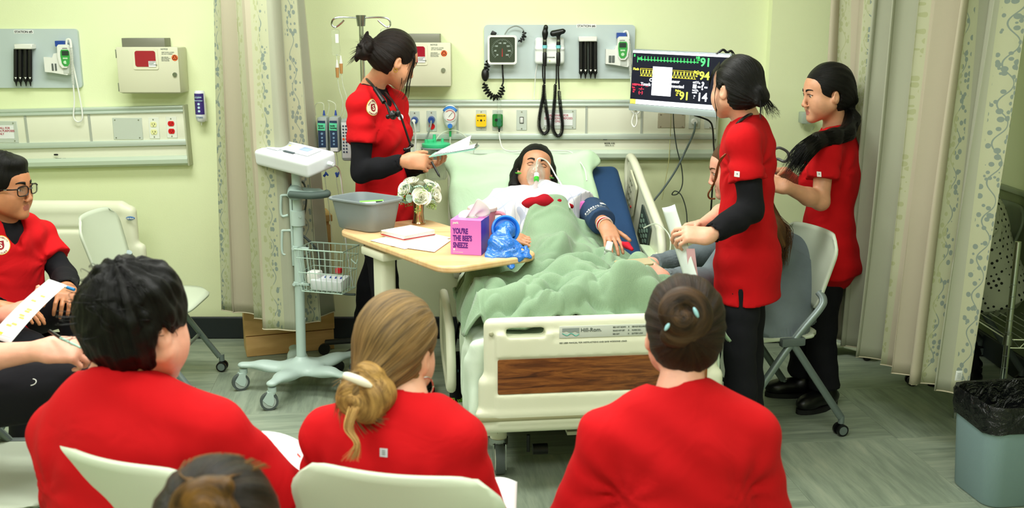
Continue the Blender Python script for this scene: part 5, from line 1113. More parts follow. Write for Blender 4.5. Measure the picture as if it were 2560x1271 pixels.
# patient
PO = Bl(.025, 1.515, 1.000); PHF = hframe(BM @ A3(-.02, -.78, .34), BM @ A3(.14, .36, .75)); PO = U(1337, 430, 5.02)
N_ = U(1345, 486, 4.96); Pj = dict(N=N_, SR=U(1262, 512, 4.86), SL=U(1432, 508, 4.84), HR=U(1350, 640, 4.38) + A3(0, 0, -.07), HL=U(1440, 640, 4.38) + A3(0, 0, -.07))
addf(Pj, 'R', U(1212, 560, 4.72), U(1262, 590, 4.50)); addf(Pj, 'L', U(1488, 535, 4.72), U(1516, 568, 4.48))
pt_ = thing('person', 'patient with oxygen mask lying under a green blanket in the hospital bed', 'person', Bl(0, 1.1, .6))
SKP = skin_mat('skin_patient', '#BF8866', '#9E5A50'); PSC = 1.05
S, _ = body(pt_, Pj, PO, PHF, PSC, SKP, dict(R=dict(fwd=(.93, -.32, -.12), back=(.1, -.35, .9), thumb=1, sc=.95, curl=((6, 14, 10), (4, 12, 8), (6, 12, 8), (10, 14, 10)), spread=.05, th=(.6, .8, -.1), thc=8),
    L=dict(fwd=(.18, -.86, -.42), back=(.05, -.4, .9), thumb=-1, sc=1.0, curl=((8, 22, 14), (4, 18, 12), (4, 18, 12), (8, 20, 14)), spread=.09, th=(.75, .65, -.1), thc=10)), closed=True, h=.0042)
brows(pt_, S, PO, PHF, PSC, H_BLACK, .0055)
for x in (-1, 1):
    mb = MB(); mb.grid(lambda u, v: ((x * (.019 + .025 * u)) * PSC, (.0045 - .0035 * math.sin(PI * u) + .0016 * v) * PSC, 0), 8, 1); decal(S, mb, PO, -PHF[:, 0], PHF[:, 2], .0010).obj('eyelashes', H_BLACK, pt_, True, solid=.0012)
H = hair_cap(PO, PHF, PSC, .013, (0, -.7, -.7), seed=2.9, nape=-.10, face=(.074, .062, .110), fc=(0, .090, -.032), ears=True); H.at(PO, PHF, PSC)
for s_ in (-1, 1): H.chain([(s_ * .070, -.02, .03), (s_ * .084, -.02, -.03), (s_ * .086, -.0, -.08), (s_ * .074, .005, -.115)], [.03, .026, .024, .014], .02)
H.ell((0, .094, -.03), (.066, .060, .100), .006, 's'); H.at((0, 0, 0)); H.obj('hair', H_BLACK, .0042, pt_, attr=H.flow)
# gown with a fine grid print
GN = NT('gown_print'); co = GN.co('Object', (1, 1, 1), (.0, .0, .7)); sp = GN.n('ShaderNodeSeparateXYZ'); GN.l(co, sp.inputs[0])
def line(o_): return GN.mathn('LESS_THAN', GN.mathn('PINGPONG', o_, .032), .0022)
g = GN.mathn('MAXIMUM', line(sp.outputs[0]), line(sp.outputs[1])); mx = GN.n('ShaderNodeMix', data_type='RGBA'); GN.l(g, mx.inputs[0]); mx.inputs[6].default_value = lin('#E9E9EE'); mx.inputs[7].default_value = lin('#B9BFD4'); GN.l(mx.outputs[2], GN.b.inputs['Base Color']); GN.b.inputs['Roughness'].default_value = .85
P, F, L = tframe(Pj); T = SDF(); torso(T, Pj, .016, True, 1.0, .048)
for s_ in 'LR': Sh, E, W = Pj['S' + s_], Pj['E' + s_], Pj['W' + s_]; T.flat(Sh, Sh + (E - Sh) * (.95 if s_ == 'R' else .45), .070, .080, .04)
T.flat(Pj['SR'], U(1190, 560, 4.66), .06, .075, .05); n = Pj['N']; T.cone(n + F[:, 1] * .0, n + F[:, 1] * .10 + F[:, 2] * .10, .05, .08, .01, 's')
T.disp.append(lambda p: .007 * np.sin(p @ A3(38, 10, 30) + 3 * wn(p, 7)) * np.clip(.6 + wn(p, 6), 0, 1) + .008 * wn(p, 11)); T.obj('gown', GN.m, .007, pt_)
# blood pressure cuff, wrist bands, finger clip
def vmesh(lst): return lst
E, W = Pj['EL'], Pj['WL']; S = SDF(); d = nrm(W - E); S.cone(E - d * .06, E + d * .17, .066, .060, .01); S.disp.append(lambda p: .003 * wn(p, 30))
NAVY = cloth_mat('cuff_navy', (.022, .05, .11), .7); t = thing('blood_pressure_cuff', 'navy blood pressure cuff with white printing around the forearm of the patient', 'cuff', E)
S.cuts.append((E + d * .15, d, .003)); S.cuts.append((E - d * .07, -d, .003)); S.obj('sleeve', NAVY, .005, t)
mid = E + d * .04; up = nrm(A3(-.1, -.75, .65)); side = nrm(np.cross(up, A3(1, .3, .3))) 
u_ = nrm(A3(.86, .05, .42)); v_ = nrm(np.cross(up, u_))
mb = MB(); [mb.grid(lambda a, b: (x + (a - .5) * w2, .006 + (b - .5) * h2, 0), 2, 2) for x, w2, h2 in ((-.045, .006, .018), (-.034, .008, .012), (-.024, .006, .022), (-.012, .010, .014), (0, .006, .02), (.012, .008, .01), (.022, .005, .018), (.034, .012, .004))]; mb.grid(lambda a, b: (-.05 + .10 * a, -.012 + .0018 * b, 0), 8, 1); text_into(mb, 'ARTERY INDEX', .007, (-.04, -.022, 0), EYE)
decal(S, mb, mid, u_, np.cross(up, u_), .0016).obj('white_print', WHITE, t, True); mb = MB(); mb.grid(lambda a, b: ((a - .5) * .030 + .052, (b - .5) * .016 + .028, 0), 4, 3); decal(S, mb, mid, u_, np.cross(up, u_), .002).obj('white_tab', WHITE, t, True)
for k, q in enumerate((.72, .80, .86)):
    c = E + (W - E) * (.80 + .07 * k); Fr = frame(W - E); MB().tube([c + Fr @ A3(math.cos(a) * .034, math.sin(a) * .034, .006 * math.sin(a + k * 2)) for a in np.linspace(0, 2 * PI, 24, endpoint=False)], (.0034, .0022, .003)[k], 6, closed=True).obj('wristband', (WHITE, mat('band_red', '#C8202C', .5), mat('band_pearl', '#C9B9A6', .4))[k], pt_, True)
fc = U(1521, 626, 4.16) + A3(0, 0, .015); t = thing('pulse_oximeter', 'grey white finger clip sensor on the hand of the patient', 'sensor', fc); FR = hframe((-.18, -.80, -.45), (.2, -.3, .9)); fc = U(1521, 622, 4.27)
for s_ in (1, -1): mb = MB(); mb.box(fc + FR @ A3(0, 0, s_ * .011), (.014, .026, .008), .004, FR @ rotm(-.12 * s_, 0, 0)); mb.obj('jaw', mat('clip_grey', '#C9CFC6', .4), t, True)
mb = MB(); mb.cyl(fc + FR @ A3(-.015, .01, 0), fc + FR @ A3(.015, .01, 0), .005, n=10); mb.obj('hinge', BLK, t, True)
# oxygen mask
mF = PHF; t = thing('oxygen_mask', 'clear oxygen mask with green strap and reservoir bag on the face of the patient', 'mask', PO + mF @ A3(0, .11, -.04)); W2 = lambda *p: PO + mF @ (A3(*p) * PSC)
S = SDF(); S.at(PO, mF, PSC); S.ell((0, .094, -.044), (.044, .050, .058), .01); S.ell((0, .118, -.010), (.016, .018, .028), .02); S.ell((0, .130, -.052), (.018, .022, .018), .012); S.ell((0, .085, -.046), (.040, .046, .054), .004, 's'); S.ell((0, .112, -.010), (.012, .016, .024), .01, 's'); S.at((0, 0, 0))
S.cuts.append((W2(0, .070, -.04), mF @ A3(0, -1, 0), .004)); MASK = mat('mask_clear', '#F6FFFA', .05, trans=.8, ior=1.3, alpha=.45, coat=1); S.obj('shell', MASK, .0032, t)
MB().tube([W2(math.cos(a) * .046, .078 - .012 * abs(math.cos(a)), -.044 + math.sin(a) * .060) for a in np.linspace(0, 2 * PI, 30, endpoint=False)], .0028, 6, closed=True).obj('rim', mat('rim_clear', '#E6EFE6', .2, alpha=.6), t, True)
mb = MB(); mb.cyl(W2(0, .142, -.050), W2(0, .156, -.072), .012, n=16); mb.obj('connector', WHITE, t, True); mb = MB(); mb.cyl(W2(0, .156, -.072), W2(0, .166, -.088), .0125, n=16); mb.obj('green_ring', mat('ring_green', '#38B02E', .35), t, True)
S = SDF(); S.at(PO, mF, PSC); S.cone((0, .160, -.095), (.0, .118, -.150), .011, .024, .02, ratio=.45); S.ell((-.008, .092, -.178), (.062, .010, .030), .02); S.at((0, 0, 0)); S.disp.append(lambda p: .003 * wn(p, 40)); S.obj('reservoir_bag', mat('bag_rosy', '#E6D3D2', .25, alpha=.6), .004, t)
for s_ in (-1, 1): mb = MB(); P_ = spline([W2(s_ * .044, .082, -.040), W2(s_ * .068, .062, -.034), W2(s_ * .086, .020, -.024), W2(s_ * .092, -.02, -.010)], 5); mb.tube(P_, .004, 6); mb.obj('green_strap', mat('strap_green', '#4FA52E', .5), t, True)
MB().tube(spline([W2(.004, .148, -.040), U(1345, 398, 4.80), U(1368, 404, 4.84), U(1390, 440, 4.84), U(1405, 465, 4.80), U(1418, 500, 4.70), U(1425, 520, 4.62)], 8), .0034, 8).obj('oxygen_tube', mat('tube_white', '#E9EFE2', .3), t, True)
tag(MB().tube(spline([Wp(1248, 330, .10), Wp(1250, 350, .12), U(1258, 372, 5.45), U(1280, 379, 5.42), U(1310, 377, 5.40), U(1400, 377, 5.40), U(1428, 381, 5.36), U(1446, 400, 5.3), U(1462, 424, 5.2), U(1467, 452, 5.1)], 8), .0030, 8).obj('oxygen_tubing', mat('tube_white', '#E9EFE2', .3)), 'thin white oxygen tubing running from the flow meter along the top of the pillow', 'tubing')

# blanket
def gauss(t): return np.exp(-t * t)
RID = []                                                # fold crests: polyline in bed plan, height, width
def rg(h, w_, *pts): RID.append((h, w_, np.array(pts, float)))
rg(.060, .042, (-.50, .30), (-.40, .42), (-.28, .48), (-.15, .44), (-.02, .50)); rg(.070, .040, (-.42, .16), (-.30, .20), (-.22, .30), (-.12, .34), (0, .30), (.08, .22))
rg(.060, .036, (-.10, .12), (-.02, .16), (.06, .13), (.16, .15), (.30, .12), (.42, .14)); rg(.065, .044, (-.24, .52), (-.14, .60), (-.06, .72), (-.10, .86), (-.22, .98))
rg(.055, .034, (-.20, .12), (-.24, .20), (-.18, .27), (-.06, .25), (.0, .18)); rg(.040, .020, (.10, .34), (.20, .28), (.30, .32), (.42, .26)); rg(.055, .032, (.14, .22), (.20, .16), (.26, .22), (.22, .30), (.14, .27))
rg(.035, .022, (.10, .90), (.16, .72), (.14, .56), (.20, .42), (.34, .36)); rg(.030, .020, (.30, .80), (.26, .62), (.34, .48), (.46, .42)); rg(.060, .036, (-.46, .52), (-.40, .64), (-.30, .70), (-.22, .82))
rg(.055, .032, (-.46, .10), (-.42, .22), (-.36, .30), (-.38, .40)); rg(.030, .018, (.24, .10), (.30, .2), (.38, .2), (.44, .12)); rg(.030, .02, (-.34, .62), (-.30, .80), (-.34, .96)); rg(.028, .018, (-.02, .60), (.04, .48), (.10, .44)); rg(.04, .02, (-.32, .09), (-.26, .13), (-.16, .09))
RID2 = [(h * .6, w_ * .6, P + A3(.045, .05, 0)[:2]) for h, w_, P in RID[:9]]
def segd(x, y, P):
    best = np.full(x.shape, 9.); tt = np.zeros(x.shape); tot = len(P) - 1
    for i in range(tot):
        a, b = P[i], P[i + 1]; ab = b - a; t_ = np.clip(((x - a[0]) * ab[0] + (y - a[1]) * ab[1]) / ab.dot(ab), 0, 1); d_ = np.hypot(x - a[0] - ab[0] * t_, y - a[1] - ab[1] * t_); m_ = d_ < best; best = np.where(m_, d_, best); tt = np.where(m_, (i + t_) / tot, tt)
    return best, tt
def blanket_z(x, y):
    p = np.stack([x.ravel(), y.ravel(), x.ravel() * 0], 1); n1 = wn(p, 7).reshape(x.shape); n2 = wn(p, 17, 3).reshape(x.shape)
    xx = x + .012 * n1; yy = y + .012 * n2
    z = np.full(x.shape, .652)
    z = z + .235 * gauss((x - .02) / .26) * np.clip((y - .55) / .50, 0, 1) ** 1.2 + .09 * gauss((x - .02) / .30) * (1 - np.clip((y - .5) / .4, 0, 1)) * np.clip(y / .2, 0, 1)
    z = z + np.clip(y - 1.10, 0, 1) * .30 * gauss((x - .02) / .34)
    fo = np.zeros(x.shape)
    for h, w_, P in RID + RID2:
        d_, t_ = segd(xx, yy, P); fo = np.maximum(fo, 1.7 * h * np.sqrt(np.clip(1 - (d_ / (w_ * 1.45)) ** 2, 0, 1)) * np.clip(np.sin(PI * (.08 + .84 * t_)), 0, 1) ** .5)
    ms = np.clip((.86 - y) / .12, 0, 1) * np.clip(y / .10, .3, 1); w1 = np.stack([xx.ravel() + .05 * n2.ravel(), yy.ravel() * 1.25, xx.ravel() * 0 + .2], 1)
    z = z + ms * (.075 * np.abs(wn(w1, 8.5, 5)).reshape(x.shape) + .030 * np.abs(wn(w1, 19, 8)).reshape(x.shape))
    z = z + fo * .8 + .35 * np.maximum(0, .02 - fo) * np.sin(x * 60 + y * 35 + 4 * n1)
    z = z + .008 * n1 * np.clip(1.2 - y, .2, 1) + .004 * n2 + .0022 * np.sin(x * 150 + 3 * n1) * 0
    L_ = np.clip(-x - .44, 0, 1); z = z - L_ * 1.1 ; z = np.where(x < -.44, z + .012 * np.sin(y * 42 + 3 * n2), z)
    Rr_ = np.clip(x - .45, 0, 1); z = z - Rr_ * 1.6
    return z
NX, NY = 230, 250
uu, vv = np.meshgrid(np.linspace(0, 1, NX), np.linspace(0, 1, NY), indexing='ij')
yT = .56 + .52 * np.sin(PI * np.clip((uu + .03) / 1.12, 0, 1)) ** .65 + .012 * np.sin(uu * 19)     # wavy upper edge
yB = .05 + .05 * np.clip((.2 - uu) / .2, 0, 1)
X_ = -.510 + 1.015 * uu; Y_ = yB + (yT - yB) * vv; Z_ = blanket_z(X_, Y_)
q_ = (BO + np.stack([X_, Y_, 0 * X_ + 1.45], -1).reshape(-1, 3) @ BM.T); zb_ = T.march(q_, (0, 0, -1))[:, 2].reshape(NX, NY); zb_ = np.where((zb_ > .66) & (Y_ > .6), zb_ + .018, 0)
for _ in range(14): zb_ = np.maximum(zb_, .25 * (np.roll(zb_, 1, 0) + np.roll(zb_, -1, 0) + np.roll(zb_, 1, 1) + np.roll(zb_, -1, 1)))
Z_ = np.maximum(Z_, np.where(vv > .02, zb_, 0)); K_ = 5
for _ in range(K_): Zs = .25 * (np.roll(Z_, 1, 0) + np.roll(Z_, -1, 0) + np.roll(Z_, 1, 1) + np.roll(Z_, -1, 1)); Z_[1:-1, 1:-1] = np.where(Y_ > .55, Zs, Z_)[1:-1, 1:-1]
Z_ = Z_ + .026 * gauss((vv - .975) / .020) + .016 * gauss((vv - .93) / .015); X_ = np.where(X_ < -.44, -.44 + (X_ + .44) * .85, X_)
Pts = BO + np.stack([X_, Y_, Z_], -1).reshape(-1, 3) @ BM.T; i, j = np.meshgrid(np.arange(NX - 1), np.arange(NY - 1), indexing='ij'); a = (i * NY + j).ravel(); Fc = np.stack([a, a + NY, a + NY + 1, a + 1], 1)
me = bpy.data.meshes.new('blanket'); me.from_pydata(Pts.tolist(), [], Fc.tolist()); me.polygons.foreach_set('use_smooth', [True] * len(Fc))
BQ = NT('blanket_green'); co = BQ.co('Object', (1, 1, 1), (0, 0, -BR)); vo = BQ.noise(co, 260, 2); wv = BQ.n('ShaderNodeTexWave', i_Scale=75.0, i_Distortion=1.2, i_Detail=1.0); BQ.l(co, wv.inputs[0])
BQ.l(BQ.ramp(BQ.noise(co, 4, 3), [(.3, '#7E987A'), (.7, '#8BA586')]), BQ.b.inputs['Base Color']); BQ.b.inputs['Roughness'].default_value = .95; BQ.b.inputs['Sheen Weight'].default_value = .25; BQ.b.inputs['Specular IOR Level'].default_value = .1
b1 = BQ.bump(wv.outputs['Fac'], .22, .003); BQ.bump(vo, .4, .003, b1)
bk = link('blanket', me, BQ.m); q = bk.modifiers.new('t', 'SOLIDIFY'); q.thickness = .010; tag(bk, 'rumpled sage green blanket spread over the patient and hanging off the left side', 'blanket')
# red fleece edge and pink fold
S = SDF(); P_ = [Bl(-.14, 1.31, .900), Bl(-.06, 1.37, .945), Bl(.03, 1.395, .962), Bl(.10, 1.37, .950), Bl(.17, 1.31, .905)]; P_ = [U(1296, 516, 4.70), U(1325, 510, 4.67), U(1360, 504, 4.66), U(1395, 508, 4.67), U(1428, 518, 4.70)]
S.chain([q - A3(0, .012, -.004) for q in P_], [.012, .020, .026, .021, .012], .03); S.disp.append(lambda p: .002 * wn(p, 60)); tag(S.obj('red_throw', cloth_mat('fleece_red', (.34, .006, .014), .95, 500, .5), .005), 'folded crimson fleece edge showing above the green blanket', 'throw')
S = SDF(); S.chain([U(1552, 608, 4.40), U(1568, 614, 4.36), U(1580, 624, 4.30)], [.009, .014, .008], .01); tag(S.obj('red_pouch', cloth_mat('fleece_red', (.52, .012, .03), .95), .005), 'small dark red cloth beside the hand of the patient near the right bed edge', 'cloth')
S = SDF(); S.at(U(1460, 516, 4.76), hframe((.3, -.9, .3))); S.box((0, 0, 0), (.028, .014, .022), .008); S.disp.append(lambda p: .004 * wn(p, 40)); S.at((0, 0, 0)); tag(S.obj('pink_cloth', cloth_mat('cloth_pink', (.72, .16, .50), .8), .005), 'bright pink cloth tucked under the left arm of the patient', 'cloth')
m = bmb(); m.box((.475, 1.02, .655), (.03, .30, .008), .004, rotm(.1, .15, 0)); tag(m.obj('arm_board', mat('board_mint', '#CFE0BE', .5)), 'pale green board along the right mattress edge below the cuff', 'board')
MB().tube(spline([Bl(.44, 1.20, .80), Bl(.49, 1.14, .83), Bl(.53, 1.05, .78), Bl(.50, .98, .68), Bl(.45, .95, .66)], 6), .0035, 6).obj('sensor_lead', TUBE, bed, True)

# ------------------------------------------------------------------ overbed table and what stands on it
TZ = .86; WOODT = NT('beech_laminate'); co = WOODT.co('Object', (1, 8, 1), (0, 0, .95)); WOODT.l(WOODT.ramp(WOODT.noise(co, 3, 5, .6, .4), [(.35, '#DDB07A'), (.6, '#E9C392'), (.75, '#D9A870')]), WOODT.b.inputs['Base Color']); WOODT.b.inputs['Roughness'].default_value = .35
A0, B0, C0 = UZ(838, 572, TZ), UZ(1112, 672, TZ), UZ(1318, 622, TZ); tx = nrm(B0 - A0); ty = C0 - B0; wd2 = ty @ nrm(ty - tx * ty.dot(tx)); ty = nrm(ty - tx * ty.dot(tx)); wd2 = abs(wd2); ln2 = np.linalg.norm(B0 - A0); TFm = np.stack([tx, ty, (0, 0, 1)], 1); Tc = A0 + tx * ln2 / 2 + ty * wd2 / 2
if np.linalg.det(TFm) < 0: TFm[:, 2] *= 1
tb = thing('overbed_table', 'beech-topped overbed table with ivory post carrying basin, flowers and tissue box', 'table', (Tc[0], Tc[1], 0))
ol = rrect(ln2, wd2, .085, 6); S_ = MB(); S_.prism(ol, -.028, TFm, Tc); S_.obj('table_top', WOODT.m, tb, True, angle=50)
o = tb.children[0]; bv = o.modifiers.new('b', 'BEVEL'); bv.width = .008; bv.segments = 2; bv.limit_method = 'ANGLE'
pp = UZ(972, 660, TZ - .05); pp = np.array((-.545, 4.28, 0)); mb = MB(); prof = rrect(.095, .07, .02); mb.prism(prof, TZ - .03 - .10, np.stack([tx, ty, (0, 0, 1)], 1), (pp[0], pp[1], .10)); mb.obj('post', IVORY, tb, True)
mb = MB(); mb.box((pp[0], pp[1], TZ - .055), (.10, .06, .018), .008, np.stack([tx, ty, (0, 0, 1)], 1)); mb.obj('top_bracket', IVORY, tb, True); mb = MB(); mb.prism(rrect(.105, .08, .02), .35, np.stack([tx, ty, (0, 0, 1)], 1), (pp[0], pp[1], .09)); mb.obj('post_sleeve', IVORY, tb, True)
bx_ = nrm(UZ(1180, 1050, .08) - UZ(1040, 1008, .08)); q1 = UZ(1180, 1050, .08); q0 = A3(pp[0], pp[1], .075); 
for s_ in (0, 1):
    e = A3(q1[0], q1[1], .075) if s_ == 0 else q0 + A3(.62, .12, 0); mb = MB(); d = nrm(e - q0); Fb = hframe(d); mb.box((q0 + e) / 2, (.028, np.linalg.norm(e - q0) / 2 + .02, .022), .008, Fb); mb.obj('foot_beam', IVORY, tb, True)
    for k, p in enumerate((e, q0)): mb = MB(); c = p * A3(1, 1, 0) + Fb @ A3(.012 if k else 0, 0, .026) + A3(0, 0, .0); mb.cyl(c - Fb[:, 0] * .012, c + Fb[:, 0] * .012, .026, n=16); mb.obj('caster', BLK, tb, True)
# basin
t = thing('wash_basin', 'grey plastic wash basin on the left end of the overbed table', 'basin', UZ(920, 560, TZ)); c = UZ(917, 570, TZ) ; c = A3(*c[:2], TZ); bang = math.atan2(tx[1], tx[0]) + .30; Fz = rotm(0, 0, bang)
S = SDF(); prof = []
mb = MB(); lv = [(0, .225, .155), (.004, .232, .162), (.06, .252, .182), (.125, .276, .205), (.128, .300, .225), (.133, .304, .229), (.137, .300, .225), (.137, .280, .208), (.126, .270, .200), (.06, .246, .176), (.008, .226, .156)]
n = len(rrect(1, 1, .2, 5)); V = []
for z, a, b in lv: V += [c + Fz @ A3(x, y, z + .002) for x, y in rrect(a, b, min(a, b) * .24, 5)]
F_ = [(k * n + i, k * n + (i + 1) % n, (k + 1) * n + (i + 1) % n, (k + 1) * n + i) for k in range(len(lv) - 1) for i in range(n)]; F_ += [tuple(range(n))[::-1], tuple((len(lv) - 1) * n + i for i in range(n))]
mb.add(V, F_); mb.obj('tub', mat('basin_grey', '#808A8C', .5, bump=.1, bscale=300), t, True, angle=50)
t2 = thing('leaflet', 'white leaflet with green edge and coloured print lying in the grey basin', 'leaflet', c + A3(0, 0, .1)); Fl = hframe((.0, .7, .5), (0, -.5, .8)) @ rotm(0, .25, .35); lc = c + A3(.03, .02, .095)
mb = MB(); mb.box(lc, (.055, .038, .001), 0, Fl); mb.obj('card', PAPER, t2, True); mb = MB(); mb.box(lc + Fl @ A3(0, .034, .0015), (.055, .004, .0006), 0, Fl); mb.obj('green_edge', mat('edge_green', '#7BD04A', .5), t2, True)
mb = MB(); mb.box(lc + Fl @ A3(-.03, .005, .0015), (.003, .022, .0006), 0, Fl @ rotm(0, 0, .5)); mb.box(lc + Fl @ A3(-.024, -.01, .0016), (.012, .003, .0006), 0, Fl); mb.obj('purple_print', mat('print_purple', '#3C2A6E', .5), t2, True); mb = MB(); mb.box(lc + Fl @ A3(-.008, .0, .0015), (.003, .02, .0006), 0, Fl @ rotm(0, 0, -.5)); mb.box(lc + Fl @ A3(.0, .004, .0016), (.003, .014, .0006), 0, Fl @ rotm(0, 0, .5)); mb.obj('teal_print', mat('print_teal', '#1F8C96', .5), t2, True); mb = MB(); mb.box(lc + Fl @ A3(.03, -.006, .0015), (.004, .018, .0006), 0, Fl @ rotm(0, 0, .6)); mb.obj('magenta_print', mat('print_magenta', '#B0336E', .5), t2, True); mb = MB(); mb.box(lc + Fl @ A3(.034, .024, .0015), (.016, .005, .0006), 0, Fl); mb.obj('dark_print', INKB, t2, True)
# flowers
vb = UZ(1047, 560, TZ); vb[2] = TZ; VG = mat('vase_gold', '#C7A27C', .16, 1)
t = thing('vase_of_flowers', 'mirrored gold vase of white roses and eucalyptus on the overbed table', 'flowers', vb)
mb = MB(); mb.lathe([(0, .001), (.030, .001), (.032, .006), (.029, .012), (.0285, .016), (.027, .022), (.024, .05), (.026, .09), (.031, .115), (.029, .115), (.022, .05), (0, .03)], vb, 32); mb.obj('vase', VG, t, True)
rr = random.Random(5); PET = mat('petal_cream', '#EFF0DD', .6, sss=.1); LEAF = mat('eucalyptus_leaf', '#9CB7A4', .6, var=.15, vscale=20); SPRIG = mat('sprig_green', '#93B35E', .6); top_ = vb + A3(0, 0, .115)
def rose(c, r, d, seed):
    rq = random.Random(seed); Fd = frame(nrm(d)); mb = MB()
    for k in range(15):
        lay = k / 14; a0 = k * 2.4; R_1 = r * (.18 + .82 * lay); op = .15 + .75 * lay; hgt_ = r * (1.0 - .25 * lay)
        def fn(u, v):
            a = a0 + (u - .5) * (2.2 - .5 * lay); fl = v ** 1.5; rad = R_1 * (.35 + .65 * math.sin(v * PI * .5)) * (1 + .25 * fl * op) - .12 * r * abs(u - .5) * v; z = hgt_ * v * (1 - .35 * op * v) - .3 * r - .10 * r * (2 * u - 1) ** 2 * v
            return c + Fd @ A3(math.cos(a) * rad, math.sin(a) * rad, z)
        mb.grid(fn, 6, 5)
    return mb
for k, (px, py, dy, r, d) in enumerate(((1054, 494, -.065, .040, (.1, -.9, .35)), (1012, 476, -.03, .036, (-.6, -.6, .4)), (1028, 455, .0, .034, (-.2, -.3, .9)), (1088, 490, -.02, .034, (.8, -.5, .2)), (1075, 462, .01, .030, (.4, -.2, .8)), (1003, 495, .0, .028, (-.9, -.3, 0)), (1050, 465, .05, .034, (0, .4, .9)), (1090, 470, .04, .028, (.8, .5, .3)))):
    rose(U(px, py, vb[1] + dy), r, d, k).obj('rose', PET, t, True, solid=.0008)
for k in range(20):
    a = rr.uniform(0, 6.28); el = rr.uniform(-.35, .9); d = nrm((math.cos(a), math.sin(a), el)); b0 = top_ + A3(0, 0, .02) + d * .045; ln = rr.uniform(.040, .062); Fd = frame(d, (rr.uniform(-1, 1), rr.uniform(-1, 1), .3)); mb = MB()
    mb.grid(lambda u, v: b0 + Fd @ A3((u - .5) * .040 * math.sin(PI * (.12 + .84 * v)) , .012 * math.sin(PI * v) - .006 * (2 * u - 1) ** 2, ln * v), 4, 6); mb.obj('leaf', LEAF, t, True, solid=.0008)
mb = MB()
for k in range(34):
    a = rr.uniform(0, 6.28); d = nrm((math.cos(a), math.sin(a) * .8, rr.uniform(-.55, .8))); p = top_.copy(); P_ = [p, p + d * .05, p + d * .085 + A3(0, 0, -.010)]; mb.tube(P_, .0009, 4)
    for i in range(9): mb.ball(p + d * rr.uniform(.05, .10) + A3(rr.uniform(-.012, .012), rr.uniform(-.012, .012), rr.uniform(-.014, .012)), .0032, 5, 4)
o = mb.obj('sprigs', SPRIG, t, True); o['kind'] = 'stuff'
# papers and notebook
t = thing('papers', 'loose white papers lying on the overbed table under the notebook', 'paper', UZ(1030, 605, TZ))
def quad(nm, pts, z, m, par, th=.0008, lift=0):
    P = [UZ(a, b, TZ) for a, b in pts]; mb = MB(); mb.grid(lambda u, v: (P[0] * (1 - u) + P[1] * u) * (1 - v) + (P[3] * (1 - u) + P[2] * u) * v + A3(0, 0, z + lift * u * v), 4, 4); return mb.obj(nm, m, par, True, solid=th)
quad('sheet', [(925, 603), (1040, 577), (1130, 596), (1012, 625)], .0025, PAPER, t); quad('sheet', [(975, 617), (1072, 588), (1128, 603), (1086, 633)], .0042, PAPER, t); 
mb = MB(); [mb.grid(lambda u, v: UZ(1000 + 8 * k + 55 * u, 618 - 4 * k - 12 * u, TZ) + A3(0, 0, .0055), 4, 1) for k in range(0)]
nb = thing('notebook', 'spiral notebook with red cover beneath cream pages on the papers', 'notebook', UZ(1005, 595, TZ)); cA, cB, cD = UZ(952, 592, TZ), UZ(1010, 606, TZ), UZ(1010, 574, TZ); nx = nrm(cB - cA); ny = cD - cA; ny = nrm(ny - nx * ny.dot(nx)); NF = np.stack([nx, ny, (0, 0, 1)], 1); w3 = np.linalg.norm(cB - cA); l3 = (cD - cA) @ ny
mb = MB(); mb.box(cA + NF @ A3(w3 / 2, l3 / 2, .0095), (w3 / 2, l3 / 2, .0012), 0, NF); mb.obj('red_cover', mat('cover_red', '#C4222E', .5), nb, True)
for k in range(3): mb = MB(); mb.box(cA + NF @ A3(w3 / 2, l3 / 2 , .0145 + .006 * k), (w3 / 2 - .001, l3 / 2 - .002, .0026), .001, NF @ rotm(0, 0, .03 * (k - 1))); mb.obj('page_block', mat('page_cream', '#EFE9DA', .7), nb, True)
mb = MB(); mb.box(cA + NF @ A3(w3 / 2, l3 / 2, .0062), (w3 / 2 - .002, l3 / 2 - .002, .0024), .001, NF); mb.obj('under_pages', mat('page_cream', '#EFE9DA', .7), nb, True)
MB().tube([cA + NF @ A3(0 + .0 * a, 0, 0) + NF @ A3(-.004 + .008 * math.cos(a), l3 * (a / (2 * PI * 13)), .017 + .011 * math.sin(a)) for a in np.linspace(0, 2 * PI * 13, 130)], .0009, 4).obj('spiral', mat('steel', '#9EA3A0', .25, 1), nb, True)
# tissue box
a, b, c_ = UZ(1127, 636, TZ), UZ(1203, 640, TZ), UZ(1211, 626, TZ); a[2] = b[2] = TZ; sz = np.linalg.norm(b - a); ux2 = nrm(b - a); XF = np.stack([ux2, np.cross((0, 0, 1), ux2), (0, 0, 1)], 1); tcn = a + ux2 * sz / 2 + XF[:, 1] * sz / 2; hz_ = sz * .5 * 1.12
XF = XF @ rotm(0, 0, .0); t = thing('tissue_box', "pink and violet tissue box reading YOU'RE THE BEE'S SNEEZE", 'tissue box', tcn)
PK = mat('box_pink', '#E07AD0', .45); VI = mat('box_violet', '#4A2FB4', .45)
mb = MB(); V = [tcn + XF @ A3(x * sz / 2, y * sz / 2, z) for x in (-1, 1) for y in (-1, 1) for z in (.001, hz_ * 2)]; mb.add(V, [(0, 2, 6, 4), (1, 5, 7, 3), (0, 4, 5, 1), (0, 1, 3, 2), (2, 3, 7, 6)]); mb.m = 1; mb.add(V, [(4, 6, 7, 5)]); mb.obj('carton', [PK, VI], t, True, smooth=False)
TXF = np.stack([XF[:, 0], (0, 0, 1), -XF[:, 1]], 1); f0 = tcn - XF[:, 1] * (sz / 2 + .0004); mb = MB(); PU = mat('ink_purple', '#5B1E86', .5)
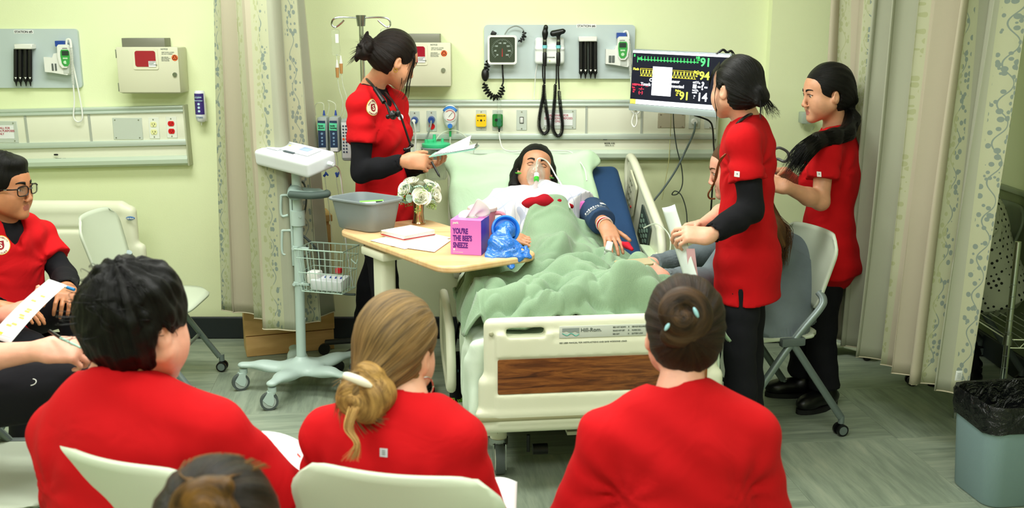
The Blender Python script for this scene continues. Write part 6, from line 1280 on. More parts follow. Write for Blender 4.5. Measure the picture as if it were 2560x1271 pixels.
text_into(mb, "YOU'RE\nTHE BEE'S\nSNEEZE", .030, f0 + XF[:, 0] * (-sz * .42) + A3(0, 0, hz_ * 1.22), TXF, bold=.0013, sx=.60, linesp=.95); mb.obj('lettering', PU, t, True)
mb = MB(); text_into(mb, 'perk', .012, f0 + XF[:, 0] * (-sz * .42) + A3(0, 0, hz_ * 1.78), TXF, bold=.0005); text_into(mb, '50 facial tissues', .0065, f0 + XF[:, 0] * (-sz * .42) + A3(0, 0, hz_ * .12), TXF); mb.box(f0 + XF[:, 0] * (-sz * .385) + A3(0, 0, hz_ * .30), (.003, .0005, .004), 0, XF); mb.obj('white_lettering', WHITE, t, True)
mb = MB(); tp = tcn + A3(0, 0, hz_ * 2 + .0006); mb.prism([(math.cos(a) * .036, math.sin(a) * .022) for a in np.linspace(0, 2 * PI, 24, endpoint=False)], .0006, XF, tp); mb.obj('slot', mat('slot_white', '#D7D9D4', .5), t, True)
mb = MB()
def tis(u, v):
    a = u * 2 * PI; r = .010 + .030 * v ** 1.3 * (1 + .45 * math.sin(a * 2 + 1) + .25 * math.sin(a * 3)); return tp + A3(.004, 0, 0) + XF @ A3(math.cos(a) * r * 1.2 + .010 * v, math.sin(a) * r * .55, .052 * v * (1 + .50 * math.sin(a + 2.2)) - .028 * v ** 3 * (1 + math.sin(a * 2)))
mb.grid(tis, 40, 14, wrap=True); mb.obj('tissue', mat('tissue_white', '#F4F4EE', .8), t, True, solid=.0008)
# pink mug
mc_ = UZ(1205, 622, TZ); mc_ = A3(.018 + -.115, tcn[1] + .135, TZ); mc_ = A3(U(1206, 560, tcn[1] + .13)[0], tcn[1] + .13, TZ); t = thing('drinking_mug', 'rosy translucent patient mug with pale lid and handle behind the tissue box', 'mug', mc_); ROSE = mat('mug_rose', '#D98A9C', .3, alpha=.92)
mb = MB(); mb.lathe([(0, .002), (.040, .002), (.046, .05), (.050, .09), (.055, .13), (.056, .150), (.053, .150), (.046, .09), (.037, .01), (0, .01)], mc_, 32); mb.obj('cup', ROSE, t, True); mb = MB(); mb.lathe([(.060, .146), (.062, .152), (.060, .160), (.050, .166), (0, .167)], mc_, 32); mb.obj('lid', mat('lid_pale', '#E6CFCB', .35, alpha=.9), t, True)
mb = MB(); mb.tube(spline([mc_ + A3(.053, -.01, .135), mc_ + A3(.080, -.02, .137), mc_ + A3(.094, -.025, .115), mc_ + A3(.088, -.025, .075), mc_ + A3(.05, -.01, .045)], 6), .009, 8); mb.obj('handle', ROSE, t, True)
# blue emesis bag
t = thing('emesis_bag', 'shiny blue emesis bag with ring hanging over the table edge beside the tissue box', 'bag', UZ(1262, 630, TZ)); BLB = NT('bag_blue'); BLB.b.inputs['Base Color'].default_value = lin('#1F74D6'); BLB.b.inputs['Roughness'].default_value = .18; BLB.b.inputs['Coat Weight'].default_value = .6; BLB.bump(BLB.noise(BLB.co(), 45, 4, .6, 1.2), .7, .012)
rc = U(1264, 574, tcn[1] + .02); rn = nrm(A3(.12, -.93, .35)); RFm = frame(rn, (1, 0, 0)); mb = MB(); mb.lathe([(.0465, -.012), (.057, -.012), (.0585, 0), (.057, .006), (.051, .008), (.045, .0), (.042, -.02), (.0, -.022)], rc, 36, RFm); mb.obj('ring', mat('ring_blue', '#2A7FE0', .3), t, True)
S = SDF(); b1_, b2_, b3_, b4_ = U(1262, 588, tcn[1] + .0), U(1252, 610, tcn[1] - .05), U(1255, 634, tcn[1] - .08), U(1282, 660, tcn[1] - .11)
S.cone(rc - rn * .004 + A3(0, 0, -.01), b2_, .040, .040, .03, ratio=.75); S.flat(b2_ + A3(0, 0, .02), U(1256, 646, tcn[1] - .095), .040, .078, .03, ratio=.22, X=(1, .1, 0)); S.flat(b3_ + A3(.02, 0, 0), U(1286, 670, tcn[1] - .12), .066, .018, .03, ratio=.22, X=(1, .1, 0)); S.ell(rc + rn * .012, (.036, .036, .03), .02)
S.disp.append(lambda p: .004 * np.sin(p @ A3(95, 40, 60) + 3 * wn(p, 12)) * .6 + .003 * wn(p, 33) + .003 * np.abs(wn(p, 70, 4))); S.obj('bag', BLB.m, .0035, t)
# ------------------------------------------------------------------ furniture and equipment on the floor
# wooden bedside cabinet behind the left curtain
CW = NT('maple_veneer'); co = CW.co('Object', (1, 1, 6)); CW.l(CW.ramp(CW.noise(co, 4, 4, .6, .3), [(.35, '#C99C5E'), (.7, '#DBB072')]), CW.b.inputs['Base Color']); CW.b.inputs['Roughness'].default_value = .5
cA_, cB_ = UZ(617, 893, 0), UZ(836, 872, 0); cx_ = nrm(cB_ - cA_); cy_ = A3(-cx_[1], cx_[0], 0); CF = np.stack([cx_, cy_, (0, 0, 1)], 1); cw_ = np.linalg.norm(cB_ - cA_); dpt = .20
t = thing('bedside_cabinet', 'maple wood cabinet standing behind the curtain and scanner trolley', 'cabinet', (cA_ + cB_) / 2)
def cb(x0, x1, y0, y1, z0, z1, b=.003): m = MB(); m.box(cA_ + CF @ A3((x0 + x1) / 2, (y0 + y1) / 2, (z0 + z1) / 2), ((x1 - x0) / 2, (y1 - y0) / 2, (z1 - z0) / 2), b, CF); return m
cb(0, cw_, .012, dpt, 0, .72).obj('body', CW.m, t, True); cb(-.012, cw_ + .014, -.02, dpt, .72, .755).obj('top', CW.m, t, True); cb(0, cw_, -.004, .012, .0, .112).obj('bottom_drawer', CW.m, t, True); cb(-.004, cw_ + .004, -.012, .012, .118, .70).obj('door', CW.m, t, True)
m = MB(); m.tube(spline([cA_ + CF @ A3(cw_ - .09, -.015, .755) + A3(0, 0, .02), cA_ + CF @ A3(cw_ - .05, 0, .79), cA_ + CF @ A3(cw_ - .02, .02, .77)], 6), .006, 6); tag(m.obj('tubing_set', mat('tube_white', '#E9EFE2', .3)), 'small white tube lying on the maple cabinet top', 'tubing')
cb(.02, cw_ - .02, .02, .03, .756, 1.0, .001); 
# scanner trolley
TG = mat('trolley_grey', '#B4C8C0', .4); HUB = A3(-1.03, 4.80, 0); t = thing('scanner_trolley', 'pale grey five-legged scanner trolley with wire basket in front of the curtain', 'trolley', HUB)
S = SDF(); S.at(HUB); S.ell((0, 0, .115), (.10, .10, .030), .02); angs = [math.radians(a) for a in (181, 253, 325, 37, 109)]; rl = .285
for a in angs: d = A3(math.cos(a), math.sin(a), 0); S.chain([d * .05 + A3(0, 0, .112), d * .13 + A3(0, 0, .112), d * .18 + A3(0, 0, .125), d * rl + A3(0, 0, .127)], [.050, .038, .030, .026], .03, X=(-d[1], d[0], 0), ratio=.55)
S.cone((0, 0, .10), (0, 0, .15), .05, .03, .03); S.cut((0, 0, .10), (0, 0, -1)); S.at((0, 0, 0)); S.obj('star_base', TG, .005, t)
for k, a in enumerate(angs):
    d = A3(math.cos(a), math.sin(a), 0); c = HUB + d * rl; w2 = A3(-math.sin(a + .5), math.cos(a + .5), 0) if k != 1 else A3(.3, -.95, 0); f2 = A3(w2[1], -w2[0], 0); wc = c + f2 * .016 + A3(0, 0, .042)
    mb = MB(); mb.cyl(c + A3(0, 0, .085), c + A3(0, 0, .108), .020, n=16)
    for s_ in (-1, 1): mb.prism([(-.030, .012), (-.006, .048), (.020, .048), (.022, .0), (.012, -.02), (-.008, -.012)], .004, np.stack([-f2, (0, 0, 1), np.cross(-f2, (0, 0, 1))], 1), wc + w2 * s_ * .016 + A3(0, 0, -.0))
    mb.box(wc + A3(0, 0, .040) - f2 * .01, (.017, .018, .008), .004, np.stack([w2, f2, (0, 0, 1)], 1)); cs = mb.obj('caster_housing', TG, t, True)
    mb = MB(); mb.cyl(wc - w2 * .013, wc + w2 * .013, .042, n=22); o = mb.obj('wheel_tyre', mat('tyre_grey', '#4E5654', .6), None); o.parent = cs; mb = MB(); mb.cyl(wc - w2 * .015, wc + w2 * .015, .031, n=20); o = mb.obj('wheel_disc', mat('disc_grey', '#A9B4AE', .5), None); o.parent = cs
mb = MB(); ptop = U(736, 405, 4.82); mb.tube([HUB + A3(0, 0, .12), A3(HUB[0] + .008, HUB[1], .5), A3(ptop[0] + .01, 4.80, .93), A3(ptop[0] + .01, 4.80, ptop[2] + .04)], .0235, 16); mb.obj('pole', TG, t, True)
px_ = lambda z: A3(HUB[0] + .008 + (ptop[0] + .01 - HUB[0] - .008) * max(0, (z - .5) / .43), 4.80, z)
q = [U(652, 372, 4.78), U(708, 356, 5.02), U(826, 385, 4.98), U(780, 412, 4.74)]; a, b, c_, d_ = UZ(652, 381, 1.17), UZ(706, 358, 1.17), UZ(828, 384, 1.17), UZ(781, 410, 1.17)
dx_ = nrm(d_ - a); ce = px_(1.13) + A3(-.01, -.01, 0); dy_ = A3(-dx_[1], dx_[0], 0); DF = np.stack([nrm(A3(dx_[0], dx_[1], 0)), nrm(A3(-dx_[1], dx_[0], 0)), (0, 0, 1)], 1); ang_ = -.62; DF = rotm(0, 0, -.62) @ rotm(.20, .10, 0); ce = U(738, 396, 4.80)
sc_ = thing('scanner_console', 'white box console with small screen and slot on top of the trolley', 'medical device', ce); DP = mat('console_white', '#DCE2E4', .35)
S = SDF(); S.at(ce, DF); S.box((0, 0, 0), (.178, .095, .038), .016); S.at((0, 0, 0)); S.obj('case', DP, .005, sc_)
def onb(x, y, hx, hy, m, nm, z=.0375, th=.001): mb = MB(); mb.box(ce + DF @ A3(x * 1.15, y * 1.1, z + .003), (hx, hy, th), .0005, DF); mb.obj(nm, m, sc_, True)
onb(-.01, .015, .13, .045, mat('console_grey', '#C3CACC', .3), 'top_cover'); onb(.0, -.030, .035, .007, mat('slot_dark', '#4A555C', .4), 'paper_slot', .039); onb(.04, .03, .028, .018, mat('screen_blue', '#8FA3D6', .2, emit=.3), 'screen', .0395); onb(-.055, .03, .006, .004, mat('led_lime', '#C6E04A', .3, emit=.6), 'status_light', .039); onb(-.09, -.03, .04, .012, mat('console_pale', '#D3DDE2', .2), 'window', .038)
mb = MB(); e = ce + DF @ A3(.19, .03, 0); mb.cyl(e, e + DF @ A3(.03, 0, 0), .012, .009, 12); mb.obj('connector', DP, sc_, True)
MB().tube(spline([e + DF @ A3(.03, 0, 0), U(848, 425, 4.9), U(855, 470, 4.92), U(860, 520, 4.92), U(864, 600, 4.92), U(878, 690, 4.92), U(884, 720, 4.92)], 8), .0035, 7).obj('white_lead', WHITE, sc_, True)
mb = MB(); mb.prism(rrect(.11, .06, .02), .02, EYE, px_(.0) * A3(1, 1, 0) + A3(0, 0, ce[2] - .058)); mb.obj('mount_plate', TG, t, True)
hz = U(740, 480, 4.80)[2]; hc_ = px_(hz)
S = SDF(); S.at(hc_, rotm(0, 0, -.12)); S.cone((-.01, .0, 0), (.0, -.03, 0), .036, .036, .02); S.chain([(-.005, -.055, .0), (.09, -.085, .0), (.15, -.05, .0)], [.022, .016, .014], .01, ratio=1); S.chain([(0, .03, .0), (.10, .01, 0), (.15, -.05, 0)], [.020, .016, .014], .01); S.box((.06, -.03, -.008), (.08, .035, .010), .008, .02); S.at((0, 0, 0)); S.obj('handle_tray', mat('tray_grey', '#93A8A2', .45), .004, t)
MB().tube(spline([hc_ + rotm(0, 0, -.12) @ A3(*p) for p in ((-.01, -.075, .0), (.09, -.100, .0), (.158, -.062, .002), (.155, -.04, .004))], 6), .017, 10).obj('grip', mat('grip_dark', '#4A5A54', .6), t, True)
for z, h in ((U(740, 545, 4.80)[2], .035),): mb = MB(); mb.cyl(px_(z - h), px_(z + h), .034, .034, 18); mb.cyl(px_(z) + A3(.015, -.03, .01), px_(z) + A3(.018, -.037, .01), .005, n=8); mb.obj('clamp_collar', TG, t, True)
mb = MB(); zz = hc_[2]
for s0, s1 in ((-.02, -.115), (-.19, -.30)): mb.tube(spline([px_(zz + s0) + A3(-.03, .02, 0), px_(zz + s0) + A3(-.075, .02, .0), px_(zz + s0) + A3(-.082, .02, -.015), px_(zz + s1) + A3(-.082, .02, .0), px_(zz + s1) + A3(-.05, .02, 0)], 5), .006, 8, flat=1)
mb.box(px_(zz - .17) + A3(-.032, .02, 0), (.006, .015, .19), .002); mb.obj('cable_hook', TG, t, True)
MB().tube(spline([U(672, 418, 4.88), U(684, 450, 4.85), U(690, 500, 4.85), U(700, 560, 4.85), U(712, 592, 4.88), U(705, 600, 4.9), U(690, 560, 4.86), U(684, 510, 4.86), U(700, 478, 4.86), U(740, 458, 4.86), U(760, 460, 4.84), U(766, 500, 4.86), U(760, 540, 4.90)], 8), .0045, 8).obj('power_cable', mat('cable_slate', '#566160', .5), t, True)
MB().tube(spline([U(752, 585, 4.9), U(775, 605, 4.9), U(795, 630, 4.92), U(800, 660, 4.92)], 8), .006, 8).obj('power_cable', mat('cable_slate', '#566160', .5), t, True)
MB().tube(spline([U(818, 708, 4.88), U(832, 725, 4.88), U(860, 735, 4.86), U(888, 737, 4.84)], 8), .006, 8).obj('power_cable', mat('cable_slate', '#566160', .5), t, True)
# wire basket
bz1, bz0 = U(815, 625, 4.9)[2] + .045, U(815, 705, 4.9)[2]; bk_ = thing('wire_basket', 'mint coated wire basket clamped to the scanner trolley pole', 'basket', px_(bz0) + A3(.13, 0, 0)); KF = rotm(0, 0, -.30); bc_ = px_(0) * A3(1, 1, 0) + KF @ A3(.155, .0, 0); W1, D1, W0, D0 = .125, .085, .105, .068
def bp(x, y, z): f_ = (z - bz0) / (bz1 - bz0); return bc_ + KF @ A3(x * (W0 + (W1 - W0) * f_), y * (D0 + (D1 - D0) * f_), 0) + A3(0, 0, z)
def loop(z, r): MB().tube([bp(x, y, z) for x, y in ((-1, -1), (1, -1), (1, 1), (-1, 1))], r, 6, closed=True).obj('rim_wire', MINTW, bk_, True)
MINTW = mat('wire_mint', '#B3CCBE', .35); loop(bz1, .0036); loop(bz0, .0026); loop(bz0 + (bz1 - bz0) * .45, .0024); loop(bz0 + (bz1 - bz0) * .8, .002)
for i in range(9):
    x = -1 + 2 * i / 8; MB().tube([bp(x, -1, bz1), bp(x, -1, bz0), bp(x, 1, bz0), bp(x, 1, bz1)], .0016, 5).obj('wire', MINTW, bk_, True)
for i in range(6):
    y = -1 + 2 * i / 5; MB().tube([bp(-1, y, bz1), bp(-1, y, bz0), bp(1, y, bz0), bp(1, y, bz1)], .0016, 5).obj('wire', MINTW, bk_, True)
for z in (bz1 - .01, bz0 + .02): mb = MB(); mb.cyl(px_(z) - A3(0, 0, .006), px_(z) + A3(0, 0, .006), .028, n=16); mb.box(px_(z) + KF @ A3(.035, -.02, 0), (.03, .006, .006), .002, KF); mb.cyl(px_(z) + A3(-.02, -.028, 0), px_(z) + A3(-.02, -.034, 0), .008, n=10); mb.obj('clamp', TG, bk_, True)
mb = MB(); mb.tube(spline([bp(1.02, 0, bz1 - .05), bp(1.25, 0, bz1 - .07), bp(1.3, 0, bz1 - .05)], 4), .003, 6); mb.obj('side_hook', MINTW, bk_, True)
dv = thing('module_box', 'white device box with blue key marks lying in the wire basket', 'medical device', bp(.1, 0, bz0)); mb = MB(); mb.box(bp(.12, -.05, bz0) + A3(0, 0, .035), (.082, .052, .026), .008, KF @ rotm(.12, 0, 0)); mb.obj('case', DP, dv, True); mb = MB(); mc2 = bp(.12, -.05, bz0) + A3(0, 0, .035); [mb.box(mc2 + KF @ rotm(.12, 0, 0) @ A3(-.05 + .027 * i, .0, .0268), (.004, .012, .0006), 0, KF @ rotm(.12, 0, .3)) for i in range(5)]; mb.obj('blue_marks', BLUEP, dv, True); mb = MB(); mb.box(bp(-.6, -.2, bz0) + A3(0, 0, .06), (.03, .03, .03), .01, KF); mb.obj('white_connector', WHITE, dv, True); mb = MB(); mb.box(bp(.35, .6, bz0) + A3(0, 0, .085), (.014, .012, .012), .003, KF); mb.obj('red_part', mat('needle_red', '#C4202A', .4), dv, True)

# ------------------------------------------------------------------ chairs
MINTS = mat('chair_shell', '#C3CDB8', .5, bump=.08, bscale=500); CHM = mat('chair_metal', '#7D8A88', .35, .5); CHJ = mat('chair_joint', '#5B6664', .5)
def make_chair(label, loc, rz, shell=MINTS, metal=CHM, group=None, s=1.0):
    t = thing('chair', label, 'chair', (loc[0], loc[1], 0), rz, group)
    mb = MB()
    def seat(u, v):
        x = (u - .5) * 2; y = (v - .5) * 2; k = 1 - .10 * abs(x) ** 5 * 0; sx = math.copysign(min(abs(x), 1), x); r = 1 - .22 * (abs(x) ** 6) * (abs(y) ** 6)
        return (x * .235 * r, y * .215 * r + .02, .455 - .018 * (1 - x * x) * (1 - y * y) - .02 * max(0, y) ** 3)
    mb.grid(seat, 16, 14); mb.obj('seat', shell, t, solid=.012)
    mb = MB()
    def back(u, v):
        x = (u - .5) * 2; y = v; r = 1 - .10 * abs(x) ** 8 * (1 if y > .5 else 1) * abs(2 * y - 1) ** 6; wv = (.205 + .035 * y) * (1 - .20 * max(0, (y - .72) / .28) ** 2.5); 
        return (x * wv * r, -.205 - .075 * y + .045 * x * x, .555 + .325 * (.5 + (y - .5) * (1 - .09 * abs(x) ** 7)))
    mb.grid(back, 18, 16); mb.obj('backrest', shell, t, solid=.012)
    for sx in (-1, 1):
        mb = MB(); mb.tube(spline([(sx * .195, -.170, .640), (sx * .225, -.175, .615), (sx * .238, -.150, .575), (sx * .242, -.02, .43), (sx * .245, .235, .075)], 5), .0165, 10, flat=.75); mb.obj('front_leg', metal, t)
        mb = MB(); mb.tube([(sx * .243, -.035, .435), (sx * .245, -.13, .30), (sx * .247, -.285, .085)], .0165, 10, flat=.75); mb.obj('rear_leg', metal, t)
        mb = MB(); mb.box((sx * .243, -.03, .445), (.016, .055, .018), .006); mb.obj('joint', CHJ, t)
        for y in (.245, -.29):
            mb = MB(); mb.cyl((sx * .246, y, .055), (sx * .246, y, .09), .014, n=10); cs = mb.obj('caster', metal, t)
            for k in (-1, 1): mb = MB(); mb.cyl((sx * .246 + k * .010, y, .0265), (sx * .246 + k * .022, y, .0265), .0265, n=18); mb.obj('wheel', BLK, cs); mb = MB(); mb.cyl((sx * .246 + k * .0215, y, .0265), (sx * .246 + k * .0235, y, .0265), .019, n=16); mb.obj('wheel_cap', CHM, cs)
    mb = MB(); mb.cyl((-.23, -.02, .425), (.23, -.02, .425), .012, n=10); mb.cyl((-.24, .14, .20), (.24, .14, .20), .009, n=8); mb.obj('cross_bar', metal, t); return t
def chair_at(label, x, y, rz, **k): return make_chair(label, (x, y), rz, **k)
G_ = 'pale plastic shell chairs on casters'
vc = UZ(2000, 960, .25)
c1 = chair_at('pale mint chair under the visitor in the grey cardigan', 1.09, 4.383, math.radians(105), group=G_)
def chair_copy(label, x, y, rz):
    c = copy_tree(c1); c.location = (x, y, 0); c.rotation_euler = (0, 0, rz); c['label'] = label; return c
chair_copy('empty pale mint chair facing the seated man with glasses at left', -1.745, 4.83, math.radians(-90))
chair_copy('pale chair under the black-haired man in the front row', -.72, 2.22, math.radians(-24.8))
chair_copy('pale chair under the blonde woman in the front row', -.186, 2.166, math.radians(-13))
chair_copy('chair under the woman with the tight brown bun, below the frame', .38, 2.42, 0)
chair_copy('pale chair under the young man with glasses at far left', -1.98, 3.82, math.radians(-42)); chair_copy('pale chair edge under the note taker at the left edge', -1.55, 2.83, math.radians(-88)); chair_copy('chair under the person nearest the camera', -.43, 1.28, 0)
make_chair('dark framed chair under the person in the polka-dot blouse', (2.24, 5.10), math.radians(88), mat('chair_dark', '#6F7A66', .5), mat('chair_metal_dark', '#565F5C', .4, .4))
# papers on laps of the front row
def sheet(label, P, m=PAPER, extra=None, cat='paper', z=0):
    t = thing('paper_sheet', label, cat, np.mean(P, 0)); mb = MB(); mb.grid(lambda u, v: (P[0] * (1 - u) + P[1] * u) * (1 - v) + (P[3] * (1 - u) + P[2] * u) * v + A3(0, 0, .012 * math.sin(PI * u)), 8, 8); mb.obj('sheet', m, t, True, solid=.0006)
    if extra: extra(t, P)
    return t
def ex1(t, P):
    f = lambda u, v: (P[0] * (1 - u) + P[1] * u) * (1 - v) + (P[3] * (1 - u) + P[2] * u) * v + A3(0, 0, .012 * math.sin(PI * u) + .0016)
    mb = MB(); mb.grid(lambda a, b: f(.80 + .07 * a, .20 + .03 * b + .02 * a), 3, 2); mb.obj('red_mark', mat('mark_red', '#D2463E', .6), t, True); mb = MB(); [mb.grid(lambda a, b: f(.2 + .25 * a, .25 + .05 * k + .008 * b), 4, 1) for k in range(6)]; mb.obj('printed_lines', mat('print_pale', '#CFDDDC', .8), t, True)
sheet('large white sheet on the lap between the black-haired man and the blonde woman', [U(655, 1078, 2.62), U(775, 1118, 2.58), U(745, 1290, 2.30), U(590, 1215, 2.34)], extra=ex1)
t = sheet('white papers under a metal clip at the lower right of the blonde woman', [U(1205, 1204, 2.34), U(1293, 1206, 2.34), U(1290, 1290, 2.22), U(1200, 1290, 2.22)]); mb = MB(); q = U(1234, 1207, 2.33); mb.cyl(q - A3(.012, 0, 0), q + A3(.012, 0, 0), .007, n=12); mb.box(q + A3(0, 0, -.008), (.014, .004, .008), .002); mb.obj('metal_clip', mat('steel', '#9EA3A0', .25, 1), t, True)
# second bed's headboard at left
S = SDF(); c = U(205, 600, 5.32); hb0, hb1 = U(-60, 490, 5.30), U(350, 520, 5.30); S.at(((hb0[0] + hb1[0]) / 2, 5.30, .45)); hw_ = (hb1[0] - hb0[0]) / 2
S.box((0, 0, .16), (hw_ - .02, .035, .22), .034, .02); S.box((0, 0, -.1), (hw_ + .015, .03, .28), .03, .02); S.cone((-hw_ + .06, 0, .375), (hw_ - .10, 0, .372), .034, .034, .03); S.box((-.05, -.05, .05), (hw_ - .12, .03, .22), .02, .01, 's'); S.box((-.05, -.03, .05), (hw_ - .14, .012, .20), .01, .01); S.at((0, 0, 0))
t = thing('bed_headboard', 'ivory headboard of the neighbouring bed behind the empty mint chair', 'bed', (c[0], 5.30, 0)); S.obj('panel', IVORY, .009, t); mb = MB(); q = U(326, 546, 5.255); mb.ball(q, (.024, .004, .010), 16, 8); mb.obj('oval_badge', mat('badge_blue', '#3E6C9E', .4), t, True); mb = MB(); text_into(mb, 'Hill-Rom', .0105, q + A3(0, -.005, -.004), WF, 'CENTER', .0002); mb.obj('lettering', WHITE, t, True)
mb = MB(); mb.box((c[0], 5.30, .10), (hw_ * .8, .03, .06), .01); mb.box((c[0] - .3, 5.30, .025), (.03, .03, .025)); mb.box((c[0] + .3, 5.30, .025), (.03, .03, .025)); mb.obj('foot', IVORYD, t, True)
# waste bin with liner
b0_ = UZ(2478, 1290, 0); bxy = (1.905, 3.66); zt = U(2405, 1010, 3.40)[2]; t = thing('waste_bin', 'grey waste bin with black plastic liner at the lower right corner', 'bin', (bxy[0], bxy[1], 0)); RZ = rotm(0, 0, math.radians(8))
def rings(lv, rad=.22): 
    V = []; 
    for z, a, b in lv: V += [A3(bxy[0], bxy[1], z) + RZ @ A3(x, y, 0) for x, y in rrect(a, b, min(a, b) * rad, 5)]
    n = 24; F_ = [(k * n + i, k * n + (i + 1) % n, (k + 1) * n + (i + 1) % n, (k + 1) * n + i) for k in range(len(lv) - 1) for i in range(n)]; return V, F_
zb = .39; mb = MB(); V, F_ = rings([(.002, .33, .25), (.01, .34, .26), (zb - .03, .378, .288), (zb - .03, .386, .296), (zb, .388, .298), (zb, .372, .282), (.03, .33, .25)]); mb.add(V, F_ + [tuple(range(24))[::-1], tuple(range(144, 168))]); mb.obj('bin_body', mat('bin_grey', '#7F979A', .5, bump=.1, bscale=300), t, True)
LN = NT('bin_liner'); LN.b.inputs['Base Color'].default_value = lin('#0B0D0F'); LN.b.inputs['Roughness'].default_value = .22; LN.bump(LN.noise(LN.co(), 22, 4, .6, 1.5), .8, .02)
mb = MB(); V, F_ = rings([(zb - .095, .388, .298), (zb - .05, .398, .308), (zb - .004, .402, .312), (zb + .012, .392, .302), (zb + .008, .370, .280), (zb - .12, .32, .25), (.10, .22, .16)]); rq = random.Random(3); V = [v + A3(rq.uniform(-.003, .003), rq.uniform(-.003, .003), rq.uniform(-.010, .006) if k < 24 else 0) for k, v in enumerate(V)]; mb.add(V, F_ + [tuple(range(144, 168))]); mb.obj('liner', LN.m, t, True)
# wire shelving post at the right edge
rp = UZ(2498, 1100, 0); X0, Y0 = 2.02, 4.02; t = thing('wire_shelf_rack', 'chrome wire shelf rack post at the right edge behind the bin', 'rack', (X0, Y0, 0)); a = U(2512, 985, Y0); b = U(2556, 610, Y0)
mb = MB(); mb.cyl((X0, Y0, .02), (X0, Y0, U(2556, 605, Y0)[2]), .0127, n=14); mb.obj('post', CHR, t, True); mb = MB()
for k in range(14): mb.tube([(X0 + .0131 * math.cos(u), Y0 + .0131 * math.sin(u), .08 + .05 * k) for u in np.linspace(0, 2 * PI, 12, endpoint=False)], .0009, 4, closed=True)
mb.obj('groove_ring', mat('steel_dull', '#6E7672', .4, .6), t, True); mb = MB(); mb.cyl((X0, Y0, 0), (X0, Y0, .03), .016, n=12); mb.obj('foot', BLK, t, True)
zr = U(2530, 850, Y0)[2]; ztop = U(2556, 605, Y0)[2]
for zs in (zr,):
    mb = MB(); mb.cyl((X0, Y0, zs - .02), (X0, Y0, zs + .02), .019, .016, 14); mb.obj('collar', mat('steel', '#9EA3A0', .25, 1), t, True)
    mb = MB(); mb.tube([(X0, Y0, zs), (X0 + .40, Y0 - .02, zs)], .0035, 6); mb.tube([(X0, Y0, zs - .035), (X0 + .40, Y0 - .02, zs - .035)], .003, 6); mb.tube([(X0, Y0, zs), (X0, Y0 + .40, zs)], .0035, 6)
    for i in range(12): mb.tube([(X0 + .02 + .032 * i, Y0, zs - .035 * (i % 2)), (X0 + .02 + .032 * (i + 1), Y0, zs - .035 * ((i + 1) % 2))], .0018, 5)
    mb.obj('edge_truss', CHR, t, True)
    for i in range(9): mb = MB(); mb.tube([(X0 + .02 + .045 * i, Y0 - .01, zs), (X0 + .02 + .045 * i, Y0 + .40, zs)], .0022, 5); mb.obj('shelf_wire', CHR, t, True)
mb = MB(); mb.cyl((X0 + .40, Y0, .0), (X0 + .40, Y0, ztop), .0127, n=12); mb.cyl((X0, Y0 + .40, .0), (X0, Y0 + .40, ztop), .0127, n=12); mb.cyl((X0 + .40, Y0 + .40, .0), (X0 + .40, Y0 + .40, ztop), .0127, n=12); mb.obj('post', CHR, t, True)
# bag hanging on the bed frame, equipment foot under the curtain
t = thing('tote_bag', 'black cloth bag with green and blue print hanging at the left of the bed', 'bag', Bl(-.50, .98, .2)); qb = U(1145, 965, 4.45); mb = MB(); 
S = SDF(); S.at(qb, rotm(0, 0, .3)); S.box((0, 0, 0), (.035, .05, .155), .02); S.at((0, 0, 0)); S.disp.append(lambda p: .006 * wn(p, 18)); S.obj('bag_body', BLACKC, .008, t)
mb = MB(); text_into(mb, 'Thank', .028, qb + A3(-.030, -.052, -.06), WF, bold=.001, sx=.8); text_into(mb, 'you', .028, qb + A3(-.028, -.052, -.088), WF, bold=.001, sx=.8); mb.obj('green_lettering', mat('print_lime', '#7FC63A', .6), t, True); mb = MB(); text_into(mb, 'nurses', .022, qb + A3(-.030, -.052, -.118), WF, bold=.0006, sx=.7); mb.cyl(qb + A3(-.012, -.05, .09), qb + A3(-.012, -.054, .09), .018, n=10); mb.obj('blue_print', mat('print_sky', '#6FB7C9', .6), t, True)
mb = MB(); mb.tube(spline([qb + A3(-.02, 0, .15), Bl(-.46, .95, .44), qb + A3(.02, 0, .15)], 6), .005, 6); mb.obj('handle', BLACKC, t, True)
t = thing('equipment_base', 'pale wheeled equipment base under the far end of the right curtain', 'equipment', U(2110, 880, 5.2) * A3(1, 1, 0)); bx0 = UZ(2105, 885, 0); mb = MB(); mb.box((bx0[0] + .02, bx0[1], .055), (.17, .04, .012), .006, rotm(0, 0, -.9)); mb.box((bx0[0] + .0, bx0[1], .055), (.17, .03, .012), .006, rotm(0, 0, .3)); mb.obj('foot_plate', mat('base_pale', '#B7BFA4', .5), t, True); mb = MB(); mb.cyl((bx0[0], bx0[1], .06), (bx0[0], bx0[1], .30), .035, n=16); mb.obj('column', mat('column_grey', '#A3ACA2', .5), t, True)
mb = MB(); [mb.cyl((bx0[0] + math.cos(a) * .15 , bx0[1] + math.sin(a) * .15 - .01, .022), (bx0[0] + math.cos(a) * .15, bx0[1] + math.sin(a) * .15 + .02, .022), .022, n=12) for a in (-.9, 2.24, .3, 3.44)]; mb.obj('caster', BLK, t, True)
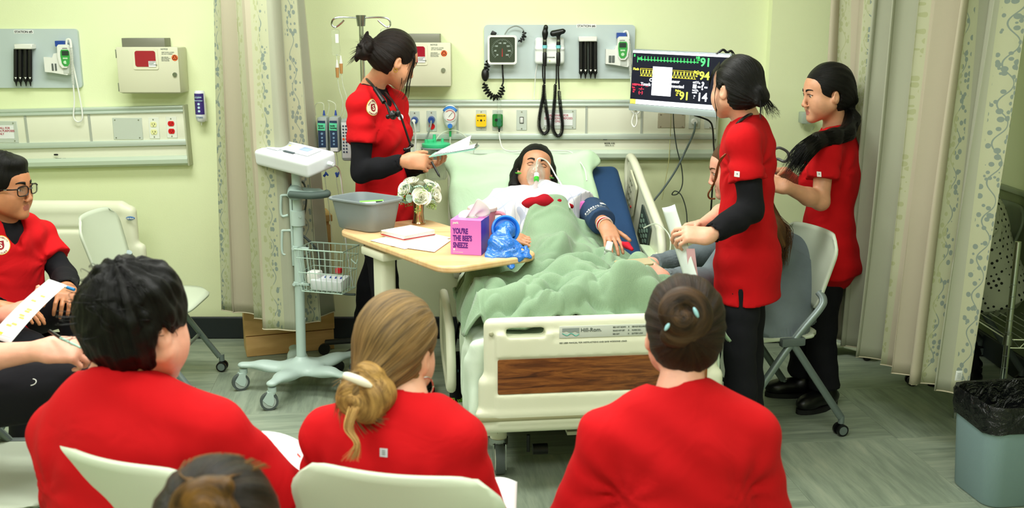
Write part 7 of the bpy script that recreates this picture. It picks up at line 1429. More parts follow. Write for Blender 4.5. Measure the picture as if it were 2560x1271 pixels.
# ---- people in the room
# --- nurse with the clipboard (standing behind the overbed table)
def nurse_one():
    O = U(984, 152, 4.90); HF = hframe((.80, .42, -.42), (.18, 0, 1)); sc = 1.04
    J = dict(N=U(932, 228, 4.94), SR=U(903, 268, 4.80), SL=U(985, 262, 5.06), HR=U(940, 545, 4.86), HL=U(985, 540, 5.02),
             KR=U(965, 740, 4.80), KL=U(925, 720, 5.06), AR=U(1000, 940, 4.80), AL=U(915, 900, 5.0))
    addf(J, 'R', U(903, 432, 4.74), U(1018, 402, 4.64)); addf(J, 'L', U(1010, 420, 5.06), U(1062, 412, 4.86))
    b = thing('person', 'dark-haired woman with messy bun in red scrubs reading a clipboard, stethoscope around her neck', 'person', (J['N'][0], 4.94, 0))
    S, _ = body(b, J, O, HF, sc, SK_TAN, dict(R=dict(fwd=(.97, .10, -.10), back=(.05, -.9, .35), thumb=-1, sc=.98, curl=((35, 45, 30), (40, 50, 30), (45, 50, 30), (50, 50, 30)), th=(.55, .75, -.35)),
        L=dict(fwd=(.75, -.55, .1), back=(.1, .1, -1), thumb=-1, sc=.95, curl=((20, 40, 30),) * 4)), h=.0048)
    brows(b, S, O, HF, sc, H_DKBR); eyes_mesh(b, O, HF, sc, (0, 1, -.5))
    H = hair_cap(O, HF, sc, .013, (0, -1, .25), seed=1.2, nape=-.075); bun = np.array((0.0, -.132, -.004)); H.at(O, HF, sc)
    H.cone((0, -.09, .0), bun, .05, .03, .03); lump(H, bun, .050, 7, 4, .55, .008)
    for i in range(7): a = i * .9; H.ell(bun + A3(.02 * math.cos(a), -.028, .045 * math.sin(a)), (.010, .03, .012), .006, R=rotm(a, 0, a * .5))
    H.at((0, 0, 0)); H.obj('hair', H_DKBR, .0042, b, attr=H.flow)
    def lock(rr, i):
        q = [(.066, .040, .075), (.074, .052, .035), (.072, .060, -.02), (.066, .070, -.07), (.060, .084, -.115), (.058, .078, -.145)]
        j = rr.uniform(-.006, .006); return spline([O + HF @ ((A3(*p) + A3(j, j * 1.2 * (1 + .6 * k), rr.uniform(-.004, .004))) * sc) for k, p in enumerate(q)], 6)
    strands(b, lock, 22, H_DKBR, .0009, name='front_lock')
    def fly(rr, i):
        a = rr.uniform(0, 6.28); r = rr.uniform(.05, .085); c = bun
        return spline([O + HF @ ((c + A3(.02 * math.cos(a * 3), -.01, 0) + A3(.3 * math.cos(a), -.6, math.sin(a)) * t * r + A3(0, 0, -.03 * t * t)) * sc) for t in (.3, .6, .85, 1)], 4)
    strands(b, fly, 90, H_DKBR, .0007, name='bun_wisps', seed=9)
    def fly2(rr, i):
        z = rr.uniform(-.05, .0); x = rr.choice((-.06, .06)) ; 
        return spline([O + HF @ (A3(x * 1.12, .02 + .01 * rr.random(), .0) * sc), O + HF @ (A3(x * 1.18, .035, -.04) * sc), O + HF @ (A3(x * 1.12, .055, -.075 + z * .3) * sc)], 6)
    strands(b, fly2, 14, H_DKBR, .0008, name='ear_wisps', seed=5)
    Su, _ = sleeves(b, J, BLACKC, e=.008, cuff=.06)
    T, _ = scrub(b, J, e=.016, hem=.08, sl=.55, wscale=.96, seed=1)
    P, F, L = tframe(J)
    seal(b, T, U(957, 278, 4.72), (.62, .78, 0), (.2, -.1, 1), .037)
    trousers(b, J, wide=.95); 
    for a, d in ((J['AR'], (.9, -.25)), (J['AL'], (.9, .1))): shoe(b, a, d, SHOEB, SOLEB)
    # earring
    e = O + HF @ (A3(.083, -.004, -.038) * sc); MB().tube([e + A3(math.cos(t) * .0085, 0, math.sin(t) * .0085) for t in np.linspace(0, 6.1, 14)], .0018, 6).obj('hoop_earring', mat('gold', '#D8A848', .25, 1), b, True)
    st = stethoscope('black stethoscope around the neck of the woman with the clipboard', [U(918, 192, 5.02), U(917, 198, 4.90), U(930, 212, 4.79), U(948, 236, 4.735), U(966, 262, 4.70), U(975, 285, 4.68)], [], None)
    MB().tube(spline([U(938, 222, 4.765), U(950, 240, 4.725), U(960, 256, 4.70)], 5), .0115, 12).obj('tubing_joint', mat('steth_black', '#0A0B0C', .38), st, True)
    MB().tube(spline([U(963, 232, 4.86), U(985, 258, 4.74), U(1001, 290, 4.70), U(1012, 320, 4.72), U(1022, 350, 4.74), U(1028, 366, 4.74)], 8), .0055, 8).obj('tubing', mat('steth_black', '#0A0B0C', .38), st, True)
    mb = MB(); q = U(980, 288, 4.67); mb.lathe([(0, 0), (.012, 0), (.020, .003), (.021, .009), (.012, .015), (.007, .026), (0, .026)], q, 20, frame((.7, -.7, .1))); mb.ball(U(995, 284, 4.66), (.012, .012, .016)); mb.ball(U(970, 292, 4.68), .011)
    mb.obj('chest_piece', mat('steth_black', '#0A0B0C', .38), st, True)
    mb = MB(); mb.tube([U(1028, 366, 4.74), U(1022, 371, 4.73), U(1012, 374, 4.72)], .005, 8); mb.ball(U(1030, 364, 4.74), .0085); mb.ball(U(1012, 374, 4.72), .008); mb.obj('ear_tip', mat('steth_black', '#0A0B0C', .38), st, True)
    mb = MB(); c = U(1001, 293, 4.72); mb.lathe([(0, .0), (.013, 0), (.014, .002), (0, .003)], c, 20, frame((.45, -.9, .1))); mb.obj('badge', mat('badge_white', '#DFE6EA', .4), b, True)
    # clipboard with papers, pen
    F = hframe((.97, -.10, .17), (-.17, .02, .98)); c = U(1136, 378, 4.72)
    t = thing('clipboard', 'clipboard with loose white papers held by the dark-haired woman', 'clipboard', c)
    mb = MB(); mb.box(c, (.085, .105, .0025), R=F); mb.obj('board', mat('clip_teal', '#8FC6B4', .4), t, True)
    mb = MB(); mb.grid(lambda u, v: c + F @ A3((u - .5) * .16, (v - .45) * .19, .004 + .012 * math.sin(u * 3) * v), 8, 8)
    mb.grid(lambda u, v: c + F @ A3((u - .5) * .15, (v - .45) * .16 - .01, .008 + .045 * (1 - u) * v), 8, 8); mb.obj('paper', mat('paper_white', '#E9ECEC', .7), t, True, solid=.0006)
    mb = MB(); mb.box(c + F @ A3(0, .10, .006), (.045, .008, .005), .003, F); mb.tube([c + F @ A3(-.02, .103, .01), c + F @ A3(0, .112, .02), c + F @ A3(.02, .103, .01)], .0022, 6); mb.obj('clip', mat('steel', '#9EA3A0', .25, 1), t, True)
    mb = MB(); 
    for k in range(5): mb.tube(spline([c + F @ A3(-.085 + .012 * k, -.1 + .01 * k, .0055 + .001 * k), c + F @ A3(-.06 + .014 * k, 0, .008), c + F @ A3(-.03 + .02 * k, .1, .006)], 5), .0016, 5)
    mb.obj('printed_lines', mat('ink_black', '#15171A', .5), t, True)
    t = thing('pen', 'black pen pointing down from the fingers of the woman with the clipboard', 'pen', U(1088, 425, 4.60))
    a, d = U(1079, 405, 4.62), U(1100, 444, 4.58); MB().cyl(a, a + (d - a) * .85, .0052, n=12).obj('barrel', mat('pen_black', '#0B0B0D', .3), t, True); MB().cyl(a + (d - a) * .85, d, .005, .001, 10).obj('tip', mat('pen_black', '#0B0B0D', .3), t, True)

# --- nurse seen from behind holding a folded paper
def nurse_two():
    O = U(1842, 226, 3.98); HF = hframe((-.56, .82, -.02)); sc = .99
    J = dict(N=U(1868, 322, 4.0), SL=U(1860, 358, 3.85), SR=U(1886, 352, 4.15), HL=U(1862, 655, 3.92), HR=U(1872, 650, 4.08), KL=U(1850, 870, 3.90), KR=U(1868, 860, 4.06),
             AL=U(1856, 1085, 3.92), AR=U(1872, 1070, 4.06))
    addf(J, 'L', U(1878, 525, 3.80), U(1768, 592, 3.70)); addf(J, 'R', U(1830, 520, 4.2), U(1752, 566, 3.98))
    b = thing('person', 'woman in red scrubs over black sleeves, back turned, holding a folded white paper', 'person', (J['N'][0], 4.0, 0))
    S, _ = body(b, J, O, HF, sc, SK_FAIR, dict(L=dict(fwd=(-.97, -.02, .12), back=(-.1, -.62, .78), thumb=1, sc=.98, curl=((30, 45, 30), (36, 48, 30), (42, 50, 30), (48, 50, 30)), th=(.5, .85, -.3)),
        R=dict(fwd=(-.93, -.30, -.12), back=(0, .7, .7), thumb=-1, sc=.92, curl=((25, 40, 25), (22, 35, 25), (22, 35, 22), (20, 30, 20)), spread=.2)), h=.0048)
    H = hair_cap(O, HF, sc, .011, (0, -.95, -.35), seed=2.2, nape=-.080, face=(.082, .062, .10)); H.at(O, HF, sc); bun = A3(0, -.122, -.018)
    H.cone((0, -.07, .0), bun, .05, .034, .03); lump(H, bun, .040, 6, 8, .5, .008); H.at((0, 0, 0)); H.obj('hair', H_BLACK, .0042, b, attr=H.flow)
    def fly(rr, i):
        a = rr.uniform(-.9, .9); 
        return spline([O + HF @ ((bun + A3(math.sin(a) * .02, -.012, 0) + A3(math.sin(a) * .05, -.035, -.05 - .03 * rr.random()) * t) * sc) for t in (0, .5, .8, 1.1)], 4)
    strands(b, fly, 70, H_BLACK, .0008, name='bun_wisps', seed=2)
    def fly2(rr, i):
        j = rr.uniform(-.006, .006); return spline([O + HF @ ((A3(*p) + A3(j, j, j)) * sc) for p in ((-.078, .03, .03), (-.084, .035, -.02), (-.08, .030, -.065), (-.074, .028, -.10 + j * 4))], 5)
    strands(b, fly2, 30, H_BLACK, .0008, name='ear_wisps', seed=4)
    def fringe(rr, i):
        j = rr.uniform(-.01, .01); return spline([O + HF @ ((A3(*p) + A3(j, j, j)) * sc) for p in ((-.05, .045, .10), (-.066, .066, .065), (-.066, .084, .02 + j))], 5)
    strands(b, fringe, 40, H_BLACK, .0008, name='fringe_wisps', seed=6)
    sleeves(b, J, BLACKC, e=.010, cuff=.10, sides='L', bust=0)
    def slit(T, P, F):
        c = P - F[:, 0] * .2; T.at(P, F); T.box((-.2, .0, -.125), (.12, .006, .05), .003, .003, 's'); T.at((0, 0, 0))
    T, _ = scrub(b, J, e=.015, hem=.150, sl=.56, wscale=.86, bust=0, seed=2, flare=.02, extra=slit, vneck=False, neckr=.050)
    trousers(b, J, wide=.88, seed=4); 
    mb = MB(); mb.grid(lambda a, c: ((a - .5) * .026, (c - .5) * .0022, 0), 6, 1); 
    clothtag(b, T, U(1846, 438, 3.75), (1, 0, 0), (0, 0, 1), .016, .021)
    for a, d in ((J['AL'], (-.9, .2)), (J['AR'], (-.9, .3))): shoe(b, a, d, SHOEB, SOLEB)
    st = stethoscope('black stethoscope on the neck of the woman holding the folded paper', [U(1884, 284, 3.97), U(1868, 290, 3.90), U(1848, 305, 3.88), U(1834, 322, 3.90)], [], None)
    m2 = mat('steth_bronze', '#6B3A1C', .3, .6)
    st2 = MB().tube(spline([U(1815, 385, 3.84), U(1800, 400, 3.85), U(1791, 430, 3.87), U(1784, 462, 3.88), U(1771, 484, 3.88), U(1774, 496, 3.88), U(1788, 497, 3.88)], 8), .0035, 8); st2.obj('ear_tube', m2, st, True)
    MB().tube(spline([U(1815, 385, 3.84), U(1798, 410, 3.85), U(1791, 445, 3.86), U(1778, 470, 3.87)], 8), .003, 8).obj('ear_tube', m2, st, True)
    # folded paper held upright
    t = thing('folded_paper', 'long folded white paper held by the woman with her back turned', 'paper', U(1700, 600, 3.70))
    mb = MB(); A, B_, C, D = U(1655, 520, 3.80), U(1687, 511, 3.76), U(1746, 700, 3.66), U(1712, 700, 3.72)
    mb.grid(lambda u, v: (A * (1 - u) + B_ * u) * (1 - v) + (D * (1 - u) + C * u) * v + A3(0, -.012 * math.sin(PI * u), .0), 8, 12); mb.obj('sheet', mat('paper_cool', '#DCE6E2', .7), t, True, solid=.001)
    E_, G = U(1700, 560, 3.72), U(1722, 640, 3.64); mb = MB(); mb.prism([(0, 0), (.03, 0), (.052, -.13), (.016, -.13)], .002, hframe((0, 1, .1)) @ rotm(PI / 2), U(1716, 622, 3.69)); mb.obj('pink_slip', mat('paper_pink', '#D9A9B0', .7), t, True)

# --- nurse with the long ponytail
def nurse_three():
    O = U(2068, 238, 4.60); HF = hframe((-.97, -.12, -.10)); sc = 1.04
    J = dict(N=U(2088, 335, 4.62), SL=U(2062, 378, 4.47), SR=U(2085, 365, 4.78), HL=U(2068, 660, 4.55), HR=U(2072, 655, 4.70), KL=U(2052, 835, 4.58), KR=U(2020, 830, 4.72),
             AL=U(2062, 972, 4.56), AR=U(2005, 935, 4.72))
    addf(J, 'L', U(2052, 505, 4.42), U(1965, 468, 4.36)); addf(J, 'R', U(2010, 480, 4.86), U(1962, 432, 4.66))
    b = thing('person', 'woman in red short-sleeved scrubs with a long black ponytail over her shoulder beside the curtain', 'person', (J['N'][0], 4.62, 0))
    S, _ = body(b, J, O, HF, sc, SK_MED, dict(L=dict(fwd=(-.96, .1, .18), back=(0, -.8, .6), thumb=1, sc=.92, curl=((45, 50, 30),) * 4),
        R=dict(fwd=(-.95, -.2, .05), back=(0, .5, .8), thumb=-1, sc=.92, curl=((45, 50, 30),) * 4)), h=.0048)
    brows(b, S, O, HF, sc, H_BLACK); eyes_mesh(b, O, HF, sc, (0, 1, -.25))
    H = hair_cap(O, HF, sc, .013, (0, -.9, -.5), seed=3.3, nape=-.078, face=(.082, .064, .094)); H.at(O, HF, sc); H.cone((0, -.07, .0), (0, -.115, -.035), .05, .022, .03); H.at((0, 0, 0))
    pt = [U(2122, 272, 4.62), U(2130, 300, 4.58), U(2118, 332, 4.50), U(2085, 342, 4.44), U(2045, 352, 4.40), U(2012, 378, 4.36), U(1992, 402, 4.34)]
    H.chain(pt, [.024, .034, .034, .036, .034, .036, .022], .02)
    sp = spline(pt, 4); spn = np.array(sp)
    H.obj('hair', H_BLACK, .0045, b, attr=H.flow)
    def tail(rr, i):
        o = A3(rr.uniform(-1, 1), rr.uniform(-1, .4), rr.uniform(-1, 1)); o /= max(1, np.linalg.norm(o)); rs = [.02, .030, .034, .037, .037, .042, .045]; k0 = rr.randint(0, 2); e = rr.uniform(-.03, .045)
        P = [pt[k] + o * rs[k] * rr.uniform(.93, 1.05) for k in range(k0, 7)]; P.append(P[-1] + nrm(pt[6] - pt[5]) * (.015 + e) + A3(rr.uniform(-.01, .01), 0, -.014)); return spline(P, 3)
    strands(b, tail, 420, H_BLACK, .0011, name='ponytail_strands', seed=12)
    MB().tube([pt[0] + A3(.0 , 0, 0) + frame(pt[1] - pt[0]) @ A3(math.cos(t) * .021, math.sin(t) * .021, 0) for t in np.linspace(0, 6.1, 16)], .005, 8).obj('hair_tie', mat('hair_tie_tan', '#9C8A5E', .6), b, True)
    T, _ = scrub(b, J, e=.016, hem=.03, sl=.55, wscale=.98, seed=5, arm=1.02)
    clothtag(b, T, U(2052, 438, 4.36), (1, 0, 0), (0, 0, 1), .016, .021)
    trousers(b, J, wide=.98, seed=6)
    for a, d in ((J['AL'], (-.75, -.5)), (J['AR'], (-.95, -.1))): shoe(b, a, d, SHOEB, SOLEB, .27, chunky=1.15)
    t = stethoscope('grey looped stethoscope tube held by the woman with the long ponytail', [U(1938, 372, 4.45), U(1950, 370, 4.44), U(1968, 380, 4.44), U(1972, 396, 4.44), U(1960, 404, 4.46), U(1942, 398, 4.48), U(1934, 412, 4.46), U(1938, 440, 4.44)], [], None, mat('steth_grey', '#4A4A48', .4))

# --- visitor in the grey cardigan
def visitor():
    O = U(1836, 428, 4.50); HF = hframe((-.97, .08, -.20)); sc = 1.04; G = cloth_mat('grey_knit', (.15, .185, .20), .95, 420, 1.0, .18)
    J = dict(N=U(1880, 540, 4.52), SL=U(1868, 580, 4.36), SR=U(1872, 570, 4.68), HL=U(1962, 808, 4.46), HR=U(1958, 800, 4.64), KL=U(1765, 800, 4.40), KR=U(1762, 790, 4.60), AL=U(1758, 985, 4.42), AR=U(1760, 970, 4.60))
    addf(J, 'L', U(1770, 700, 4.20), U(1655, 695, 3.98)); addf(J, 'R', U(1745, 640, 4.58), U(1632, 660, 4.40))
    b = thing('person', 'seated visitor with long brown hair in a grey knit cardigan reaching to the bed', 'person', (J['HL'][0], 4.5, 0))
    S, _ = body(b, J, O, HF, sc, SK_PINK, dict(R=dict(fwd=(-.95, -.15, .15), back=(0, -.35, .9), thumb=1, sc=.95, curl=((55, 70, 40),) * 4),
        L=dict(fwd=(-.95, .05, .22), back=(.1, -.85, .5), thumb=1, sc=1.0, curl=((38, 62, 40), (42, 64, 40), (46, 64, 40), (50, 62, 40)))), h=.0048)
    brows(b, S, O, HF, sc, H_BROWN); eyes_mesh(b, O, HF, sc, (0, 1, -.4))
    H = hair_cap(O, HF, sc, .013, (0, -.3, -1), seed=4.1, nape=-.14, ears=False)
    pts = [O + HF @ A3(0, -.06, -.03), U(1890, 520, 4.44), U(1925, 560, 4.36), U(1948, 600, 4.34)]
    for dx in (-1, 0, 1): H.chain([p + A3(0, .06 * dx, .01 * dx) for p in pts], [.07, .06, .045, .016], .03)
    for s_ in (-1, 1): H.chain([O + HF @ A3(s_ * .07, .03, .04), O + HF @ A3(s_ * .085, -.01, -.06), U(1880, 560, 4.52 - s_ * .12), U(1930, 590, 4.46 - s_ * .1)], [.02, .03, .035, .014], .03)
    H.obj('hair', H_BROWN, .0055, b, attr=H.flow)
    def fl(rr, i):
        o = A3(rr.uniform(-.04, .04), rr.uniform(-.05, .03), rr.uniform(-.03, .03)); ph = rr.uniform(0, 6)
        P = [pts[1] + o, pts[2] + o * 1.1, pts[3] + o + A3(.0, -.02, .03), pts[3] + o + A3(-.012 + .01 * math.sin(ph), -.03, -.03), pts[3] + o * .8 + A3(.0, -.03, -.06 - .05 * rr.random())]; return spline(P, 4)
    strands(b, fl, 300, H_BROWN, .0013, name='hair_ends', seed=31)
    # cardigan
    T = SDF(); torso(T, J, .028, True, 1.0, .055); P, F, L = tframe(J)
    for s_ in 'LR':
        Sh, E, W = J['S' + s_], J['E' + s_], J['W' + s_]; T.cone(Sh, E, .066, .052, .03); T.cone(E, E + (W - E) * .6, .052, .046, .02); T.flat(E + (W - E) * .6, E + (W - E) * .96, .040, .040, .02)
    T.flat(P + A3(0, -.04, .30), U(1962, 862, 4.22), .13, .10, .06, ratio=.55, X=(1, .1, 0)); T.flat(P + A3(-.0, -.04, .30), U(1895, 838, 4.22), .10, .07, .05, ratio=.5)
    hem = U(1960, 838, 4.25); T.cut((0, 0, hem[2] - .01), (0, 0, -1), .004)
    cs = E - W; 
    def rib(p):
        r = .004 * wn(p, 12, 3); 
        for s_ in 'LR':
            E, W = J['E' + s_], J['W' + s_]; d = nrm(W - E); t = (p - E) @ d; a = np.arctan2(*( (p - E) @ frame(d)[:, :2]).T); m = (t > np.linalg.norm(W - E) * .62) & (np.linalg.norm((p - E) - np.outer(t, d), axis=1) < .07) & (t < .4)
            r = r + np.where(m, .0016 * np.sin(a * 22), 0)
        z = np.clip((hem[2] + .05 - p[:, 2]) / .01, 0, 1); return r + z * .0018 * np.sin(p[:, 0] * 420)
    T.disp.append(rib); T.obj('cardigan', G, .0055, b)
    trousers(b, J, mt=cloth_mat('navy_trouser', (.010, .014, .026)), seated=True, seed=8)
    for a in (J['AL'], J['AR']): shoe(b, a, (-1, 0), SHOEB, SOLEB)
    q = U(1608, 692, 3.90) ; MB().ball(U(1611, 697, 3.865), .008).obj('pearl_ring', mat('pearl', '#F2EADF', .25), b, True)
    t = thing('phone', 'gold phone lying on the green blanket under the hand of the visitor', 'phone', U(1578, 685, 3.93))
    F2 = hframe((-.96, -.15, -.05), (-.05, -.12, 1)); mb = MB(); c = U(1584, 682, 3.94) + A3(0, 0, .035); mb.prism(rrect(.072, .145, .012, 4), .008, F2, c); mb.obj('case', mat('phone_gold', '#C6B48C', .3, .4), t, True)
    mb = MB(); mb.prism(rrect(.034, .034, .008, 4, 0, .05), .0025, F2, c + F2[:, 2] * .008); mb.obj('camera_bump', mat('phone_dark', '#3B3A33', .3), t, True)
    mb = MB()
    for (x, y) in ((-.008, .058), (-.008, .042), (.008, .05)): mb.cyl(c + F2 @ A3(x, y, .0105), c + F2 @ A3(x, y, .0125), .006, n=14)
    mb.obj('lens', mat('lens_dark', '#15161A', .1), t, True)

# --- audience
def man_glasses():
    O = U(8, 472, 3.96); HF = hframe((.97, -.14, -.06)); sc = 1.05; SK = skin_mat('skin_brown', '#BD7F58', '#A25E50')
    J = dict(N=U(2, 560, 3.98), SR=U(-92, 612, 3.84), SL=U(92, 592, 4.12), HR=U(-75, 800, 3.80), HL=U(30, 790, 4.0), KR=U(60, 880, 3.50), KL=U(190, 765, 3.86), AR=U(80, 1090, 3.45), AL=U(230, 1000, 3.84))
    addf(J, 'R', U(-120, 740, 3.62), U(0, 770, 3.50)); addf(J, 'L', U(160, 690, 4.06), U(166, 722, 3.82))
    b = thing('person', 'young man with black-rimmed glasses and short black hair seated in red scrubs at far left', 'person', (J['N'][0], 3.98, 0))
    S, _ = body(b, J, O, HF, sc, SK, dict(L=dict(fwd=(.35, -.9, -.15), back=(.2, .1, 1), thumb=1, sc=1.0, curl=((30, 40, 30),) * 4), R=dict(fwd=(.9, .1, -.1), back=(0, 0, 1), thumb=-1)), female=False, h=.0056)
    brows(b, S, O, HF, sc, H_BLACK, .006); eyes_mesh(b, O, HF, sc)
    H = hair_cap(O, HF, sc, .016, (0, .2, 1), seed=5.3, nape=-.050, face=(.082, .060, .092), fc=(0, .094, -.036), grooves=.002)
    H.at(O, HF, sc); 
    H.ell((0, .050, .098), (.055, .040, .028), .02)
    H.at((0, 0, 0)); H.obj('hair', H_BLACK, .0045, b, attr=H.flow)
    T, _ = scrub(b, J, False, e=.020, sl=.58, seated=True, wscale=1.05, seed=11, wr=1.5, arm=1.0, neckr=.060)
    sleeves(b, J, BLACKC, e=.010, arm=.98, sides='LR', female=False)
    P, F, L = tframe(J); seal(b, T, U(8, 622, 3.78), (.84, .54, 0), (-.02, 0, 1), .036)
    trousers(b, J, seated=True, wide=1.1, seed=12)
    for a in (J['AL'], J['AR']): shoe(b, a, (.9, -.4), SHOEB, SOLEB)
    # glasses
    t = thing('glasses', 'black-rimmed glasses on the face of the seated young man', 'glasses', O + HF @ A3(0, .1, 0))
    gm = mat('glasses_black', '#0C0C0E', .3); mb = MB(); W = lambda p: O + HF @ (A3(*p) * sc)
    for x in (-1, 1):
        ring = [W((x * .034 + .025 * px * (1), .106 - .010 * abs(px * .5 + x * .5) - .0, .004 + .018 * py)) for px, py in [(math.copysign(abs(math.cos(t)) ** .6, math.cos(t)), math.copysign(abs(math.sin(t)) ** .6, math.sin(t))) for t in np.linspace(0, 2 * PI, 28, endpoint=False)]]
        mb.tube(ring, .0024, 6, closed=True); mb.tube([W((x * .060, .098, .014)), W((x * .076, .085, .014)), W((x * .080, .03, .010)), W((x * .081, -.01, .008)), W((x * .076, -.03, -.015))], .0028, 6)
    mb.tube([W((-.011, .109, .01)), W((0, .113, .012)), W((.011, .109, .01))], .0022, 6); mb.obj('frame', gm, t, True)
    for x in (-1, 1):
        mb = MB(); mb.prism([(.024 * math.copysign(abs(math.cos(t)) ** .6, math.cos(t)), .017 * math.copysign(abs(math.sin(t)) ** .6, math.sin(t))) for t in np.linspace(0, 2 * PI, 20, endpoint=False)], .001, HF @ rotm(PI / 2), W((x * .034, .104, .004))); mb.obj('lens', mat('clear_lens', '#FFFFFF', .02, trans=1, alpha=.25), t, True)
    MB().ball(W((.0815, .062, .012)), (.0012, .006, .0026), R=HF).obj('temple_mark', mat('steel', '#9EA3A0', .25, 1), t, True)
    t = thing('pen', 'blue and white pen in the hand of the seated man with glasses', 'pen', U(170, 722, 3.66))
    a, m, e = U(156, 714, 3.66), U(168, 719, 3.65), U(186, 725, 3.64); MB().cyl(a, m, .0055, n=10).obj('barrel', WHITE, t, True); MB().cyl(m, e, .006, n=10).obj('cap', mat('pen_blue', '#2F86C8', .35), t, True)

def left_writer():
    J = dict(N=U(-165, 690, 2.90), SR=U(-215, 770, 2.74), SL=U(-185, 740, 3.04), HR=U(-190, 1010, 2.76), HL=U(-180, 985, 2.96), KR=U(205, 965, 2.74), KL=U(215, 930, 2.98), AR=U(260, 1290, 2.70), AL=U(262, 1230, 2.98))
    addf(J, 'R', U(-110, 905, 2.62), U(112, 876, 2.62)); addf(J, 'L', U(-90, 850, 3.10), U(5, 792, 2.98))
    O = J['N'] + A3(.06, 0, .16); HF = hframe((1, 0, -.2))
    b = thing('person', 'note taker at left edge in red top and black trousers with bare forearms', 'person', (J['N'][0], 2.9, 0))
    S, _ = body(b, J, O, HF, 1.05, SK_PINK, dict(R=dict(fwd=(.99, .05, -.02), back=(-.1, -.6, .75), thumb=-1, sc=1.02, curl=((40, 50, 30), (48, 55, 35), (55, 60, 40), (60, 60, 40)), th=(.45, .8, -.3)),
        L=dict(fwd=(.93, -.1, .36), back=(.2, .3, -.9), thumb=-1, sc=1.0, curl=((15, 22, 15),) * 4, th=(.5, .8, .2))), female=False, h=.005, arm=1.02)
    hair_cap(O, HF, 1.05, .014, (0, .2, 1), nape=-.05).obj('hair', H_DKBR, .007, b)
    scrub(b, J, False, e=.02, sl=.7, seated=True, wscale=1.05, seed=13, arm=1.05, wr=1.3); T, _ = trousers(b, J, seated=True, wide=1.12, seed=14, h=.008)
    mb = MB(); mb.tube([U(90 + 13 * math.sin(t), 968 - 9 * math.cos(t), 2.70) for t in np.linspace(.1, 3.0, 8)], .0012, 4)
    v = np.array(mb.v); mb.v = [tuple(q) for q in T.march(v + A3(0, -.1, .06), (0, 1, -.5)) + A3(0, -.0012, .001)]; mb.obj('stitching', WHITE, b, True)
    for a in (J['AL'], J['AR']): shoe(b, a, (1, 0), SHOEB, SOLEB)
    # sheet with yellow marks and pen
    t = thing('paper_sheet', 'stapled white sheets with yellow highlighter marks held at the left edge', 'paper', U(80, 780, 2.86))
    A, B_, C, D = U(128, 698, 2.92), U(168, 712, 2.88), U(28, 858, 2.72), U(-22, 842, 2.76)
    def fn(u, v, l=0): return (A * (1 - u) + B_ * u) * (1 - v) + (D * (1 - u) + C * u) * v + A3(0, -.006 - l, .008 * math.sin(PI * v) + l)
    for k in range(2): mb = MB(); mb.grid(lambda u, v: fn(u, v, -.004 * k) + A3(-.006 * k, 0, .004 * k), 6, 10); mb.obj('sheet', mat('paper_white', '#E9ECEC', .7), t, True, solid=.0005)
    mb = MB(); hl = MB()
    rr = random.Random(4)
    for k in range(26):
        v = .08 + .034 * k; u1 = rr.uniform(.55, .9)
        mb.grid(lambda a, c: fn(.12 + (u1 - .12) * a, v + .004 * c, .0012), 5, 1)
        if k in (6, 9, 13, 14, 16, 17, 20, 21): u0 = rr.uniform(.15, .5); hl.grid(lambda a, c: fn(u0 + .25 * a, v - .012 + .024 * c, .0008), 4, 1)
    hl.grid(lambda a, c: fn(.12 + .25 * a, .90 + .04 * c, .0008), 4, 1)
    mb.obj('printed_lines', mat('print_grey', '#A9AFB2', .8), t, True); hl.obj('highlighter_marks', mat('marker_yellow', '#F2C838', .8), t, True)
    t = thing('pen', 'silver and black pen held by the note taker at the left edge', 'pen', U(160, 840, 2.56))
    a, m, e = U(124, 828, 2.62), U(152, 846, 2.58), U(202, 870, 2.52); MB().cyl(a, m, .0045, n=10).obj('cap', mat('pen_black', '#0B0B0D', .3), t, True); MB().cyl(m, e, .0045, .003, n=10).obj('barrel', mat('pen_mint', '#9FC0B2', .3), t, True)

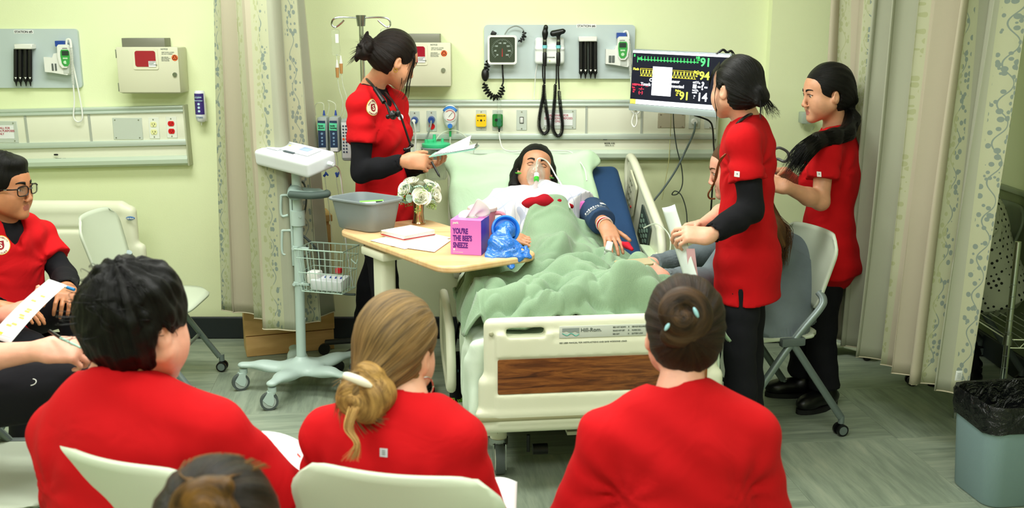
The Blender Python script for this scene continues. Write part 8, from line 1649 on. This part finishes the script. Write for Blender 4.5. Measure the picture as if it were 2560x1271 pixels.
def man_front():
    O = U(345, 826, 2.19); HF = hframe((.50, .86, -.16), (-.05, .08, 1)); sc = 1.12
    J = dict(N=U(290, 985, 2.15), SL=U(160, 1085, 2.19), SR=U(535, 1085, 2.11), HL=U(230, 1420, 2.15), HR=U(470, 1430, 2.07), KL=U(420, 1330, 2.57), KR=U(600, 1330, 2.49), AL=UZ(440, 1400, .08), AR=UZ(600, 1400, .08))
    J['AL'] = J['KL'] * A3(1, 1, 0) + A3(.0, .03, .08); J['AR'] = J['KR'] * A3(1, 1, 0) + A3(0, .03, .08)
    addf(J, 'R', J['SR'] + A3(.13, .10, -.24), J['SR'] + A3(.14, .30, -.26)); addf(J, 'L', J['SL'] + A3(.0, .06, -.29), J['SL'] + A3(.08, .28, -.28))
    b = thing('person', 'man with thick black hair in red scrubs seated in the front row, seen from behind', 'person', (J['N'][0], 2.0, 0))
    S, _ = body(b, J, O, HF, sc, SK_PINK, dict(R=dict(fwd=(.2, .9, -.1), back=(0, .1, 1), thumb=-1), L=dict(fwd=(.3, .9, -.1), back=(0, .1, 1), thumb=1)), female=False, h=.0056)
    H = hair_cap(O, HF, sc, .021, (.1, -.45, .9), seed=6.3, nape=-.085, face=(.095, .062, .11), fc=(0, .108, -.030), grooves=.0042, gf=12)
    H.at(O, HF, sc); rr = random.Random(3)
    for i in range(46):
        a = rr.uniform(0, 2 * PI); z = rr.uniform(-.45, 1); r = math.sqrt(max(0, 1 - z * z)); d = A3(math.cos(a) * r, math.sin(a) * r, z)
        if (d[1] > .55 and z < .5) or (abs(d[0]) > .55 and z < .15 and d[1] > -.45): continue
        c = A3(0, -.014, .038) + d * A3(.088, .106, .100); H.ell(c, (.013, .034, .013), .006, R=frame(d, (rr.uniform(-1, 1), .5, -1))[:, [1, 0, 2]])
    H.at((0, 0, 0)); H.disp.append(lambda p: .004 * wn(p, 42, 2) + .002 * wn(p, 90, 6)); H.obj('hair', H_BLACK, .0045, b, attr=H.flow)
    def fly(rr, i):
        a = rr.uniform(0, 2 * PI); z = rr.uniform(-.5, 1); r = math.sqrt(1 - z * z); d = A3(math.cos(a) * r, math.sin(a) * r - .2, z)
        if d[1] > .5: d[1] *= -1
        c = A3(0, -.014, .038) + d * A3(.092, .108, .104); t = nrm(A3(-d[1], d[0], -.3) * rr.choice((-1, 1)) + A3(0, -.3, -.3)); 
        return spline([O + HF @ (q * sc) for q in (c - d * .01, c + t * .015 + d * .003, c + t * .03 + d * .005 * rr.random(), c + t * .04 - d * .006)], 4)
    strands(b, fly, 130, H_BLACK, .0008, name='loose_strands', seed=8)
    T, _ = scrub(b, J, False, e=.022, sl=.8, seated=True, wscale=1.06, seed=21, arm=1.1, vneck=False, wr=1.0, neckr=.066, trap=.062)
    MB().tube([J['N'] + A3(0, 0, .022) + tframe(J)[1] @ A3(math.cos(t) * .058, math.sin(t) * .058 - .006, .0) for t in np.linspace(0, 2 * PI, 24, endpoint=False)], .008, 6, closed=True).obj('undershirt_collar', BLACKC, b, True)
    trousers(b, J, seated=True, seed=22, h=.012)
    for a in (J['AL'], J['AR']): shoe(b, a, (0, 1), SHOEB, SOLEB)

def blonde():
    O = U(990, 882, 2.24); HF = hframe((.38, .90, -.16), (.10, .05, 1)); sc = 1.02
    J = dict(N=U(1010, 1030, 2.18), SL=U(828, 1098, 2.22), SR=U(1135, 1110, 2.14), HL=U(880, 1420, 2.20), HR=U(1080, 1430, 2.14), KL=U(960, 1330, 2.60), KR=U(1130, 1340, 2.56))
    J['AL'] = J['KL'] * A3(1, 1, 0) + A3(.0, .03, .08); J['AR'] = J['KR'] * A3(1, 1, 0) + A3(0, .03, .08)
    addf(J, 'R', J['SR'] + A3(.06, .06, -.27), J['SR'] + A3(.0, .28, -.27)); addf(J, 'L', J['SL'] + A3(-.03, .06, -.27), J['SL'] + A3(-.08, .28, -.26))
    b = thing('person', 'blonde woman with low bun and white hair clip seated in front row, back turned', 'person', (J['N'][0], 2.18, 0))
    S, _ = body(b, J, O, HF, sc, SK_FAIR, dict(R=dict(fwd=(0, .9, -.1), back=(0, .1, 1), thumb=-1), L=dict(fwd=(.1, .9, -.1), back=(0, .1, 1), thumb=1)), h=.0056)
    H = hair_cap(O, HF, sc, .016, (-.30, -.72, -.62), seed=7.3, nape=-.082, grooves=.0022, gf=15); H.at(O, HF, sc); bun = A3(.004, -.118, -.070)
    H.cone((0, -.07, -.03), bun, .05, .04, .03); H.at((0, 0, 0)); H.obj('hair', H_BLOND, .0045, b, attr=H.flow)
    B = SDF(); B.at(O, HF, sc); lump(B, bun, .068, 8, 21, .42, .010); B.at((0, 0, 0)); bc = O + HF @ (bun * sc); FB = frame(HF @ nrm((-.1, -1, -.1)))
    def bf(P):
        l = (P - bc) @ FB; r = np.hypot(l[:, 0], l[:, 1]); a = np.arctan2(l[:, 1], l[:, 0]); return np.stack([r * 14 + .25 * np.sin(a), l[:, 2] * 12, a * .5], 1)
    B.disp.append(lambda p: .0022 * np.sin(bf(p)[:, 0] * 9 + 2 * wn(p, 20))); B.obj('bun', hair_mat('hair_blonde_bun', '#5E4422', '#B68F50', .5, 9), .0045, b, attr=bf)
    def w_(rr, i):
        a = rr.uniform(0, 6.28); r = .062; p0 = bun + A3(math.cos(a) * r * .8, -.02 + .02 * rr.random(), math.sin(a) * r * .8); t = A3(-math.sin(a), -.2, math.cos(a)) * rr.uniform(.03, .06) + A3(0, 0, -.02)
        return spline([O + HF @ (q * sc) for q in (p0, p0 + t * .5 + A3(0, -.006, 0), p0 + t)], 5)
    strands(b, w_, 160, H_BLOND, .0009, name='bun_wisps', seed=14)
    def w2(rr, i):
        j = A3(rr.uniform(-.012, .012), rr.uniform(-.01, .01), 0); return spline([U(885, 1020, 2.04) + j, U(872, 1070, 2.02) + j * .8, U(893, 1110, 2.0) + j * .5, U(878, 1150, 2.0) + j * rr.uniform(.3, 2)], 6)
    strands(b, w2, 60, hair_mat('hair_blonde_bun', '#8A6432', '#D6AE6C'), .0008, name='hanging_wisps', seed=15)
    mb = MB(); c0 = O + HF @ (A3(.006, -.168, -.036) * sc); mb.tube(spline([c0 + A3(-.028, 0, .012), c0 + A3(0, -.006, .004), c0 + A3(.030, 0, -.014)], 5), [.006, .008, .009, .0095, .0095, .0098, .0098, .009, .008, .006, .004], 10); mb.obj('hair_clip', mat('clip_ivory', '#E9E3D0', .35), b, True)
    T, _ = scrub(b, J, e=.018, sl=.9, seated=True, wscale=1.05, seed=24, vneck=False, arm=1.05, neckr=.051)
    mb = MB(); mb.grid(lambda u, v: ((u - .5) * .017, (v - .5) * .018, 0), 4, 4); decal(T, mb, U(947, 1163, 1.98), (1, 0, 0), (0, .1, 1), .002).obj('back_tag', mat('tag_silver', '#C4CCD2', .6), b, True)
    mb = MB(); [mb.grid(lambda u, v: (-.004 + .008 * u, z_ + .0016 * v, 0), 2, 1) for z_ in (-.004, 0, .004)]; decal(T, mb, U(947, 1163, 1.98), (1, 0, 0), (0, .1, 1), .0034).obj('tag_mark', mat('tag_grey', '#6E7470', .7), b, True)
    e = O + HF @ (A3(.080, 0, -.040) * sc); MB().tube([e + A3(0.002, math.cos(t) * .004, 0) + A3(math.cos(t) * .015, 0, math.sin(t) * .022 - .022) for t in np.linspace(0, 6.2, 18)], .0022, 6).obj('hoop_earring', mat('silver', '#D5D8D4', .2, 1), b, True)
    trousers(b, J, seated=True, seed=25, h=.012)
    for a in (J['AL'], J['AR']): shoe(b, a, (0, 1), SHOEB, SOLEB)

def brown_bun():
    O = U(1710, 840, 2.24); HF = hframe((.02, .98, -.14)); sc = 1.03
    J = dict(N=U(1700, 1010, 2.18), SL=U(1522, 1105, 2.18), SR=U(1868, 1100, 2.18), HL=U(1600, 1430, 2.18), HR=U(1790, 1430, 2.18), KL=U(1600, 1330, 2.60), KR=U(1770, 1330, 2.60))
    J['AL'] = J['KL'] * A3(1, 1, 0) + A3(.0, .03, .08); J['AR'] = J['KR'] * A3(1, 1, 0) + A3(0, .03, .08)
    addf(J, 'R', J['SR'] + A3(.06, .05, -.28), J['SR'] + A3(.0, .28, -.27)); addf(J, 'L', J['SL'] + A3(-.07, .05, -.28), J['SL'] + A3(.0, .28, -.26))
    b = thing('person', 'woman with tight brown bun and pale blue pins seated with back to us', 'person', (J['N'][0], 2.18, 0))
    S, _ = body(b, J, O, HF, sc, SK_PINK, dict(R=dict(fwd=(0, .9, -.1), back=(0, .1, 1), thumb=-1), L=dict(fwd=(.1, .9, -.1), back=(0, .1, 1), thumb=1)), h=.0056)
    H = hair_cap(O, HF, sc, .014, (-.05, -1, .12), seed=8.3, nape=-.090, grooves=.0016, gf=16, fc=(0, .098, -.028)); H.at(O, HF, sc); H.at((0, 0, 0)); H.obj('hair', hair_mat('hair_brown_back', '#0F0906', '#33200F', .5), .0045, b, attr=H.flow)
    B = SDF(); B.at(O, HF, sc); bun = A3(-.020, -.100, .062)
    for i in range(26):
        t = i / 25; a = 4.2 + t * 7.2; r = .054 - .038 * t; B.ell(bun + A3(math.cos(a) * r, -.000 - .010 * t + .25 * max(0, math.sin(a)) * r, math.sin(a) * r), (.020, .014, .020), .014)
    B.at((0, 0, 0)); bc = O + HF @ (bun * sc); FB = frame(HF @ nrm((0, -1, 0)))
    def bf(P):
        l = (P - bc) @ FB; r = np.hypot(l[:, 0], l[:, 1]); a = np.arctan2(l[:, 1], l[:, 0]); return np.stack([r * 14, l[:, 2] * 12, a * .4], 1)
    B.obj('bun', hair_mat('hair_brown_bun', '#140C07', '#4A341F', .5, 9), .004, b, attr=bf)
    for (x, z, r) in ((-.052, .040, .5), (.006, .068, -.45)):
        c = O + HF @ (A3(x, -.122, z) * sc); MB().ball(c, (.0045, .005, .013), R=rotm(0, r, 0)).obj('hair_pin', mat('pin_blue', '#9FD0DC', .3), b, True)
    T, _ = scrub(b, J, e=.020, sl=.9, seated=True, wscale=1.08, seed=27, vneck=False, arm=1.08, neckr=.052)
    trousers(b, J, seated=True, seed=28, h=.012)
    for a in (J['AL'], J['AR']): shoe(b, a, (0, 1), SHOEB, SOLEB)

def near_head():
    O = U(548, 1372, 1.40); HF = hframe((.05, 1, -.10)); sc = 1.02
    N = O + A3(0, -.04, -.17)
    J = dict(N=N, SL=N + A3(-.17, .0, -.07), SR=N + A3(.17, 0, -.07), HL=N + A3(-.09, -.02, -.55), HR=N + A3(.09, -.02, -.55))
    J['HL'][2] = J['HR'][2] = .52
    for s_ in 'LR': J['K' + s_] = J['H' + s_] + A3(0, .42, 0.02); J['A' + s_] = J['K' + s_] * A3(1, 1, 0) + A3(0, -.03, .08); J['E' + s_] = J['S' + s_] + A3(0, .06, -.27); J['W' + s_] = J['E' + s_] + A3(0, .24, .0)
    b = thing('person', 'dark-haired head with bronze top bun nearest the camera at the bottom', 'person', (N[0], N[1], 0))
    S, _ = body(b, J, O, HF, sc, SK_MED, dict(R=dict(fwd=(0, .9, -.1), back=(0, .1, 1), thumb=-1), L=dict(fwd=(0, .9, -.1), back=(0, .1, 1), thumb=1)), h=.006)
    H = hair_cap(O, HF, sc, .016, (-.1, -.75, .66), seed=9.3, grooves=.002, gf=15); H.obj('hair', hair_mat('hair_near', '#060504', '#2A1E12', .4), .005, b, attr=H.flow)
    B = SDF(); B.at(O, HF, sc); bun = A3(.026, -.100, .096)
    for i in range(18):
        t = i / 17; a = 1.2 + t * 7.2; r = .046 - .03 * t; B.ell(bun + A3(math.cos(a) * r, -.006 - .01 * t, math.sin(a) * r * .8), (.018, .018, .016), .008)
    B.at((0, 0, 0)); bc = O + HF @ (bun * sc); FB = frame(HF @ nrm((0, -1, .4)))
    def bf(P):
        l = (P - bc) @ FB; r = np.hypot(l[:, 0], l[:, 1]); a = np.arctan2(l[:, 1], l[:, 0]); return np.stack([r * 14, l[:, 2] * 12, a * .4], 1)
    B.obj('bun', hair_mat('hair_near_bun', '#241608', '#6E4C20', .4, 9), .0045, b, attr=bf)
    def w_(rr, i):
        x = rr.uniform(-.06, .07); return spline([O + HF @ (A3(x, .03, .134 - x * x * 4) * sc), O + HF @ (A3(x * .6, -.05, .128) * sc), O + HF @ ((bun + A3(x * .2, .0, .03)) * sc)], 5)
    strands(b, w_, 120, hair_mat('hair_near_bun', '#3A2610', '#8A6230'), .0008, name='loose_strands', seed=44)
    scrub(b, J, e=.02, sl=.9, seated=True, wscale=1.02, seed=33, vneck=False, h=.01); trousers(b, J, seated=True, seed=34, h=.014)
    for a in (J['AL'], J['AR']): shoe(b, a, (0, 1), SHOEB, SOLEB)

def polka():
    q = NT('polka_cloth'); vo = q.n('ShaderNodeTexVoronoi', i_Scale=1.0, i_Randomness=.15); co = q.co('Object', (38, 38, 38), (.5, .4, .3)); q.l(co, vo.inputs['Vector'])
    q.l(q.ramp(vo.outputs['Distance'], [(.26, '#0B0C0C'), (.30, '#B9BDA9')]), q.b.inputs['Base Color']); q.b.inputs['Roughness'].default_value = .8
    Y = 4.95
    J = dict(N=U(2420, 480, Y), SL=U(2432, 530, Y - .15), SR=U(2440, 525, Y + .15), HL=U(2478, 715, Y - .08), HR=U(2480, 712, Y + .1), KL=U(2300, 715, Y - .1), KR=U(2330, 712, Y + .1), AL=U(2420, 860, Y - .1), AR=U(2420, 850, Y + .1))
    J['AL'][2] = J['AR'][2] = .08
    addf(J, 'L', U(2400, 640, Y - .2), U(2320, 660, Y - .1)); addf(J, 'R', U(2400, 640, Y + .2), U(2320, 660, Y + .1))
    O = J['N'] + A3(-.08, 0, .15); HF = hframe((-1, 0, -.3))
    b = thing('person', 'seated person in a black and white polka-dot blouse and black trousers behind the right curtain', 'person', (J['HL'][0], Y, 0))
    body(b, J, O, HF, 1.0, SK_FAIR, {}, h=.007); hair_cap(O, HF, 1.0, .014, (0, -.5, -1)).obj('hair', H_DKBR, .008, b)
    scrub(b, J, e=.03, seated=True, sl=.95, mt=q.m, name='blouse', seed=41, wscale=1.1, vneck=False, h=.008); trousers(b, J, seated=True, seed=42, h=.012, wide=1.1)
    for a in (J['AL'], J['AR']): shoe(b, a, (-1, 0), SHOEB, SOLEB)
for fn in (nurse_one, nurse_two, nurse_three, visitor, man_glasses, left_writer, man_front, blonde, brown_bun, near_head, polka): fn()
